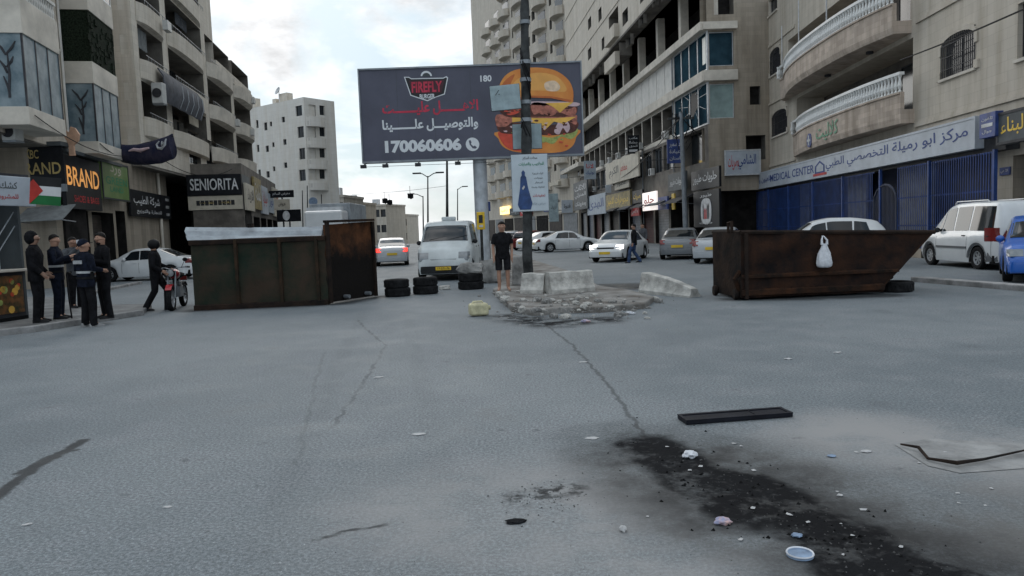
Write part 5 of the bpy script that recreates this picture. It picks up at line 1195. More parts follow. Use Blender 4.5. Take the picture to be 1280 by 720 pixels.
VAN = dict(top=[(-2.5, .8), (-2.48, 1.9), (-2.4, 2.0), (-1, 2.05), (.6, 2.05), (1.0, 2.0), (1.3, 1.82), (1.78, 1.28), (2.25, 1.08), (2.42, .86), (2.48, .5)],
           belt=[(-2.5, .7), (-2.4, 1.2), (1.2, 1.2), (1.75, 1.16), (2.1, 1.02), (2.4, .78), (2.48, .45)], L=4.96, W=1.97, wb=2.9, r=.33,
           side_win=[(.2, 1.35, .2, 1.1), (-.9, .1, -.9, .1)], screens=[('windscreen', 1.74, 1.22)], xf=1.62, tumble=.14, bumper_m='plastic_dark', lamp_h=(.68, .97), plate='yellow')
def carpos(px, py): g = G(px, py); return (g.x, g.y, 0)
# white van facing the camera in the middle
vanp = G(561, 349); vrz = R(-90 - 2)
van = car('cargo_van', 'white panel van facing the camera behind the stacked tyres, under the billboard', (vanp.x, vanp.y + 1.6, 0), vrz, paintm='van_white', group=None, cat='van', plate_txt='77-571-76', **{k: v for k, v in VAN.items() if k not in ('plate',)})
mb = MB(); mb.tube([(1.58, .1, 1.51), (1.70, -.55, 1.39)], .012, 4); mb.tube([(1.58, .75, 1.51), (1.70, .15, 1.39)], .012, 4); mb.build('wiper', 'black', van)
mb = MB(); mb.box(.2, .5, -.25, .25, 2.055, 2.2); mb.build('roof_box', 'van_white', van, bevel=.04)
# right side white people carrier, blue hatch
a = G(1243, 344); 
car('people_carrier', 'white boxy people carrier with grey wheel arch trims parked before the blue fence', (14.4, 22.75, 0), R(87), paintm='car_white', group=None, cat='van', **MPV)
bl = car('small_car', 'bright blue small car cut off by the right edge of the view', (13.0, 18.2, 0), R(-122), paintm='car_blue', plate_txt='20-583', **HATCH)
# right carriageway
car('sedan', 'white sedan with its headlights on, coming towards the camera on the right road', (AT(775, 300, 35.8).x, 35.8, 0), R(-116), paintm='car_white', lights_on=True, **SEDAN)
car('sedan', 'white sedan seen from its side at the far kerb, left of the oncoming one', (AT(708, 300, 52).x, 52, 0), R(8), paintm='car_white', **SEDAN)
car('sedan', 'white sedan partly hidden behind the one seen from its side', (AT(684, 300, 57).x, 57, 0), R(25), paintm='car_white', **SEDAN)
car('hatchback', 'dark red hatchback far back between the pole and the white sedans', (AT(664, 300, 60).x, 60, 0), R(60), paintm='car_red', **HATCH)
car('hatchback', 'pale hatchback far back just right of the standing man', (AT(640, 300, 66).x, 66, 0), R(80), paintm='car_silver', **HATCH)
car('sedan', 'grey sedan parked rear on by the black corner shop', (AT(858, 300, 35).x, 36, 0), R(72), paintm='car_grey', **SEDAN)
car('sedan', 'silver sedan with red tail light just behind the left end of the open skip', (AT(905, 300, 31).x, 31.5, 0), R(66), paintm='car_silver', **SEDAN)
car('suv', 'white car of which only the roof shows above the open skip', (AT(1030, 280, 25.5).x, 25.5, 0), R(168), paintm='car_white', **SUV)
# left
car('sedan', 'silver sedan driving away with brake lights lit, left of the white van', (AT(487, 300, 40).x, 40.6, 0), R(99), paintm='car_silver', brake_on=True, **SEDAN)
car('sedan', 'white saloon parked side on in the side street behind the motorcyclist', (AT(186, 330, 33.5).x, 33.5, 0), R(180), paintm='car_white', **SEDAN)
# truck box seen over the tipped skip
tk = thing('box_truck', 'pale blue truck seen over the top of the tipped skip', 'truck', (AT(411, 270, 42).x, 42, 0))
blk(tk, 'cargo_box', 'skip_pale', -1.15, 1.15, .3, 5, .9, AT(411, 254, 42).z, .04); blk(tk, 'cab', 'car_white', -1.05, 1.05, -1.3, .2, .6, AT(411, 264, 42).z, .12); blk(tk, 'windscreen', 'car_glass', -.9, .9, -1.32, -1.29, 1.5, 2.2, .02)
blk(tk, 'roof_bar', 'alu', -1.0, 1.0, -.9, -.7, AT(411, 264, 42).z + .01, AT(411, 264, 42).z + .2)
for x in (-.95, .95):
    for y in (-.6, 3.8): m_ = MB(); tyre_geo(m_, (x, y, .48), .48, .28, (1, 0, 0)); m_.build('wheel', 'tyre', tk, smooth=True)

# ------------------------------------------------------------------ burnt skips
def panel(mb, pts, th, nrm):
    n = Vector(nrm).normalized() * th; pts = [Vector(p) for p in pts]; k = len(pts)
    mb.add(pts + [p + n for p in pts], [tuple(range(k)), tuple(range(2 * k - 1, k - 1, -1))] + [(i, i + k, (i + 1) % k + k, (i + 1) % k) for i in range(k)])
mat('rust_rib', (.05, .03, .018), .85, .3, 2.5, .4, col2=(.018, .016, .012), spec=.12)
def rust_end():
    m = mat('rust_end', (.11, .045, .02), .85, .3, 2.0, .5, col2=(.03, .016, .010), spec=.12); t = m.node_tree; n = t.nodes; l = t.links; b = n['Principled BSDF']
    old = b.inputs['Base Color'].links[0].from_socket; tcn = n.new('ShaderNodeTexCoord'); sp = n.new('ShaderNodeSeparateXYZ'); l.new(tcn.outputs['Object'], sp.inputs[0])
    z = n.new('ShaderNodeTexNoise'); z.inputs['Scale'].default_value = 1.7; z.inputs['Detail'].default_value = 7; z.inputs['Roughness'].default_value = .7; l.new(tcn.outputs['Object'], z.inputs['Vector'])
    ma = n.new('ShaderNodeMath'); ma.operation = 'MULTIPLY_ADD'; l.new(z.outputs[0], ma.inputs[0]); ma.inputs[1].default_value = 1.6; l.new(sp.outputs[2], ma.inputs[2])
    r = n.new('ShaderNodeMapRange'); r.inputs[1].default_value = 1.9; r.inputs[2].default_value = 2.3; l.new(ma.outputs[0], r.inputs[0])
    x = n.new('ShaderNodeMix'); x.data_type = 'RGBA'; l.new(r.outputs[0], x.inputs[0]); x.inputs[6].default_value = (.011, .009, .008, 1); l.new(old, x.inputs[7]); l.new(x.outputs[2], b.inputs['Base Color'])
rust_end()
# tipped on its side: the floor plate with its ribs faces the camera, the mouth faces away
sA, sB, sC = G(244, 388), G(411, 380.5), G(470, 371)
sk = thing('tipped_skip', 'burnt rubbish skip tipped on its side across the left road, underside facing the camera', 'skip', (sA.x, sA.y, 0))
O = Vector((sA.x, sA.y, 0)); B_ = Vector((sB.x, sB.y, 0)) - O; C_ = Vector((sC.x, sC.y, 0)) - O
d1 = B_.normalized(); n1 = Vector((d1.y, -d1.x, 0)); d2 = (C_ - B_).normalized(); n2_ = Vector((d2.y, -d2.x, 0))
up_ = Vector((0, 0, 1)); hF = 1.66; hT = 1.98
mb = MB(); gN = 22; rr = random.Random(8); rg = []
for j in range(9):
    z = .03 + (hF - .03) * j / 8; row = []
    for i in range(gN + 1):
        t = i / gN; p = B_ * t + up_ * z + n1 * (.06 * mnoise.noise(Vector((t * 6, z * 2, 1))) + .03 * mnoise.noise(Vector((t * 17, z * 5, 4)))); row.append(p)
    rg.append(row + [q - n1 * .06 for q in row[::-1]])
mb.rings(rg); mb.build('floor_plate', 'skip_green', sk, smooth=True)
for t in (.33, .655, .93):
    mb = MB(); p = B_ * t
    w_ = .09; rg = [[p + d1 * s * w_ * .5 + n1 * o + up_ * z for s, o in ((-1, .0), (-.7, .085), (.7, .085), (1, .0))] for z in (.02, .5, 1.0, 1.5, hF)]
    mb.rings(rg); mb.build('rib', 'rust_rib', sk)
mb = MB(); mb.box(0, 0, 0, 0, 0, 0); mb = MB()
rg = [[p + up_ * z + n1 * o for z, o in ((.0, -.05), (.0, .09), (.11, .09), (.13, .02))] for p in (B_ * 0, B_ * .5, B_)]; mb.rings(rg); mb.build('lower_edge', 'rust_dark', sk)
rg = [[p + up_ * z + n1 * o for z, o in ((hF - .12, -.05), (hF - .10, .055), (hF + .0, .07), (hF + .02, 0.0))] for p in (B_ * -.01, B_ * .5, B_)]; mb = MB(); mb.rings(rg); mb.build('upper_edge', 'rust_dark', sk)
# pale outer side now turned up, stepped in two folds
pl_ = -d1 * .22
fold = [(hF + .02, .03), (hF + .13, -.10), (hF + .135, -.16), (hF + .25, -.26), (hF + .255, -.30), (hT + .02, -.42), (hT - .01, -1.5), (hT - .06, -1.5), (hT - .03, -.44), (hF - .02, -.04)]
rg = []
for t in (0, .2, .4, .6, .8, .97):
    sag = .07 * math.sin(t * 3.0); rg.append([B_ * t + pl_ * (1 - t) * min(1, (z - hF) * 3 + .2) + up_ * (z - sag * (.25) - .10 * t * (z > hF + .1)) + n1 * o for z, o in fold])
mb = MB(); mb.rings(rg); mb.build('side_plate', 'skip_pale', sk)
for t in (.42, .44):
    mb = MB(); p = B_ * t + up_ * (hF + .27) + n1 * -.25; mb.tube([p, p + up_ * .10], .05, 6); mb.build('lug', 'rust_dark', sk)
back = -n1 * 1.5
mb = MB(); panel(mb, [up_ * .03 + n1 * -.05, back + up_ * .03, back + up_ * hT * .98, n1 * -.35 + up_ * hT * .98, up_ * hF + n1 * -.05], .05, d1); mb.build('end_plate', 'rust_dark', sk)
mb = MB(); panel(mb, [n1 * -.06 + up_ * .0, B_ + n1 * -.06, B_ + back, back], .05, up_); mb.build('lower_side', 'rust_dark', sk)
# sloping end, burnt black with an orange upper corner
hE_ = 2.0; rg = []
for j in range(9):
    z = .04 + (hE_ - .04) * j / 8; row = []
    for i in range(9):
        t = i / 8; p = B_ + (C_ - B_) * t + up_ * (z * (1 - .035 * (1 - t))) + n2_ * (.06 * mnoise.noise(Vector((t * 3, z * 2, 7))) + .025 * mnoise.noise(Vector((t * 8, z * 5, 2)))) ; row.append(p)
    rg.append(row + [q - n2_ * .05 for q in row[::-1]])
mb = MB(); mb.rings(rg); sp_ = mb.build('sloping_end', 'rust_end', sk, smooth=True)
mb = MB()
for (a, b) in ((0, .05), (.96, 1.0)):
    mb = MB(); p, q = B_ + (C_ - B_) * a, B_ + (C_ - B_) * b; mb.rings([[p + up_ * z, q + up_ * z, q + n2_ * .07 + up_ * z, p + n2_ * .07 + up_ * z] for z in (.03, hE_)]); mb.build('edge_flange', 'rust_dark', sp_)
mb = MB(); p0, p1 = B_ + up_ * (hE_ - .02), C_ + up_ * (hE_ + .01); mb.rings([[p + n2_ * .08, p + up_ * .06 + n2_ * .08, p + up_ * .06 - n2_ * .04, p - n2_ * .04] for p in (p0, p1)]); mb.build('rim', 'rust_dark', sp_)
for t in (.3, .75): mb = MB(); p = B_ + (C_ - B_) * t + n2_ * .03 + up_ * .14; mb.tube([p, p + n2_ * .16], .05, 8); mb.build('wheel_stub', 'steel_grey', sk)
# the open skip on the right
e0, e1, e2 = G(892, 368.5), G(927, 375.5), G(1104, 367.5)
os_ = thing('open_skip', 'long rust brown open skip standing on the right road with a sloping far end', 'skip', (e1.x, e1.y, 0))
O = Vector((e1.x, e1.y, 0)); Lv = Vector((e0.x, e0.y, 0)) - O; Rv = Vector((e2.x, e2.y, 0)) - O; du = Rv.normalized(); nf = Vector((du.y, -du.x, 0)); dp = Vector((-.02, 1, 0)) * 1.95
hS = 1.42; topR = AT(1168, 290, e2.y + .1); topx = Vector((topR.x, topR.y, 0)) - O; zR = topR.z
def fp(t, z):    # front plate: t 0..1 along, right edge slopes outward with height
    end = Rv + (topx - Rv) * max(0, (z - .14)) / (zR - .14); return end * t + up_ * z
rg = []
for j in range(9):
    z = .05 + (hS - .05) * j / 8; row = []
    for i in range(25):
        t = i / 24; q = fp(t, z + (zR - hS) * t * j / 8); row.append(q + nf * (.07 * mnoise.noise(Vector((t * 5, z * 2.2, 3))) + .035 * mnoise.noise(Vector((t * 11, z * 5, 9)))))
    rg.append(row + [q - nf * .05 for q in row[::-1]])
mb = MB(); mb.rings(rg); mb.build('front_plate', 'rust_mix', os_, smooth=True)
mb = MB(); rg = []
for j in range(7):
    z = .06 + (hS - .06) * j / 6; row = [Lv * (i / 8) + up_ * z + Vector((-.02, 0, 0)) * mnoise.noise(Vector((i * .6, z * 2, 5))) for i in range(9)]
    rg.append(row + [q + du * .05 for q in row[::-1]])
mb.rings(rg); mb.build('end_plate', 'rust_dark', os_, smooth=True)
mb = MB(); panel(mb, [Rv + up_ * .14, topx + up_ * zR, topx + dp + up_ * zR, Rv + dp + up_ * .14], .05, -du); mb.build('sloping_end', 'rust_orange', os_)
mb = MB(); panel(mb, [dp + up_ * .05, dp + Rv + up_ * .05, dp + topx + up_ * zR, dp + up_ * hS], .05, -nf); mb.build('back_plate', 'rust_dark', os_)
mb = MB(); panel(mb, [up_ * .1, Rv + up_ * .12, Rv + dp + up_ * .12, dp + up_ * .1], .05, up_); mb.build('floor', 'rust_dark', os_)
mb = MB()
for (z, o, h) in ((.10, .07, .10), (.46, .06, .05)):
    ends = [fp(0, z), fp(1, z)]; mb.rings([[p + nf * -.01, p + nf * o, p + nf * o + up_ * h, p + nf * -.01 + up_ * (h + .03)] for p in ends])
mb.build('ledge', 'rust_orange', os_)
mb = MB(); ring = [up_ * hS, topx + up_ * zR, topx + dp + up_ * zR, dp + up_ * hS]
for a, b in zip(ring, ring[1:] + ring[:1]):
    mb.tube([a, b], .045, 6)
mb.build('rim', 'rust_dark', os_)
for t in (.03, .98): mb = MB(); p = fp(t, .0); mb.rings([[p + nf * .0 + du * a + up_ * z, p + nf * .075 + du * a + up_ * z, p + nf * .075 + du * (a + .07) + up_ * z, p + du * (a + .07) + up_ * z] for z in (.03, hS - .02) for a in (-.035,)]) if t < .5 else mb.box(0, 0, 0, 0, 0, 0); (mb.build('upright', 'rust_dark', os_) if t < .5 else None)
for (t, off) in ((.06, .1), (.06, -.9)):
    mb = MB(); p = Lv * (.12 if off > 0 else .85) + du * .02 * 0; mb.lathe([(.0, -.04), (.11, -.04), (.12, 0), (.11, .04), (0, .04)], (p.x - .05, p.y, .12), (1, 0, 0), 14); mb.build('wheel', 'rust_dark', os_)
mb = MB(); p = Lv * .08 + up_ * .2; mb.tube([p, p + Vector((-.1, -.05, .25)), p + Vector((.0, -.08, .42))], .05, 6); mb.build('hook', 'rust_orange', os_)
mb = MB(); q = Vector((-.05, 0, 0)); mb.tube([Lv * .3 + up_ * hS, Lv * .3 + up_ * (hS + .22), Lv * .42 + up_ * (hS + .2), Lv * .42 + up_ * hS], .035, 6); mb.build('lifting_lug', 'rust_dark', os_)
# carrier bag on its front
bp_ = fp(.43, 1.12); bg_ = thing('carrier_bag', 'white plastic carrier bag hung on the front of the open skip', 'bag', (O.x + bp_.x, O.y + bp_.y - .11, .62))
mb = MB(); rg = []
for k, (z, a, b) in enumerate([(0, .07, .05), (.012, .135, .075), (.04, .155, .09), (.1, .165, .1), (.2, .15, .09), (.3, .125, .07), (.4, .085, .045), (.47, .06, .035), (.5, .055, .03)]):
    rg.append([Vector((a * math.cos(t) * (1 + .16 * mnoise.noise(Vector((math.cos(t) * 2, math.sin(t) * 2, z * 8)))), b * math.sin(t) + .014 * math.sin(6 * t + z * 7) * min(1, z * 6), z)) for t in [2 * math.pi * q / 30 for q in range(30)]])
mb.rings(rg); mb.build('sack', 'bag_white', bg_, smooth=True, ang=80)
for s in (-1, 1): mb = MB(); mb.tube([(s * .05, 0, .48), (s * .055, .0, .57), (s * .02, .05, .64), (s * .01, .09, .66)], [.03, .022, .014, .012], 6); mb.build('handle', 'bag_white', bg_, smooth=True)

# ------------------------------------------------------------------ tyres
def lying_tyre(px, py, lvl, label, r=.32, dx=0, tilt=0, extra=None, group='tyres laid in stacks of two'):
    g = extra or G(px, py); o = thing('tyre', label, 'tyre', (g.x + dx, g.y + r, .115 + .225 * lvl), random.uniform(0, 3), group)
    mb = MB(); tyre_geo(mb, (0, 0, 0), r, .22, (0, 0, 1), 28, .60); t_ = mb.build('rubber', 'tyre', o, smooth=True)
    mb = MB()
    for k in range(28):
        a = 2 * math.pi * k / 28; m_ = Matrix.Rotation(a, 4, 'Z'); mb.box(r * .985, r * 1.012, -.03, .03, -.085, .085, m_ @ Matrix.Rotation(R(22), 4, 'X'))
    mb.build('tread', 'tyre', t_); return o
for (x, y, n_) in ((495, 371.5, 'left'), (530.5, 368.5, 'middle')):
    lying_tyre(x, y, 0, 'black tyre at the bottom of the %s stack before the white van' % n_, .335); lying_tyre(x, y, 1, 'black tyre on top of the %s stack before the white van' % n_, .325, random.uniform(-.03, .03))
lying_tyre(588, 362.5, 0, 'black tyre at the bottom of the right stack, under the grey rock', .36); lying_tyre(588, 362.5, 1, 'black tyre just beneath the grey rock', .345)
g = G(1130, 366); lying_tyre(0, 0, 0, 'black tyre lying flat under the sloping end of the open skip', .36, extra=Vector((g.x, g.y, 0)), group='tyres under the skip')
g = G(1120, 363); lying_tyre(0, 0, 1, 'smaller black tyre wedged above another one beneath the skip end', .27, extra=Vector((g.x - .18, g.y + .1, 0)), group='tyres under the skip')

# ------------------------------------------------------------------ rocks, barriers, rubble
def rock_geo(seed, sx, sy, sz, sub=2, rough=.3, flat=True):
    bm = bmesh.new(); bmesh.ops.create_icosphere(bm, subdivisions=sub, radius=1); off = Vector((seed * 7.3, seed * 3.1, seed))
    for v in bm.verts:
        p = v.co.copy(); m_ = max(abs(p.x), abs(p.y), abs(p.z)); p = p.lerp(p / m_, .55)
        p *= 1 + rough * mnoise.noise(p * 1.3 + off) + rough * .5 * mnoise.noise(p * 3 + off)
        v.co = Vector((p.x * sx, p.y * sy, max(-.75, p.z) * sz + sz * .75))
    o = ([tuple(v.co) for v in bm.verts], [tuple(v.index for v in f.verts) for f in bm.faces]); bm.free(); return o
def rock(name, label, cat, loc, seed, sx, sy, sz, m, rz=0, group=None, sub=3, rough=.25):
    mb = MB(); mb.add(*rock_geo(seed, sx, sy, sz, sub, rough)); o = mb.build(name, m, smooth=True, ang=28); o.location = loc; o.rotation_euler = (0, 0, rz); return tag(o, label, cat, group)
g = G(588, 362.5); rock('rock', 'grey concrete lump resting on the right tyre stack', 'rock', (g.x, g.y + .3, .45), 3, .36, .26, .17, 'concrete')
g = G(556, 362); rock('rock', 'small pale stone on the road between the tyre stacks', 'rock', (g.x, g.y, 0), 5, .16, .12, .07, 'concrete_pale')
# yellowish plastic can lying on its side
g = G(599, 396); cn_ = thing('plastic_can', 'pale yellow plastic can lying on the road before the traffic island', 'can', (g.x, g.y + .15, 0), R(12))
mb = MB(); mb.box(-.2, .17, -.13, .13, .015, .25); mb.build('body', 'foam_yellow', cn_, smooth=True, bevel=.045); mb = MB(); mb.lathe([(.045, 0), (.045, .06), (.0, .06)], (.165, .04, .15), (1, 0, 0), 12); mb.build('cap', 'foam_yellow', cn_); mb = MB(); mb.tube([(-.15, -.03, .235), (-.12, -.03, .285), (.05, -.03, .285), (.08, -.03, .235)], .018, 6); mb.build('handle', 'foam_yellow', cn_)
def barrier(label, p0, p1, h, z, seed, m='concrete_pale', taper=0):
    d = (p1 - p0); L = d.length; o = thing('concrete_barrier', label, 'barrier', (p0.x, p0.y, z), math.atan2(d.y, d.x), 'broken concrete barriers')
    mb = MB(); rg = []; n = 14
    for i in range(n + 1):
        t = i / n; x = L * t; hh = h * (1 - taper * t ** 1.6) * (1 + .05 * mnoise.noise(Vector((x * 3, seed, 0)))); e = .05 * mnoise.noise(Vector((x * 4, seed * 2, 3)))
        prof = [(-.24, 0), (-.245, hh * .18), (-.17, hh * .42), (-.12, hh * .96), (-.09, hh), (.09, hh), (.12, hh * .96), (.17, hh * .42), (.245, hh * .18), (.24, 0)]
        rg.append([Vector((x + (.05 * mnoise.noise(Vector((b * 6, a * 6, seed))) if i in (0, n) else 0), a * (1 - taper * .4 * t) + e * .3, b)) for a, b in prof])
    mb.rings(rg); mb.build('block', m, o, smooth=True, ang=30)
    mb = MB(); mb.box(L * .42, L * .58, -.2, .2, -.004, .0); mb.build('slot', 'soot', o)
    return o
zt_ = .12
def GI(px, py): return G(px, py, zt_)
barrier('short pale concrete barrier block at the left, beside the standing man', GI(655, 366), GI(683, 366), .47, zt_, 1)
barrier('longer pale concrete barrier on the island, its end charred by fire', GI(684.5, 367), GI(738, 363), .5, zt_, 2)
barrier('broken wedge-shaped concrete barrier lying alone on the right road', G(807, 366), G(868, 371.5), .50, 0, 3, taper=.62)
g = GI(649, 357); kb_ = MB(); kb_.rings([[Vector((x * k + .02 * mnoise.noise(Vector((x, y, z))), y * k, z)) for x, y in ((-.17, -.17), (.17, -.17), (.17, .17), (-.17, .17))] for z, k in ((0, 1.1), (.3, 1.05), (.75, .95), (.8, .8))]); o = kb_.build('concrete_post', 'concrete', bevel=.03); o.location = (g.x, g.y + .3, zt_); tag(o, 'upright grey concrete post between the standing man and the cable wrapped pole', 'post')
# broken slab edge and rubble on the island
rr = random.Random(31); protos = [rock_geo(s, 1, 1, 1, 2, .35) for s in range(4)]; pm = []
for k, pr in enumerate(protos):
    me = bpy.data.meshes.new('rubble_stone'); me.from_pydata(pr[0], [], pr[1]); me.materials.append(M['concrete_pale' if k % 2 else 'concrete']); me.update(); pm.append(me)
def inisl(p):
    c = False; n = len(ip); j = n - 1
    for i in range(n):
        if (ip[i].y > p.y) != (ip[j].y > p.y) and p.x < (ip[j].x - ip[i].x) * (p.y - ip[i].y) / (ip[j].y - ip[i].y) + ip[i].x: c = not c
        j = i
    return c
cnt = 0
while cnt < 84:
    px, py = rr.uniform(618, 830), rr.uniform(364, 400); 
    if rr.random() < .5: px, py = rr.gauss(715, 45), rr.gauss(379, 7)
    p = G(px, py); ins = inisl(p)
    if ins: p = GI(px, py)
    if not (364 < py < 404): continue
    o = bpy.data.objects.new('rubble_stone', pm[cnt % 4]); COL.objects.link(o); s = rr.choice((.025, .03, .04, .055, .075)) * (1.6 if rr.random() < .1 else 1)
    o.location = (p.x, p.y, (.12 if ins else 0) - s * .1); o.scale = (s * rr.uniform(.8, 1.5), s * rr.uniform(.8, 1.3), s * rr.uniform(.45, .9)); o.rotation_euler = (0, 0, rr.uniform(0, 6))
    tag(o, 'broken concrete chunk among the rubble on and around the traffic island', 'rubble', 'rubble stones on the traffic island'); cnt += 1
mb = MB(); rr = random.Random(77)
def crumb(mb, p, s):
    vs = [(p.x + s * rr.uniform(.5, 1) * math.cos(a), p.y + s * rr.uniform(.5, 1) * math.sin(a), p.z - .002) for a in (0, 1.7, 3.3, 4.9)]; mb.add(vs + [(p.x + rr.uniform(-.3, .3) * s, p.y + rr.uniform(-.3, .3) * s, p.z + s * rr.uniform(.4, .8))], [(0, 1, 4), (1, 2, 4), (2, 3, 4), (3, 0, 4), (3, 2, 1, 0)])
for k in range(900):
    px, py = rr.gauss(712, 60), rr.gauss(384, 11)
    p = G(px, py); p = GI(px, py) if inisl(p) else p; crumb(mb, p, rr.choice((.008, .012, .018, .028)))
tag(mb.build('gravel', 'concrete'), 'grey grit and gravel strewn over the traffic island and its edge', 'gravel', kind='stuff')
mb = MB()
for k in range(380):
    t = rr.random(); px, py = 812 + 350 * t + rr.gauss(0, 45), 556 + 175 * t + rr.gauss(0, 24)
    crumb(mb, G(px, py), rr.choice((.003, .005, .008, .011)))
for k in range(500): crumb(mb, G(rr.uniform(200, 1280), rr.uniform(420, 720)), rr.choice((.003, .004, .007)))
for k in range(160): crumb(mb, G(rr.gauss(688, 30), rr.gauss(620, 12)), rr.choice((.004, .007, .012)))
tag(mb.build('burnt_grit', 'grit_dark'), 'dark and grey grit scattered over the road and the black burn mark', 'grit', kind='stuff')
mb = MB()
for k in range(200):
    t = rr.random() ** 1.2; px, py = 815 + 330 * t + rr.gauss(0, 40), 560 + 160 * t + rr.gauss(0, 20); crumb(mb, G(px, py), rr.choice((.005, .009, .014, .02)))
tag(mb.build('ash_flakes', 'soot'), 'black flakes of burnt rubber on the burn mark', 'ash', kind='stuff')

# ------------------------------------------------------------------ things lying on the road
p0, p1 = G(857, 531), G(990, 521); d = p1 - p0; pk = thing('black_plank', 'long flat black board lying on the road at right, above the burn mark', 'board', (p0.x, p0.y, 0), math.atan2(d.y, d.x) )
L = d.length
mb = MB(); mb.box(0, L, -.02, .19, .004, .035); mb.build('slab', 'plank', pk, bevel=.006)
mb = MB(); mb.box(.0, L, -.022, .012, .0345, .043); mb.box(0, L, .158, .192, .0345, .043); mb.box(0, .03, .013, .157, .0345, .042); mb.box(L - .03, L, .013, .157, .0345, .042); mb.build('raised_edge', 'plank', pk); mb = MB(); mb.box(L * .66, L * .668, .013, .157, .0345, .04); mb.build('cross_bar', 'plank', pk)
# concrete patch with a torn iron edge at right
pp_ = [G(x, y) for x, y in ((1118, 556), (1160, 549), (1300, 556), (1310, 584), (1200, 592), (1160, 583))]
mb = MB(); mb.add([(p.x, p.y, .004) for p in pp_], [tuple(range(len(pp_)))]); mat('patch', (.27, .268, .262), .9, .2, 3, .5); tag(mb.build('concrete_patch', 'patch'), None, kind='structure')
mb = MB(); pts = [G(x, y) for x, y in ((1126, 559), (1148, 565), (1160, 577), (1196, 585), (1230, 578), (1285, 568))]; mb.tube([(p.x, p.y, .022 + .012 * (k % 2)) for k, p in enumerate(pts)], [.007, .012, .01, .014, .009, .006], 6); o = mb.build('iron_strip', 'rust_dark'); tag(o, 'bent rusty iron strip along the edge of the pale concrete patch', 'iron strip')
def litter(name, label, cat, px, py, s, m, seed, flat=.35, asp=1.0, rz=0, group=None):
    mb = MB(); bm = bmesh.new(); bmesh.ops.create_icosphere(bm, subdivisions=3, radius=1); off = Vector((seed * 5.1, seed, 2))
    for v in bm.verts:
        p = v.co; q = 1 + .45 * mnoise.noise(p * 1.6 + off) + .3 * abs(mnoise.noise(p * 4 + off)); v.co = Vector((p.x * q * asp, p.y * q, (p.z * q + .8) * flat)) * s * .62
    mb.add([tuple(v.co) for v in bm.verts], [tuple(v.index for v in f.verts) for f in bm.faces]); bm.free()
    g = G(px, py); o = mb.build(name, m, smooth=True, ang=20); o.location = (g.x, g.y, .002); o.rotation_euler = (0, 0, rz); return tag(o, label, cat, group)
litter('crumpled_bag', 'crumpled white bag at the top of the burn mark', 'litter', 862, 572, .06, 'bag_white', 1, .7, 1.3)
litter('crumpled_wrapper', 'pink and blue crumpled wrapper on the burn mark', 'litter', 904, 655, .055, 'paper_pink', 2, .5, 1.3)
litter('crumpled_paper', 'white crumpled paper alone on the road at the lower centre', 'litter', 779, 664, .036, 'paper', 3, .7, .8)
litter('flat_paper', 'flat pale scrap on the road below the crack', 'litter', 740, 548, .045, 'paper', 4, .12, 1.8)
litter('flat_paper', 'small pale scrap beside the crack, halfway to the island', 'litter', 729, 453, .05, 'paper', 5, .15, 1.6)
litter('flat_paper', 'pale scrap on the far right of the open road', 'litter', 985, 449, .05, 'paper', 6, .2, 1.4)
litter('flat_paper', 'pale scrap under the right part of the open skip, out on the road', 'litter', 1047, 441, .05, 'paper', 7, .2, 1.4)
litter('plastic_cup', 'light blue flattened cup at the lower edge of the burn mark', 'litter', 996, 671, .032, 'paper_blue', 8, .5, 1.4)
litter('plastic_wrapper', 'light blue scrap right of the black board', 'litter', 1040, 571, .035, 'paper_blue', 9, .3, 1.3)
litter('crumpled_paper', 'white scrap near the concrete patch, on its left', 'litter', 1083, 565, .035, 'paper', 10, .3, 1.5)
litter('flat_paper', 'white scrap in the left half of the open road, near the crack', 'litter', 524, 543, .05, 'paper', 11, .12, 1.7)
litter('flat_paper', 'white scrap below the tyre stacks on the grey road', 'litter', 473, 472, .05, 'paper', 12, .15, 1.6)
litter('flat_paper', 'tiny white scrap at the far left of the road', 'litter', 34, 656, .025, 'paper', 13, .2, 1.8, .5)
litter('flat_paper', 'tiny white scrap at lower left of the middle', 'litter', 210, 634, .025, 'paper', 14, .15, 1.7)
litter('crumpled_bag', 'white crumpled bag before the traffic island', 'litter', 787, 393, .09, 'bag_white', 15, .5, 1.6)
litter('crumpled_wrapper', 'reddish crumpled wrapper in the soot before the island', 'litter', 732, 403, .08, 'paper_pink', 16, .5, 1.5)
litter('dark_rag', 'flat dark rag on the road, left of the white crumpled paper', 'litter', 645, 653, .05, 'cloth_black', 17, .25, 1.7)
litter('flat_paper', 'white scrap on the road right of the burn mark, under the patch', 'litter', 1050, 620, .022, 'paper', 18, .4, 1.2)
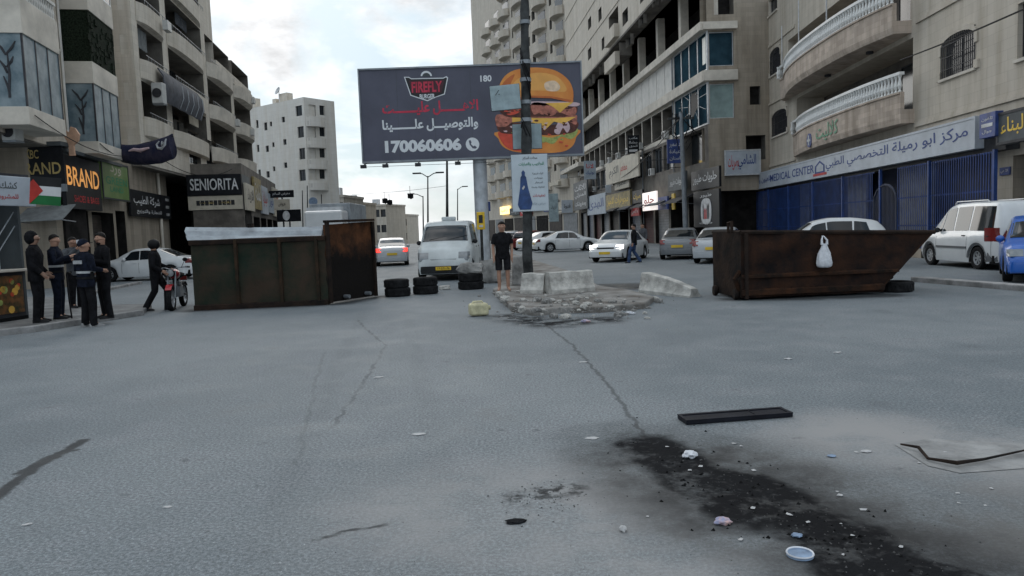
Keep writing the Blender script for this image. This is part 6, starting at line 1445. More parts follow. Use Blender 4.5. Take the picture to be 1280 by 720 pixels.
# jar lid: a shallow dish
g = G(1000, 695); ld = thing('flattened_dish', 'round light blue plastic dish near the bottom of the burn mark', 'lid', (g.x, g.y, 0)); mb = MB(); mb.lathe([(0, .012), (.05, .012), (.055, .018), (.062, .016), (.064, .003), (0, .003)], seg=24); mb.build('dish', 'paper_blue', ld, smooth=True); mb = MB(); mb.lathe([(.058, .017), (.064, .022), (.067, .016), (.064, .012)], seg=24); mb.build('rim', 'bag_white', ld, smooth=True)
g = G(1015, 704); 
rr = random.Random(41)
me_c = bpy.data.meshes.new('litter_flake'); me_c.from_pydata([(-1, -.6, .2), (.2, -.9, .05), (1, -.1, .3), (.4, .8, .1), (-.7, .7, .35), (0, 0, .55)], [], [(0, 1, 5), (1, 2, 5), (2, 3, 5), (3, 4, 5), (4, 0, 5)]); me_c.materials.append(M['paper'])
for k in range(26):
    t = rr.random(); px, py = (815 + 320 * t + rr.gauss(0, 55), 562 + 150 * t + rr.gauss(0, 28)) if k < 18 else (rr.uniform(900, 1260), rr.uniform(560, 640))
    p = G(px, py); s = rr.uniform(.008, .018); o = bpy.data.objects.new('litter_flake', me_c); COL.objects.link(o); o.location = (p.x, p.y, .003); o.scale = (s * rr.uniform(.7, 1.6), s, s * .8); o.rotation_euler = (0, 0, rr.uniform(0, 6)); tag(o, 'small pale flake of litter on or beside the black burn mark', 'litter', 'pale flakes of litter round the burn mark')

# ------------------------------------------------------------------ people: +Y is forward, origin at the feet
def skin_mesh(pts, edges, rad, root, sub=2):
    bm = bmesh.new(); ly = bm.verts.layers.skin.verify(); vs = {}
    for k, p in pts.items():
        v = bm.verts.new(p); r = rad[k]; v[ly].radius = r if isinstance(r, tuple) else (r, r); v[ly].use_root = (k == root); vs[k] = v
    for a, b in edges: bm.edges.new((vs[a], vs[b]))
    me = bpy.data.meshes.new('skin'); bm.to_mesh(me); bm.free()
    o = bpy.data.objects.new('tmp', me); COL.objects.link(o); s = o.modifiers.new('s', 'SKIN'); s.use_smooth_shade = True; d = o.modifiers.new('d', 'SUBSURF'); d.levels = sub; d.render_levels = sub
    m2 = bpy.data.meshes.new_from_object(o.evaluated_get(bpy.context.evaluated_depsgraph_get())); bpy.data.objects.remove(o); return m2
def person(label, loc, rz, h=1.75, top='jacket', topm='cloth_black', legm='cloth_black', legs='trousers', skinm='skin', hat=None, shoes='shoe', pose=None, head_turn=0, extras=(), wide=1.0, group=None):
    J = dict(pelvis=(0, 0, .93), waist=(0, 0, 1.06), chest=(0, .005, 1.27), neck=(0, -.01, 1.46), skull0=(0, .01, 1.555), skull1=(0, .015, 1.635), skull2=(0, .005, 1.70))
    for s, n in ((-1, 'R'), (1, 'L')):
        J.update({'sh' + n: (s * .175, -.01, 1.405), 'el' + n: (s * .235, -.03, 1.13), 'wr' + n: (s * .25, .05, .89), 'hip' + n: (s * .09, 0, .90), 'kn' + n: (s * .10, .02, .50), 'an' + n: (s * .105, -.02, .085), 'toe' + n: (s * .12, .15, .03)})
    if pose: J.update(pose)
    if shoes:
        for n in 'RL': J['toe' + n] = tuple(a + (b - a) * .55 for a, b in zip(J['an' + n], J['toe' + n]))
    k = h / 1.75; J = {a: Vector(p) * k for a, p in J.items()}
    Rm = Matrix.Rotation(head_turn, 3, 'Z')
    root = thing('person', label, 'person', loc, rz, group)
    rad = dict(pelvis=.12, waist=.108, chest=.122, neck=.052, skull0=.082, skull1=.106, skull2=.078)
    E_ = [('pelvis', 'waist'), ('waist', 'chest'), ('chest', 'neck'), ('neck', 'skull0'), ('skull0', 'skull1'), ('skull1', 'skull2')]
    hx = J['skull0']
    J['chin'] = hx + Rm @ Vector((0, .055, -.03)) * k; rad['chin'] = .036; E_.append(('skull0', 'chin'))
    J['nose'] = J['skull1'] + Rm @ Vector((0, .108, -.042)) * k; rad['nose'] = .014; E_.append(('skull1', 'nose'))
    for s, n in ((-1, 'R'), (1, 'L')):
        rad.update({'sh' + n: .062, 'el' + n: .043, 'wr' + n: .030, 'hip' + n: .09, 'kn' + n: .058, 'an' + n: .042, 'toe' + n: .030, 'palm' + n: .036, 'ear' + n: .02})
        J['ear' + n] = J['skull1'] + Rm @ Vector((s * .088, -.005, -.03)) * k; E_.append(('skull1', 'ear' + n))
        dd = (J['wr' + n] - J['el' + n]).normalized(); J['palm' + n] = J['wr' + n] + dd * .085 * k
        fwd = Vector((0, 1, 0)); sd_ = (fwd - dd * fwd.dot(dd)).normalized()
        E_ += [('chest', 'sh' + n), ('sh' + n, 'el' + n), ('el' + n, 'wr' + n), ('wr' + n, 'palm' + n), ('pelvis', 'hip' + n), ('hip' + n, 'kn' + n), ('kn' + n, 'an' + n), ('an' + n, 'toe' + n)]
        cu = sd_.cross(dd) * s
        for f in range(4):
            o_ = (f - 1.5) * .02; ln = (.065, .078, .074, .055)[f]; b = J['palm' + n] + sd_ * -o_ * k
            a1, a2 = 'f%d1' % f + n, 'f%d2' % f + n; J[a1] = b + (dd * ln * .6 + cu * -.008) * k; J[a2] = b + (dd * ln + cu * -.03) * k; rad[a1] = .0095; rad[a2] = .008; E_ += [('palm' + n, a1), (a1, a2)]
        J['th1' + n] = J['wr' + n] + (dd * .05 + sd_ * .045) * k; J['th2' + n] = J['wr' + n] + (dd * .095 + sd_ * .055) * k; rad['th1' + n] = .012; rad['th2' + n] = .009; E_ += [('wr' + n, 'th1' + n), ('th1' + n, 'th2' + n)]
    rad = {a: (r * k if not a.startswith(('hip', 'pel', 'wai', 'che')) else r * k * .95) for a, r in rad.items()}
    me = skin_mesh(J, E_, rad, 'pelvis', 2); me.materials.clear(); me.materials.append(M[skinm]); b = bpy.data.objects.new('body', me); COL.objects.link(b); b.parent = root
    V = lambda *a: Vector(a) * k
    # eyes and hair
    for s in (-1, 1):
        mb = MB(); mb.ball(J['skull1'] + Rm @ V(s * .034, .085, -.012), .0115 * k, 8); e = mb.build('eye', 'eye_white', root, smooth=True)
        mb = MB(); mb.ball(J['skull1'] + Rm @ V(s * .034, .0915, -.012), .0065 * k, 6); mb.build('pupil', 'hair', e); mb = MB(); mb.ball(J['skull1'] + Rm @ V(s * .034, .091, .014), .022 * k, 8, 1, .35, .22); mb.build('eyebrow', 'hair', root, smooth=True)
    mb = MB(); mb.ball(J['skull0'] + Rm @ V(0, .088, -.008), .024 * k, 8, 1, .4, .3); mb.build('lips', 'lip', root, smooth=True)
    if 'beard' in extras: mb = MB(); mb.ball(J['skull0'] + Rm @ V(0, .042, -.028), .058 * k, 10, 1, .95, .75); mb.build('beard', 'hair', root, smooth=True)
    c = (J['skull1'] + J['skull2']) / 2
    mb = MB(); rg = []
    for i in range(8):
        a = math.pi * .53 * i / 7; row = []
        for q in range(16):
            t = 2 * math.pi * q / 16; front = max(0, math.sin(t)); aa = a * (1 - .36 * front + .34 * max(0, -math.sin(t)))
            rr_ = .104 + .008 * mnoise.noise(Vector((math.cos(t) * 3, math.sin(t) * 3, i)))
            row.append(c + Rm @ V(rr_ * .93 * math.sin(aa) * math.cos(t), -.006 + rr_ * 1.02 * math.sin(aa) * math.sin(t), -.015 + rr_ * 1.0 * math.cos(aa)))
        rg.append(row)
    if hat == 'helmet':
        mb = MB(); mb.ball(c + Rm @ V(0, 0, -.03), .128 * k, 14, 1, 1.12, 1.05); mb.build('helmet', 'black', root, smooth=True)
    elif hat == 'hood':
        mb = MB(); mb.ball(c + Rm @ V(0, -.035, -.035), .122 * k, 14, .95, .98, 1.15); mb.build('hood', topm, root, smooth=True)
    elif hat == 'cap':
        mb.rings(rg, cap=False); mb.build('cap', 'cloth_navy', root, smooth=True)
        mb = MB(); mb.rings([[c + Rm @ V(.085 * x, .09 + .075 * (1 - x * x) * y, .012 + .008 * z) for x, y, z in ((-1, 0, 0), (-.5, 1, 0), (0, 1, 0), (.5, 1, 0), (1, 0, 0))] + [c + Rm @ V(.085 * x, .09 + .075 * (1 - x * x) * y, .0) for x, y, z in ((1, 0, 0), (.5, 1, 0), (0, 1, 0), (-.5, 1, 0), (-1, 0, 0))] for _ in (0,)] , cap=True); mb.build('cap_peak', 'cloth_navy', root)
    else: mb.rings(rg, cap=False); mb.build('hair', 'hair', root, smooth=True)
    # upper garment: torso rings and sleeves
    pv, ch = J['pelvis'], J['chest']; up = (ch - pv)
    def tor(z, a, bb_, dy=0):
        t = (z - .93) / (1.27 - .93); p = pv + up * t; a *= wide
        return [p + V(a * math.cos(q) * abs(math.cos(q)) ** -.18 if abs(math.cos(q)) > .02 else 0, dy + bb_ * math.sin(q) * (1 + .03 * math.sin(q * 7 + z * 30)), 0) for q in [2 * math.pi * i / 22 for i in range(22)]]
    hem = .80 if top == 'jacket' else .86
    mb = MB(); mb.rings([tor(hem, .182, .128), tor(hem + .05, .186, .132), tor(1.0, .172, .126), tor(1.14, .182, .13), tor(1.28, .205, .138), tor(1.37, .21, .125, -.006), tor(1.43, .165, .098, -.012), tor(1.475, .088, .078, -.012), tor(1.50 if top == 'jacket' else 1.485, .07, .068, -.01)])
    for n in 'RL':
        a, e, w_ = J['sh' + n], J['el' + n], J['wr' + n]; s = -1 if n == 'R' else 1
        if top == 'jacket': mb.tube([a + V(-s * .05, 0, .015), a + V(s * .012, 0, 0), a.lerp(e, .5), e, e.lerp(w_, .5), w_ + (w_ - e) * -.03], [.06 * k, .08 * k, .07 * k, .062 * k, .055 * k, .045 * k], 12)
        else: mb.tube([a + V(-s * .05, 0, .015), a + V(s * .0, 0, -.005), a.lerp(e, .3), a.lerp(e, .78)], [.055 * k, .066 * k, .07 * k, .072 * k], 12)
    g_ = mb.build('jacket' if top == 'jacket' else 'shirt', topm, root, smooth=True, ang=70)
    if 'bands' in extras:
        mb = MB(); mb.rings([[p + V(0, 0, 0) for p in [pv + up * ((z - .93) / .34) + (q - (pv + up * ((z - .93) / .34))) * 1.03 for q in tor(z, .18, .129)]] for z in (1.07, 1.115)], cap=False); mb.build('reflective_band', 'reflective', g_)
    if 'back_patch' in extras:
        mb = MB(); mb.box(-.13 * k, .13 * k, -.155 * k, -.13 * k, 1.26 * k, 1.33 * k); mb.build('back_patch', 'reflective', g_)
        ot = lettering('شرطة', g_, 'ink_white', 0, 0, 0, .2, .055); ot.matrix_local = Matrix.Translation((0, -.158 * k, 1.295 * k)) @ Matrix.Rotation(math.pi, 4, 'Z')
    if 'radio' in extras: mb = MB(); mb.box(.17 * k, .23 * k, -.03, .03, .95 * k, 1.1 * k); mb.build('radio', 'black', g_, bevel=.008)
    if 'belt' in extras: mb = MB(); mb.rings([tor(.96, .19, .136), tor(1.0, .19, .136)], cap=False); mb.build('belt', 'black', g_)
    # legs
    mb = MB(); mb.rings([tor(1.0, .165, .118), tor(.92, .175, .126), tor(.84, .172, .122), tor(.80, .14, .105)])
    for n in 'RL':
        a, e, w_ = J['hip' + n], J['kn' + n], J['an' + n]
        if legs == 'trousers': mb.tube([a, a.lerp(e, .4), e, e.lerp(w_, .5), w_ + V(0, 0, .0), w_ + V(0, .01, -.045)], [.104 * k, .095 * k, .08 * k, .074 * k, .072 * k, .075 * k], 14)
        else: mb.tube([a, a.lerp(e, .4), a.lerp(e, .92)], [.094 * k, .09 * k, .084 * k], 14)
    mb.build('trousers' if legs == 'trousers' else 'shorts', legm, root, smooth=True, ang=70)
    if shoes:
        for n in 'RL':
            w_, t_ = J['an' + n], J['toe' + n]; d = (t_ - w_); d.z = 0; d.normalize(); c = Vector((-d.y, d.x, 0)); o_ = Vector((w_.x, w_.y, w_.z - .085 * k))
            rg = []
            for q, (f, wd, ht) in enumerate(((-.075, .028, .07), (-.05, .04, .095), (.02, .042, .1), (.09, .046, .065), (.16, .044, .05), (.195, .025, .035))):
                rg.append([o_ + d * f * k + c * wd * k * x + Vector((0, 0, ht * k * z)) for x, z in ((-1, 0), (1, 0), (1.02, .35), (.6, 1), (-.6, 1), (-1.02, .35))])
            mb = MB(); mb.rings(rg); s_ = mb.build('shoe', shoes, root, smooth=True, ang=60)
    return root
# the man standing on the island
g = GI(630, 364); person('barefoot young man in black t-shirt and black shorts standing on the traffic island', (g.x, g.y, .12), math.pi + .05, 1.74, 'tee', 'cloth_black', 'cloth_short', 'shorts', 'skin', None, None,
    dict(elR=(-.235, -.01, 1.13), wrR=(-.225, .05, .87), elL=(.235, -.01, 1.13), wrL=(.225, .05, .87), hipR=(-.1, 0, .9), hipL=(.1, 0, .9), anR=(-.11, 0, .085), anL=(.11, 0, .085), knR=(-.11, .02, .5), knL=(.11, .02, .5), toeR=(-.15, .15, .03), toeL=(.15, .15, .03)))
# police group on the left pavement
g = G(110, 409, .0); person('officer with a pale band on his dark jacket, back to the camera at the kerb', (g.x - .02, g.y + .1, 0.0), -.5, 1.78, 'jacket', 'cloth_navy', 'cloth_black', 'trousers', 'skin', 'cap', 'shoe_grey',
    dict(elR=(-.27, .0, 1.15), wrR=(-.24, .22, 1.08), elL=(.30, -.02, 1.16), wrL=(.22, .20, 1.12), anL=(.17, -.02, .085), knL=(.13, .02, .5), toeL=(.22, .13, .03)), head_turn=-.5, extras=('bands', 'back_patch', 'radio', 'belt'), wide=1.15)
g = G(116, 401, .11); person('bareheaded man in dark clothes facing the officer at the kerb, arms folded', (g.x + .05, g.y + .45, .11), 2.4, 1.80, 'jacket', 'cloth_black', 'cloth_black', 'trousers', 'skin', None, 'shoe',
    dict(elR=(-.26, .02, 1.15), wrR=(-.02, .24, 1.16), elL=(.26, .02, 1.15), wrL=(.03, .26, 1.12)), head_turn=.4, extras=('beard',))
g = G(72, 399, .11); person('officer in a blue-black uniform with pale leg stripes, second from the left of the group', (g.x, g.y + .1, .11), 2.9 - 4.2, 1.80, 'jacket', 'cloth_navy', 'cloth_navy', 'trousers', 'skin', None, 'shoe',
    dict(elR=(-.27, .05, 1.16), wrR=(-.14, .28, 1.2), elL=(.27, .06, 1.18), wrL=(.12, .3, 1.28)), head_turn=-.4, extras=('bands', 'belt'))
g = G(50, 403, .11); person('tall figure in a black hood at the far left beside the kiosk', (g.x, g.y, .11), -1.2, 1.86, 'jacket', 'cloth_black', 'cloth_black', 'trousers', 'skin_dark', 'hood', 'shoe', dict(wrR=(-.22, .14, .95), wrL=(.22, .14, .95)), wide=1.2)
g = G(88, 386, .11); person('man raising a pale phone to his face, behind the officers', (g.x, g.y + .3, .11), -2.0, 1.76, 'jacket', 'cloth_grey', 'cloth_black', 'trousers', 'skin', None, 'shoe',
    dict(elR=(-.28, .1, 1.2), wrR=(-.1, .32, 1.5), elL=(.27, .1, 1.2), wrL=(.1, .3, 1.46)))
pe = thing('mobile_phone', 'pale mobile phone held up by the man behind the officers', 'phone', (g.x + .27, g.y + .14, 1.74), -2.0); mb = MB(); mb.box(-.08, .08, 0, .014, -.04, .05); mb.build('case', 'bag_white', pe, bevel=.006); mb = MB(); mb.box(-.075, .075, -.003, -.001, -.035, .045); mb.build('screen', 'glass_dark', pe)
cnp = G(90, 398, .11); cs_ = thing('walking_stick', 'thin black stick leaning by the officer at the kerb edge', 'stick', (cnp.x, cnp.y, .11)); mb = MB(); mb.tube([(0, 0, 0), (-.03, 0, .45), (-.05, .02, .9)], .016, 6); mb.build('shaft', 'black', cs_); mb = MB(); mb.tube([(-.05, .02, .9), (-.05, .03, .96), (0, .02, .98), (.05, .0, .95)], .018, 6); mb.build('handle', 'black', cs_)
# motorcyclist and machine
g = G(190, 390, 0); person('man in black with a dark helmet walking beside the motorcycle', (g.x + .03, g.y + .25, 0), -1.35, 1.72, 'jacket', 'cloth_black', 'cloth_black', 'trousers', 'skin', 'helmet', 'shoe',
    dict(elR=(-.28, .05, 1.13), wrR=(-.3, .3, 1.0), elL=(.26, .0, 1.12), wrL=(.2, .2, .98), knR=(-.1, .22, .52), anR=(-.1, .2, .085), toeR=(-.11, .37, .03), knL=(.1, -.02, .5), anL=(.1, -.25, .1), toeL=(.11, -.09, .03)))
f_, r_ = G(213, 389), G(230, 382); mid_ = (f_ + r_) / 2; dirm = (f_ - r_).normalized(); mid_ = f_ - dirm * .62
mo = thing('motorcycle', 'black motorcycle with a red tank standing before the tipped skip', 'motorcycle', (mid_.x, mid_.y + .1, 0), math.atan2(dirm.y, dirm.x) )
for x, r in ((.64, .30), (-.64, .30)):
    mb = MB(); tyre_geo(mb, (x, 0, r), r, .11, seg=24, inner=.74); t = mb.build('wheel', 'tyre', mo, smooth=True); mb = MB()
    mb.lathe([(r * .74, -.035), (r * .70, 0), (r * .74, .035)], (x, 0, r), (0, 1, 0), 20); mb.lathe([(.0, -.06), (.05, -.06), (.05, .06), (0, .06)], (x, 0, r), (0, 1, 0), 10)
    for q in range(10):
        a = 2 * math.pi * q / 10; mb.tube([(x + .04 * math.cos(a), .02 * (-1) ** q, r + .04 * math.sin(a)), (x + r * .72 * math.cos(a), 0, r + r * .72 * math.sin(a))], .006, 4)
    mb.build('rim', 'rim', t)
for s in (-1, 1):
    mb = MB(); mb.tube([(.64, s * .085, .30), (.47, s * .085, .72), (.40, s * .085, .95)], [.022, .026, .022], 8); mb.build('fork', 'steel_grey', mo); mb = MB(); mb.tube([(-.64, s * .09, .30), (-.15, s * .08, .36)], .025, 6); mb.build('swing_arm', 'black', mo)
    mb = MB(); mb.tube([(.34, s * .3, 1.04), (.30, s * .40, 1.03)], .02, 6); mb.build('grip', 'black', mo); mb = MB(); mb.tube([(.38, s * .22, 1.02), (.4, s * .3, 1.18)], .008, 4); mb.ball((.4, s * .32, 1.22), .06, 8, .3, 1, .8); mb.build('mirror', 'black', mo)
mb = MB(); mb.tube([(.40, 0, .98), (.38, .15, 1.03), (.34, .34, 1.04)], .013, 6); mb.tube([(.40, 0, .98), (.38, -.15, 1.03), (.34, -.34, 1.04)], .013, 6); mb.build('handlebar', 'steel_grey', mo)
mb = MB(); mb.tube([(.38, 0, .9), (.2, 0, .62), (-.1, 0, .36), (-.2, 0, .5), (-.15, 0, .75)], .03, 6); mb.tube([(.36, 0, .86), (-.2, 0, .74), (-.7, 0, .78)], .028, 6); mb.build('frame', 'black', mo)
mb = MB(); mb.ball((.14, 0, .86), .17, 14, 1.55, .75, .75); mb.build('tank', 'moto_red', mo, smooth=True); mb = MB(); mb.ball((-.34, 0, .82), .14, 12, 2.3, .85, .5); mb.build('seat', 'cloth_black', mo, smooth=True)
mb = MB(); mb.box(-.16, .2, -.12, .12, .3, .56); 
for q in range(5): mb.box(.0, .2, -.14, .14, .56 + q * .028, .572 + q * .028)
mb.build('engine', 'steel_grey', mo, bevel=.015); mb = MB(); mb.tube([(.2, -.13, .42), (.1, -.15, .28), (-.3, -.17, .3), (-.75, -.18, .42)], [.02, .025, .045, .05], 8); mb.build('exhaust', 'steel_grey', mo)
mb = MB(); mb.ball((.50, 0, .9), .10, 12, .8, 1, 1); hl_ = mb.build('headlight', 'black', mo, smooth=True); mb = MB(); mb.lathe([(0, .02), (.07, .01), (.085, -.01)], (.575, 0, .9), (1, 0, 0), 14); mb.build('lens', 'lens', hl_)
for c_, a0, a1 in ((.64, 40, 130), (-.64, 30, 140)):
    mb = MB(); mb.rings([[(c_ + .33 * math.cos(R(a)), y, .30 + .33 * math.sin(R(a))) for y in (-.07, .07)] + [(c_ + .34 * math.cos(R(a)), y, .30 + .34 * math.sin(R(a))) for y in (.07, -.07)] for a in range(a0, a1 + 1, 10)]); mb.build('mudguard', 'moto_red' if c_ > 0 else 'black', mo, smooth=True)
mb = MB(); mb.box(-.86, -.8, -.08, .08, .66, .76); mb.build('tail_light', 'red_lens', mo)
# pedestrians across the road
g = AT(789, 326, 33.5); person('pedestrian in a dark top and blue trousers crossing in front of the oncoming white sedan', (g.x, 32.6, 0), 1.4, 1.70, 'jacket', 'cloth_black', 'cloth_blue', 'trousers', 'skin', None, 'shoe', dict(knR=(-.1, .2, .52), anR=(-.1, .25, .085), toeR=(-.1, .4, .03), anL=(.1, -.25, .1), toeL=(.1, -.1, .03)))
g = AT(811, 324, 37); person('pedestrian in grey standing at the right kerb behind the oncoming sedan', (g.x, 38.5, 0), 2.2, 1.72, 'jacket', 'cloth_grey', 'cloth_grey', 'trousers', 'skin', None, 'shoe')

# ------------------------------------------------------------------ kiosk with flag, banner, clutter at left
kA = G(2, 407, .11); K1 = Fr((-9.75, 17.35), (-9.55, 13.2)); 
kA_, kB_ = G(50, 398, .11), G(-60, 413, .11); K1 = Fr((kA_.x - .35, kA_.y + .1), (kB_.x - .1, kB_.y))
ki = thing('street_kiosk', 'dark street kiosk at the left edge with food pictures below its counter', 'kiosk', mx=K1.M @ Matrix.Translation((0, 0, .11)))
LK = K1.len
ky0, ky1 = 0.0, 0.0
def kz(px, py): return K1.z(px, py) - .11
zs_t, zs_b, zct = kz(20, 221), kz(20, 259), kz(20, 336)
blk(ki, 'roof', 'frame_dark', -.1, LK + .4, -2.4, .25, zs_t - .03, zs_t + .03); blk(ki, 'back_wall', 'dark_inside', 0, LK, -2.3, -2.2, 0, zs_t - .06); blk(ki, 'side_wall', 'sign_grey', -.06, 0.0, -2.2, .0, 0, zs_t - .06)
blk(ki, 'counter', 'plaster', -.08, LK, -.55, .12, zct - .06, zct, .015); blk(ki, 'base_panel', 'frame_dark', .0, LK, -.5, 0, .08, zct - .07); blk(ki, 'plinth', 'black', .0, LK, -.5, .04, 0, .08)
for q, m_ in enumerate(('food_print', 'food_print', 'food_print')):
    a = .05 + q * 1.1; mb = MB(); mb.box(a, a + 1.0, .002, .02, .16, zct - .14); p_ = mb.build('picture_panel', m_, ki)
    rr = random.Random(q + 3)
    for (mm_, n_) in (('tomato', 5), ('cheese', 4), ('lettuce', 6)):
        mb = MB()
        for _ in range(n_): x, z = a + rr.uniform(.1, .9), rr.uniform(.22, zct - .25); mb.lathe([(0, .023), (rr.uniform(.03, .09), .023)], (x, 0, z), (0, 1, 0), 9)
        mb.build('food_motif', mm_, p_)
mb = MB(); mb.box(.3, .36, -.3, -.25, zct, zs_b); mb.box(1.15, 1.21, -.3, -.25, zct, zs_b); mb.box(.36, 1.15, -.3, -.25, zs_b - .5, zs_b - .42); mb.build('serving_frame', 'steel_pale', ki); mb = MB(); mb.box(.36, 1.15, -.285, -.27, zct, zs_b - .5); mb.build('glass', 'glass_dark', ki)
mb = MB(); 
for (a, b) in (((.0, -.1, zs_b - .1), (.9, -.1, zct + .15)), ((.0, -.1, zs_b - .4), (.7, -.1, zct + .1))): mb.tube([a, b], .012, 4)
mb.build('cord', 'steel_pale', ki)
sg = sign('white kiosk sign with faint Arabic writing behind the flag', K1, -.1, LK + .3, zs_b + .11, zs_t + .07, .27, .12, 'sign_white', None, [('كشك ابو العبد', .55, .66, .5, .3, 'sign_grey'), ('للمشروبات والقهوة', .55, .3, .5, .2, 'ink_red')])
FL = Fr((AT(73, 245, kA_.y - .6).x, kA_.y - .55), (AT(37, 240, kA_.y - .7).x, kA_.y - .75)); 
fz0, fz1 = FL.z(55, 258), FL.z(55, 223); fg = thing('flag', 'small black, white and green flag with a red triangle hung on the kiosk front', 'flag', mx=FL.sub(0, 0, fz0) @ Matrix.Rotation(R(-6), 4, 'Y')); FW, FH = FL.len, fz1 - fz0
def fwave(x, z): return .025 * math.sin(x * 9 + z * 2)
for nm, a, b, m_ in (('green_stripe', 0, .333, 'flag_green'), ('white_stripe', .333, .667, 'flag_white'), ('black_stripe', .667, 1, 'flag_black')):
    mb = MB(); mb.rings([[(FW * q / 12, fwave(FW * q / 12, z * FH) + o, z * FH) for z, o in ((a, 0), (b, 0), (b, .006), (a, .006))] for q in range(13)]); mb.build(nm, m_, fg, smooth=True)
mb = MB(); mb.rings([[(FW * (1 - .42 * q / 8), fwave(FW * (1 - .42 * q / 8), .5 * FH) + o, FH * (.5 + s * .5 * (1 - q / 8) )) for s, o in ((-1, .008), (1, .008), (1, .013), (-1, .013))] for q in range(9)]); mb.build('red_triangle', 'flag_red', fg)
# rolled banner slung from the left building
A, B = AT(152, 192, 35), AT(216, 183, 34); bn = thing('slung_banner', 'dark blue fabric banner with a white mark slung below the frosted bays', 'banner', A); d = B - A
rg = []
for q in range(17):
    t = q / 16; p = d * t; rad_ = .42 + .16 * t; rg.append([p + Vector((.04 * math.sin(a * 3 + t * 9), rad_ * .6 * math.cos(a), rad_ * math.sin(a) * (1 + .08 * mnoise.noise(Vector((t * 6, a, 2)))) - .18 * math.sin(math.pi * t))) for a in [2 * math.pi * k / 18 for k in range(18)]])
MB().rings(rg).build('fabric', 'banner', bn, smooth=True, ang=80)
mb = MB()
def on_ban(t, a): rad_ = .42 + .16 * t; return d * t + Vector((.04 * math.sin(a * 3 + t * 9), -rad_ * .6 * math.cos(a) - .02, rad_ * math.sin(a) - .18 * math.sin(math.pi * t)))
for pl2 in ([(.80, .75), (.74, .5), (.77, .15), (.84, .0), (.92, .2), (.95, .62), (.90, .35), (.85, .3), (.86, .6)],): mb.tube([on_ban(*q) for q in pl2], [.03, .05, .06, .07, .06, .04, .05, .06, .03], 5)
mb.build('white_mark', 'bag_grey', bn, smooth=True); mb = MB(); mb.tube([on_ban(.2, .3), on_ban(.32, .45), on_ban(.45, .3), on_ban(.6, .4)], [.03, .08, .09, .04], 6); mb.build('pink_mark', 'onion', bn, smooth=True); mb = MB(); mb.tube([d * -.02 + Vector((0, 0, .2)), d * 1.02 + Vector((0, 0, .45))], .03, 6); mb.build('pole', 'frame_dark', bn)
# peach coloured sign figure on top of the corner shop sign
P_ = AT(98, 196, 30); fgz = AT(98, 160, 30).z - P_.z; pf = thing('sign_figure', 'peach coloured cut-out ornament standing on the corner shop sign', 'ornament', (P_.x, P_.y - .4, P_.z)); mb = MB(); mb.prism([(-.12, 0), (.12, 0), (.1, fgz * .35), (.3, fgz * .5), (.36, fgz * .72), (.2, fgz * .95), (.02, fgz), (-.05, fgz * .8), (-.2, fgz * .9), (-.28, fgz * .7), (-.15, fgz * .5), (-.1, fgz * .35)], .1, 1, -.05); mb.build('cutout', 'peach', pf, bevel=.02)
def ac_unit(label, px0, px1, yt, yb, Y):
    A = AT(px1, yb, Y); B = AT(px0, yb, Y); f = Fr((A.x, A.y), (B.x, B.y)); z0, z1 = f.z((px0 + px1) / 2, yb), f.z((px0 + px1) / 2, yt); o = thing('air_conditioner', label, 'air conditioner', mx=f.sub(0, 0, z0)); h_ = z1 - z0; w_ = f.len
    blk(o, 'case', 'ac_white', 0, w_, -.5, 0, 0, h_, .03); mb = MB(); r_ = min(h_, w_) * .38
    mb.lathe([(0, .01), (r_, .01), (r_ * 1.03, .03), (r_ * 1.1, .03), (r_ * 1.1, 0)], (w_ * .5, 0, h_ * .5), (0, 1, 0), 18); mb.build('fan_grille', 'frame_dark', o); mb = MB(); mb.box(0, w_, -.5, -.05, -.06, -.005); mb.build('bracket', 'steel_grey', o)
ac_unit('white air conditioner box at the left edge below the nearest frosted bay', 2, 19, 154, 175, 26.0)
ac_unit('white air conditioner box beside the dark tarpaulin on the tall block', 190, 204, 103, 129, 41.5)
# dark signs and clutter in front of the white block
def post_sign(label, px0, px1, yt, yb, Y, board, texts=(), post=True, disc=False):
    A = AT(px1, (yt + yb) / 2, Y); B = AT(px0, (yt + yb) / 2, Y); f = Fr((A.x, A.y), (B.x, B.y)); m_ = (px0 + px1) / 2; z0, z1 = f.z(m_, yb), f.z(m_, yt); o = thing('street_sign', label, 'sign', mx=f.sub(0, 0, z0))
    if disc: mb = MB(); mb.lathe([(0, .0), (f.len / 2, 0), (f.len / 2, .04), (0, .05)], (f.len / 2, 0, (z1 - z0) / 2), (0, 1, 0), 24); mb.build('board', board, o)
    else: blk(o, 'board', board, 0, f.len, -.1, .02, 0, z1 - z0, .015)
    for (s, fu, fz, fw, fh, mm_) in texts: lettering(s, o, mm_, f.len * (1 - fu), .03 if not disc else .056, (z1 - z0) * fz, f.len * fw, (z1 - z0) * fh)
    if post: mb = MB(); mb.tube([(f.len / 2, -.16, (z1 - z0) * .8), (f.len / 2, -.16, -z0)], .06, 8); mb.build('post', 'pole_dark', o)
    return o
post_sign('wide dark board behind the left shops, in front of the white block', 336, 367, 238, 247, 60, 'black_board', [('معرض السلام', .5, .5, .7, .5, 'ink_white')])
post_sign('cream board below the wide dark one in the left distance', 343, 362, 249, 262, 58, 'sign_cream', [('عروض', .5, .5, .5, .4, 'ink_black')])
post_sign('black board with a pale round emblem left of the white block', 346, 376, 262, 277, 57, 'black_board', [('●', .4, .5, .3, .8, 'ink_white')])
post_sign('round blue and white sign before the foot of the white block', 386, 397, 246, 258, 56, 'paper_blue', disc=True)
post_sign('yellow sign with a dark figure by the billboard column', 596, 606, 265, 287, 31, 'ink_yellow', [('■', .5, .6, .5, .45, 'ink_black'), ('▬', .5, .2, .5, .12, 'ink_white')])
post_sign('narrow dark blue sign just right of the billboard column', 606, 613, 252, 264, 40, 'sign_blue')
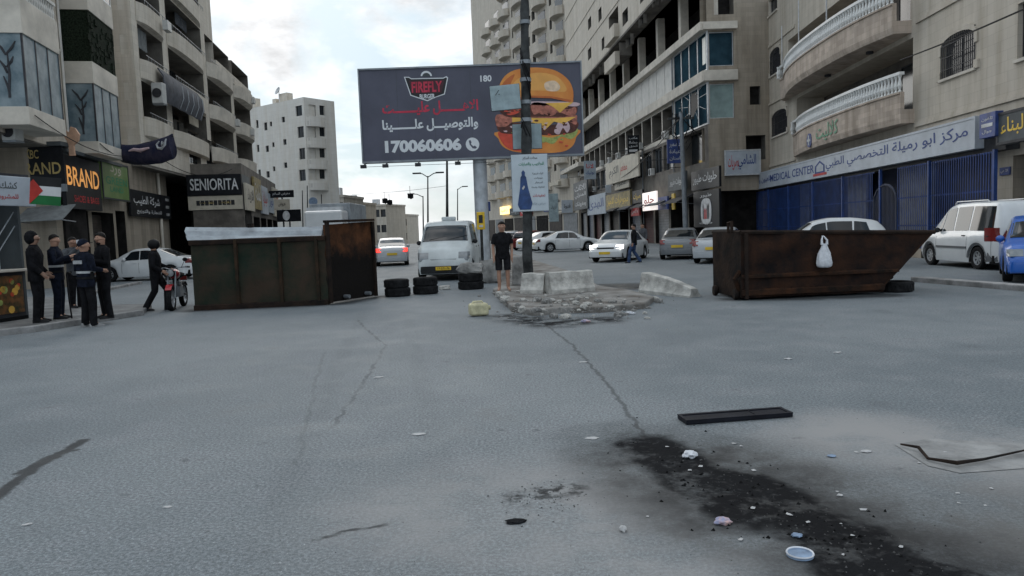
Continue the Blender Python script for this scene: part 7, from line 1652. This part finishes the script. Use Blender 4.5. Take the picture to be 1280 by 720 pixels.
for (px, yb, yt, lab) in ((377, 282, 238, 'thin dark street post left of the round blue sign'), (383, 282, 232, 'thin dark street post before the white block'), (401, 282, 243, 'short dark street post beside the truck')):
    lamp_post(lab, px, yb, yt, 55, (), 'post', .06)
# satchel of things behind the standing man: grey bin bag heap
g = G(617, 353); rock('sandbag_heap', 'pale grey heap of sacks behind the standing man', 'sacks', (g.x, g.y, .0), 12, .5, .4, .42, 'concrete', sub=3)

# ------------------------------------------------------------------ clutter on the facades of the right-hand block and the left house
rr = random.Random(23)
for k in range(9):
    u = gc + 1.2 + k * (LQ2 - gc - 4) / 9 + rr.uniform(-.4, .4); z = rr.choice((5.75, 8.3, 8.35)); o = thing('air_conditioner', 'white air conditioner on the dim first floor facade of the long right block', 'air conditioner', mx=Q2.sub(u, .03, z), group='air conditioners along the right block')
    blk(o, 'case', 'ac_white', 0, .85, 0, .34, 0, .6, .02); MB().lathe([(0, .345), (.22, .345), (.235, .36), (.25, .36), (.25, .34)], (.42, 0, .3), (0, 1, 0), 14).build('fan_grille', 'frame_dark', o)
rows = [('مكتبة', 'sign_blue', 'ink_white', 'narrow blue fascia low on the right block, beside the lit red and white sign', 822, 834, 246, 262), ('بصريات', 'black_board', 'ink_yellow', 'black fascia with one yellow word above the oncoming white sedan', 790, 803, 238, 254),
        ('ملابس', 'ink_red', 'ink_white', 'dull red fascia over the shutters right of the gold one', 788.5, 799, 258, 270), ('عطور', 'sign_cream', 'ink_black', 'cream panel hung high between the gold fascia and the white panels', 768, 786, 222, 236)]
for (t_, bm_, im, lab, x0, x1, yt, yb) in rows: psign(Q2, x0, x1, yt, yb, .6, lab, bm_, [(t_, .5, .5, .7, .55, im)])
for k, (u, z0_, z1_) in enumerate(((gc + .2, 5.6, 14.1), (gc + 9.5, 0, 8.2), (gc + 19, 0, 8.1))):
    MB().tube([(u, .09, z0_), (u, .09, z1_)], .06, 6).build('drainpipe', 'steel_grey', r2)
for k in range(5):
    u = 3 + k * 5.2; z = 5.0; a_ = thing('shop_awning', ['dark fabric awning nearest the utility pole on the right shop row', 'second dark awning of the right shop row', 'middle dark awning of the right shop row', 'fourth dark awning of the right shop row', 'farthest dark awning of the right shop row'][k], 'awning', mx=Q2.M)
    MB().rings([[(x, .03, 3.75), (x, 1.3, 3.2), (x, 1.3, 3.12), (x, .03, 3.66)] for x in (u, u + 1.2, u + 2.4, u + 3.6)]).build('fabric', 'tarp' if k % 2 else 'frame_dark', a_); MB().tube([(u + .1, 1.28, 3.16), (u + .1, .05, 3.0)], .02, 5).build('bracket', 'steel_grey', a_)
# left house: pipes, cables and small windows between the bays
for (u, m_) in ((uB1 + .18, 'plaster_white'), (uB0 - .25, 'steel_grey'), (uA0 - .18, 'plaster_white')): MB().tube([(u, .07, 5.75), (u, .07, H1 - .5)], .05, 6).build('drainpipe', m_, b1)
wire('cable drooping across the left house from bay to bay', F1.at(uA1 - .3, 1.2, 6.1), F1.at(uB0, 1.25, 5.7), .35, .018)
wire('second cable looping below the frosted bays to the tall left block', F1.at(uB1, 1.2, 5.9), F2.at(L2 - 1, .3, 6.6), .6, .018)
wire('cable looping from the tall left block down to the boutique sign', F2.at(L2 - 2, .3, 6.4), FS.at(.5, .2, zS1 + .3), .7, .018)
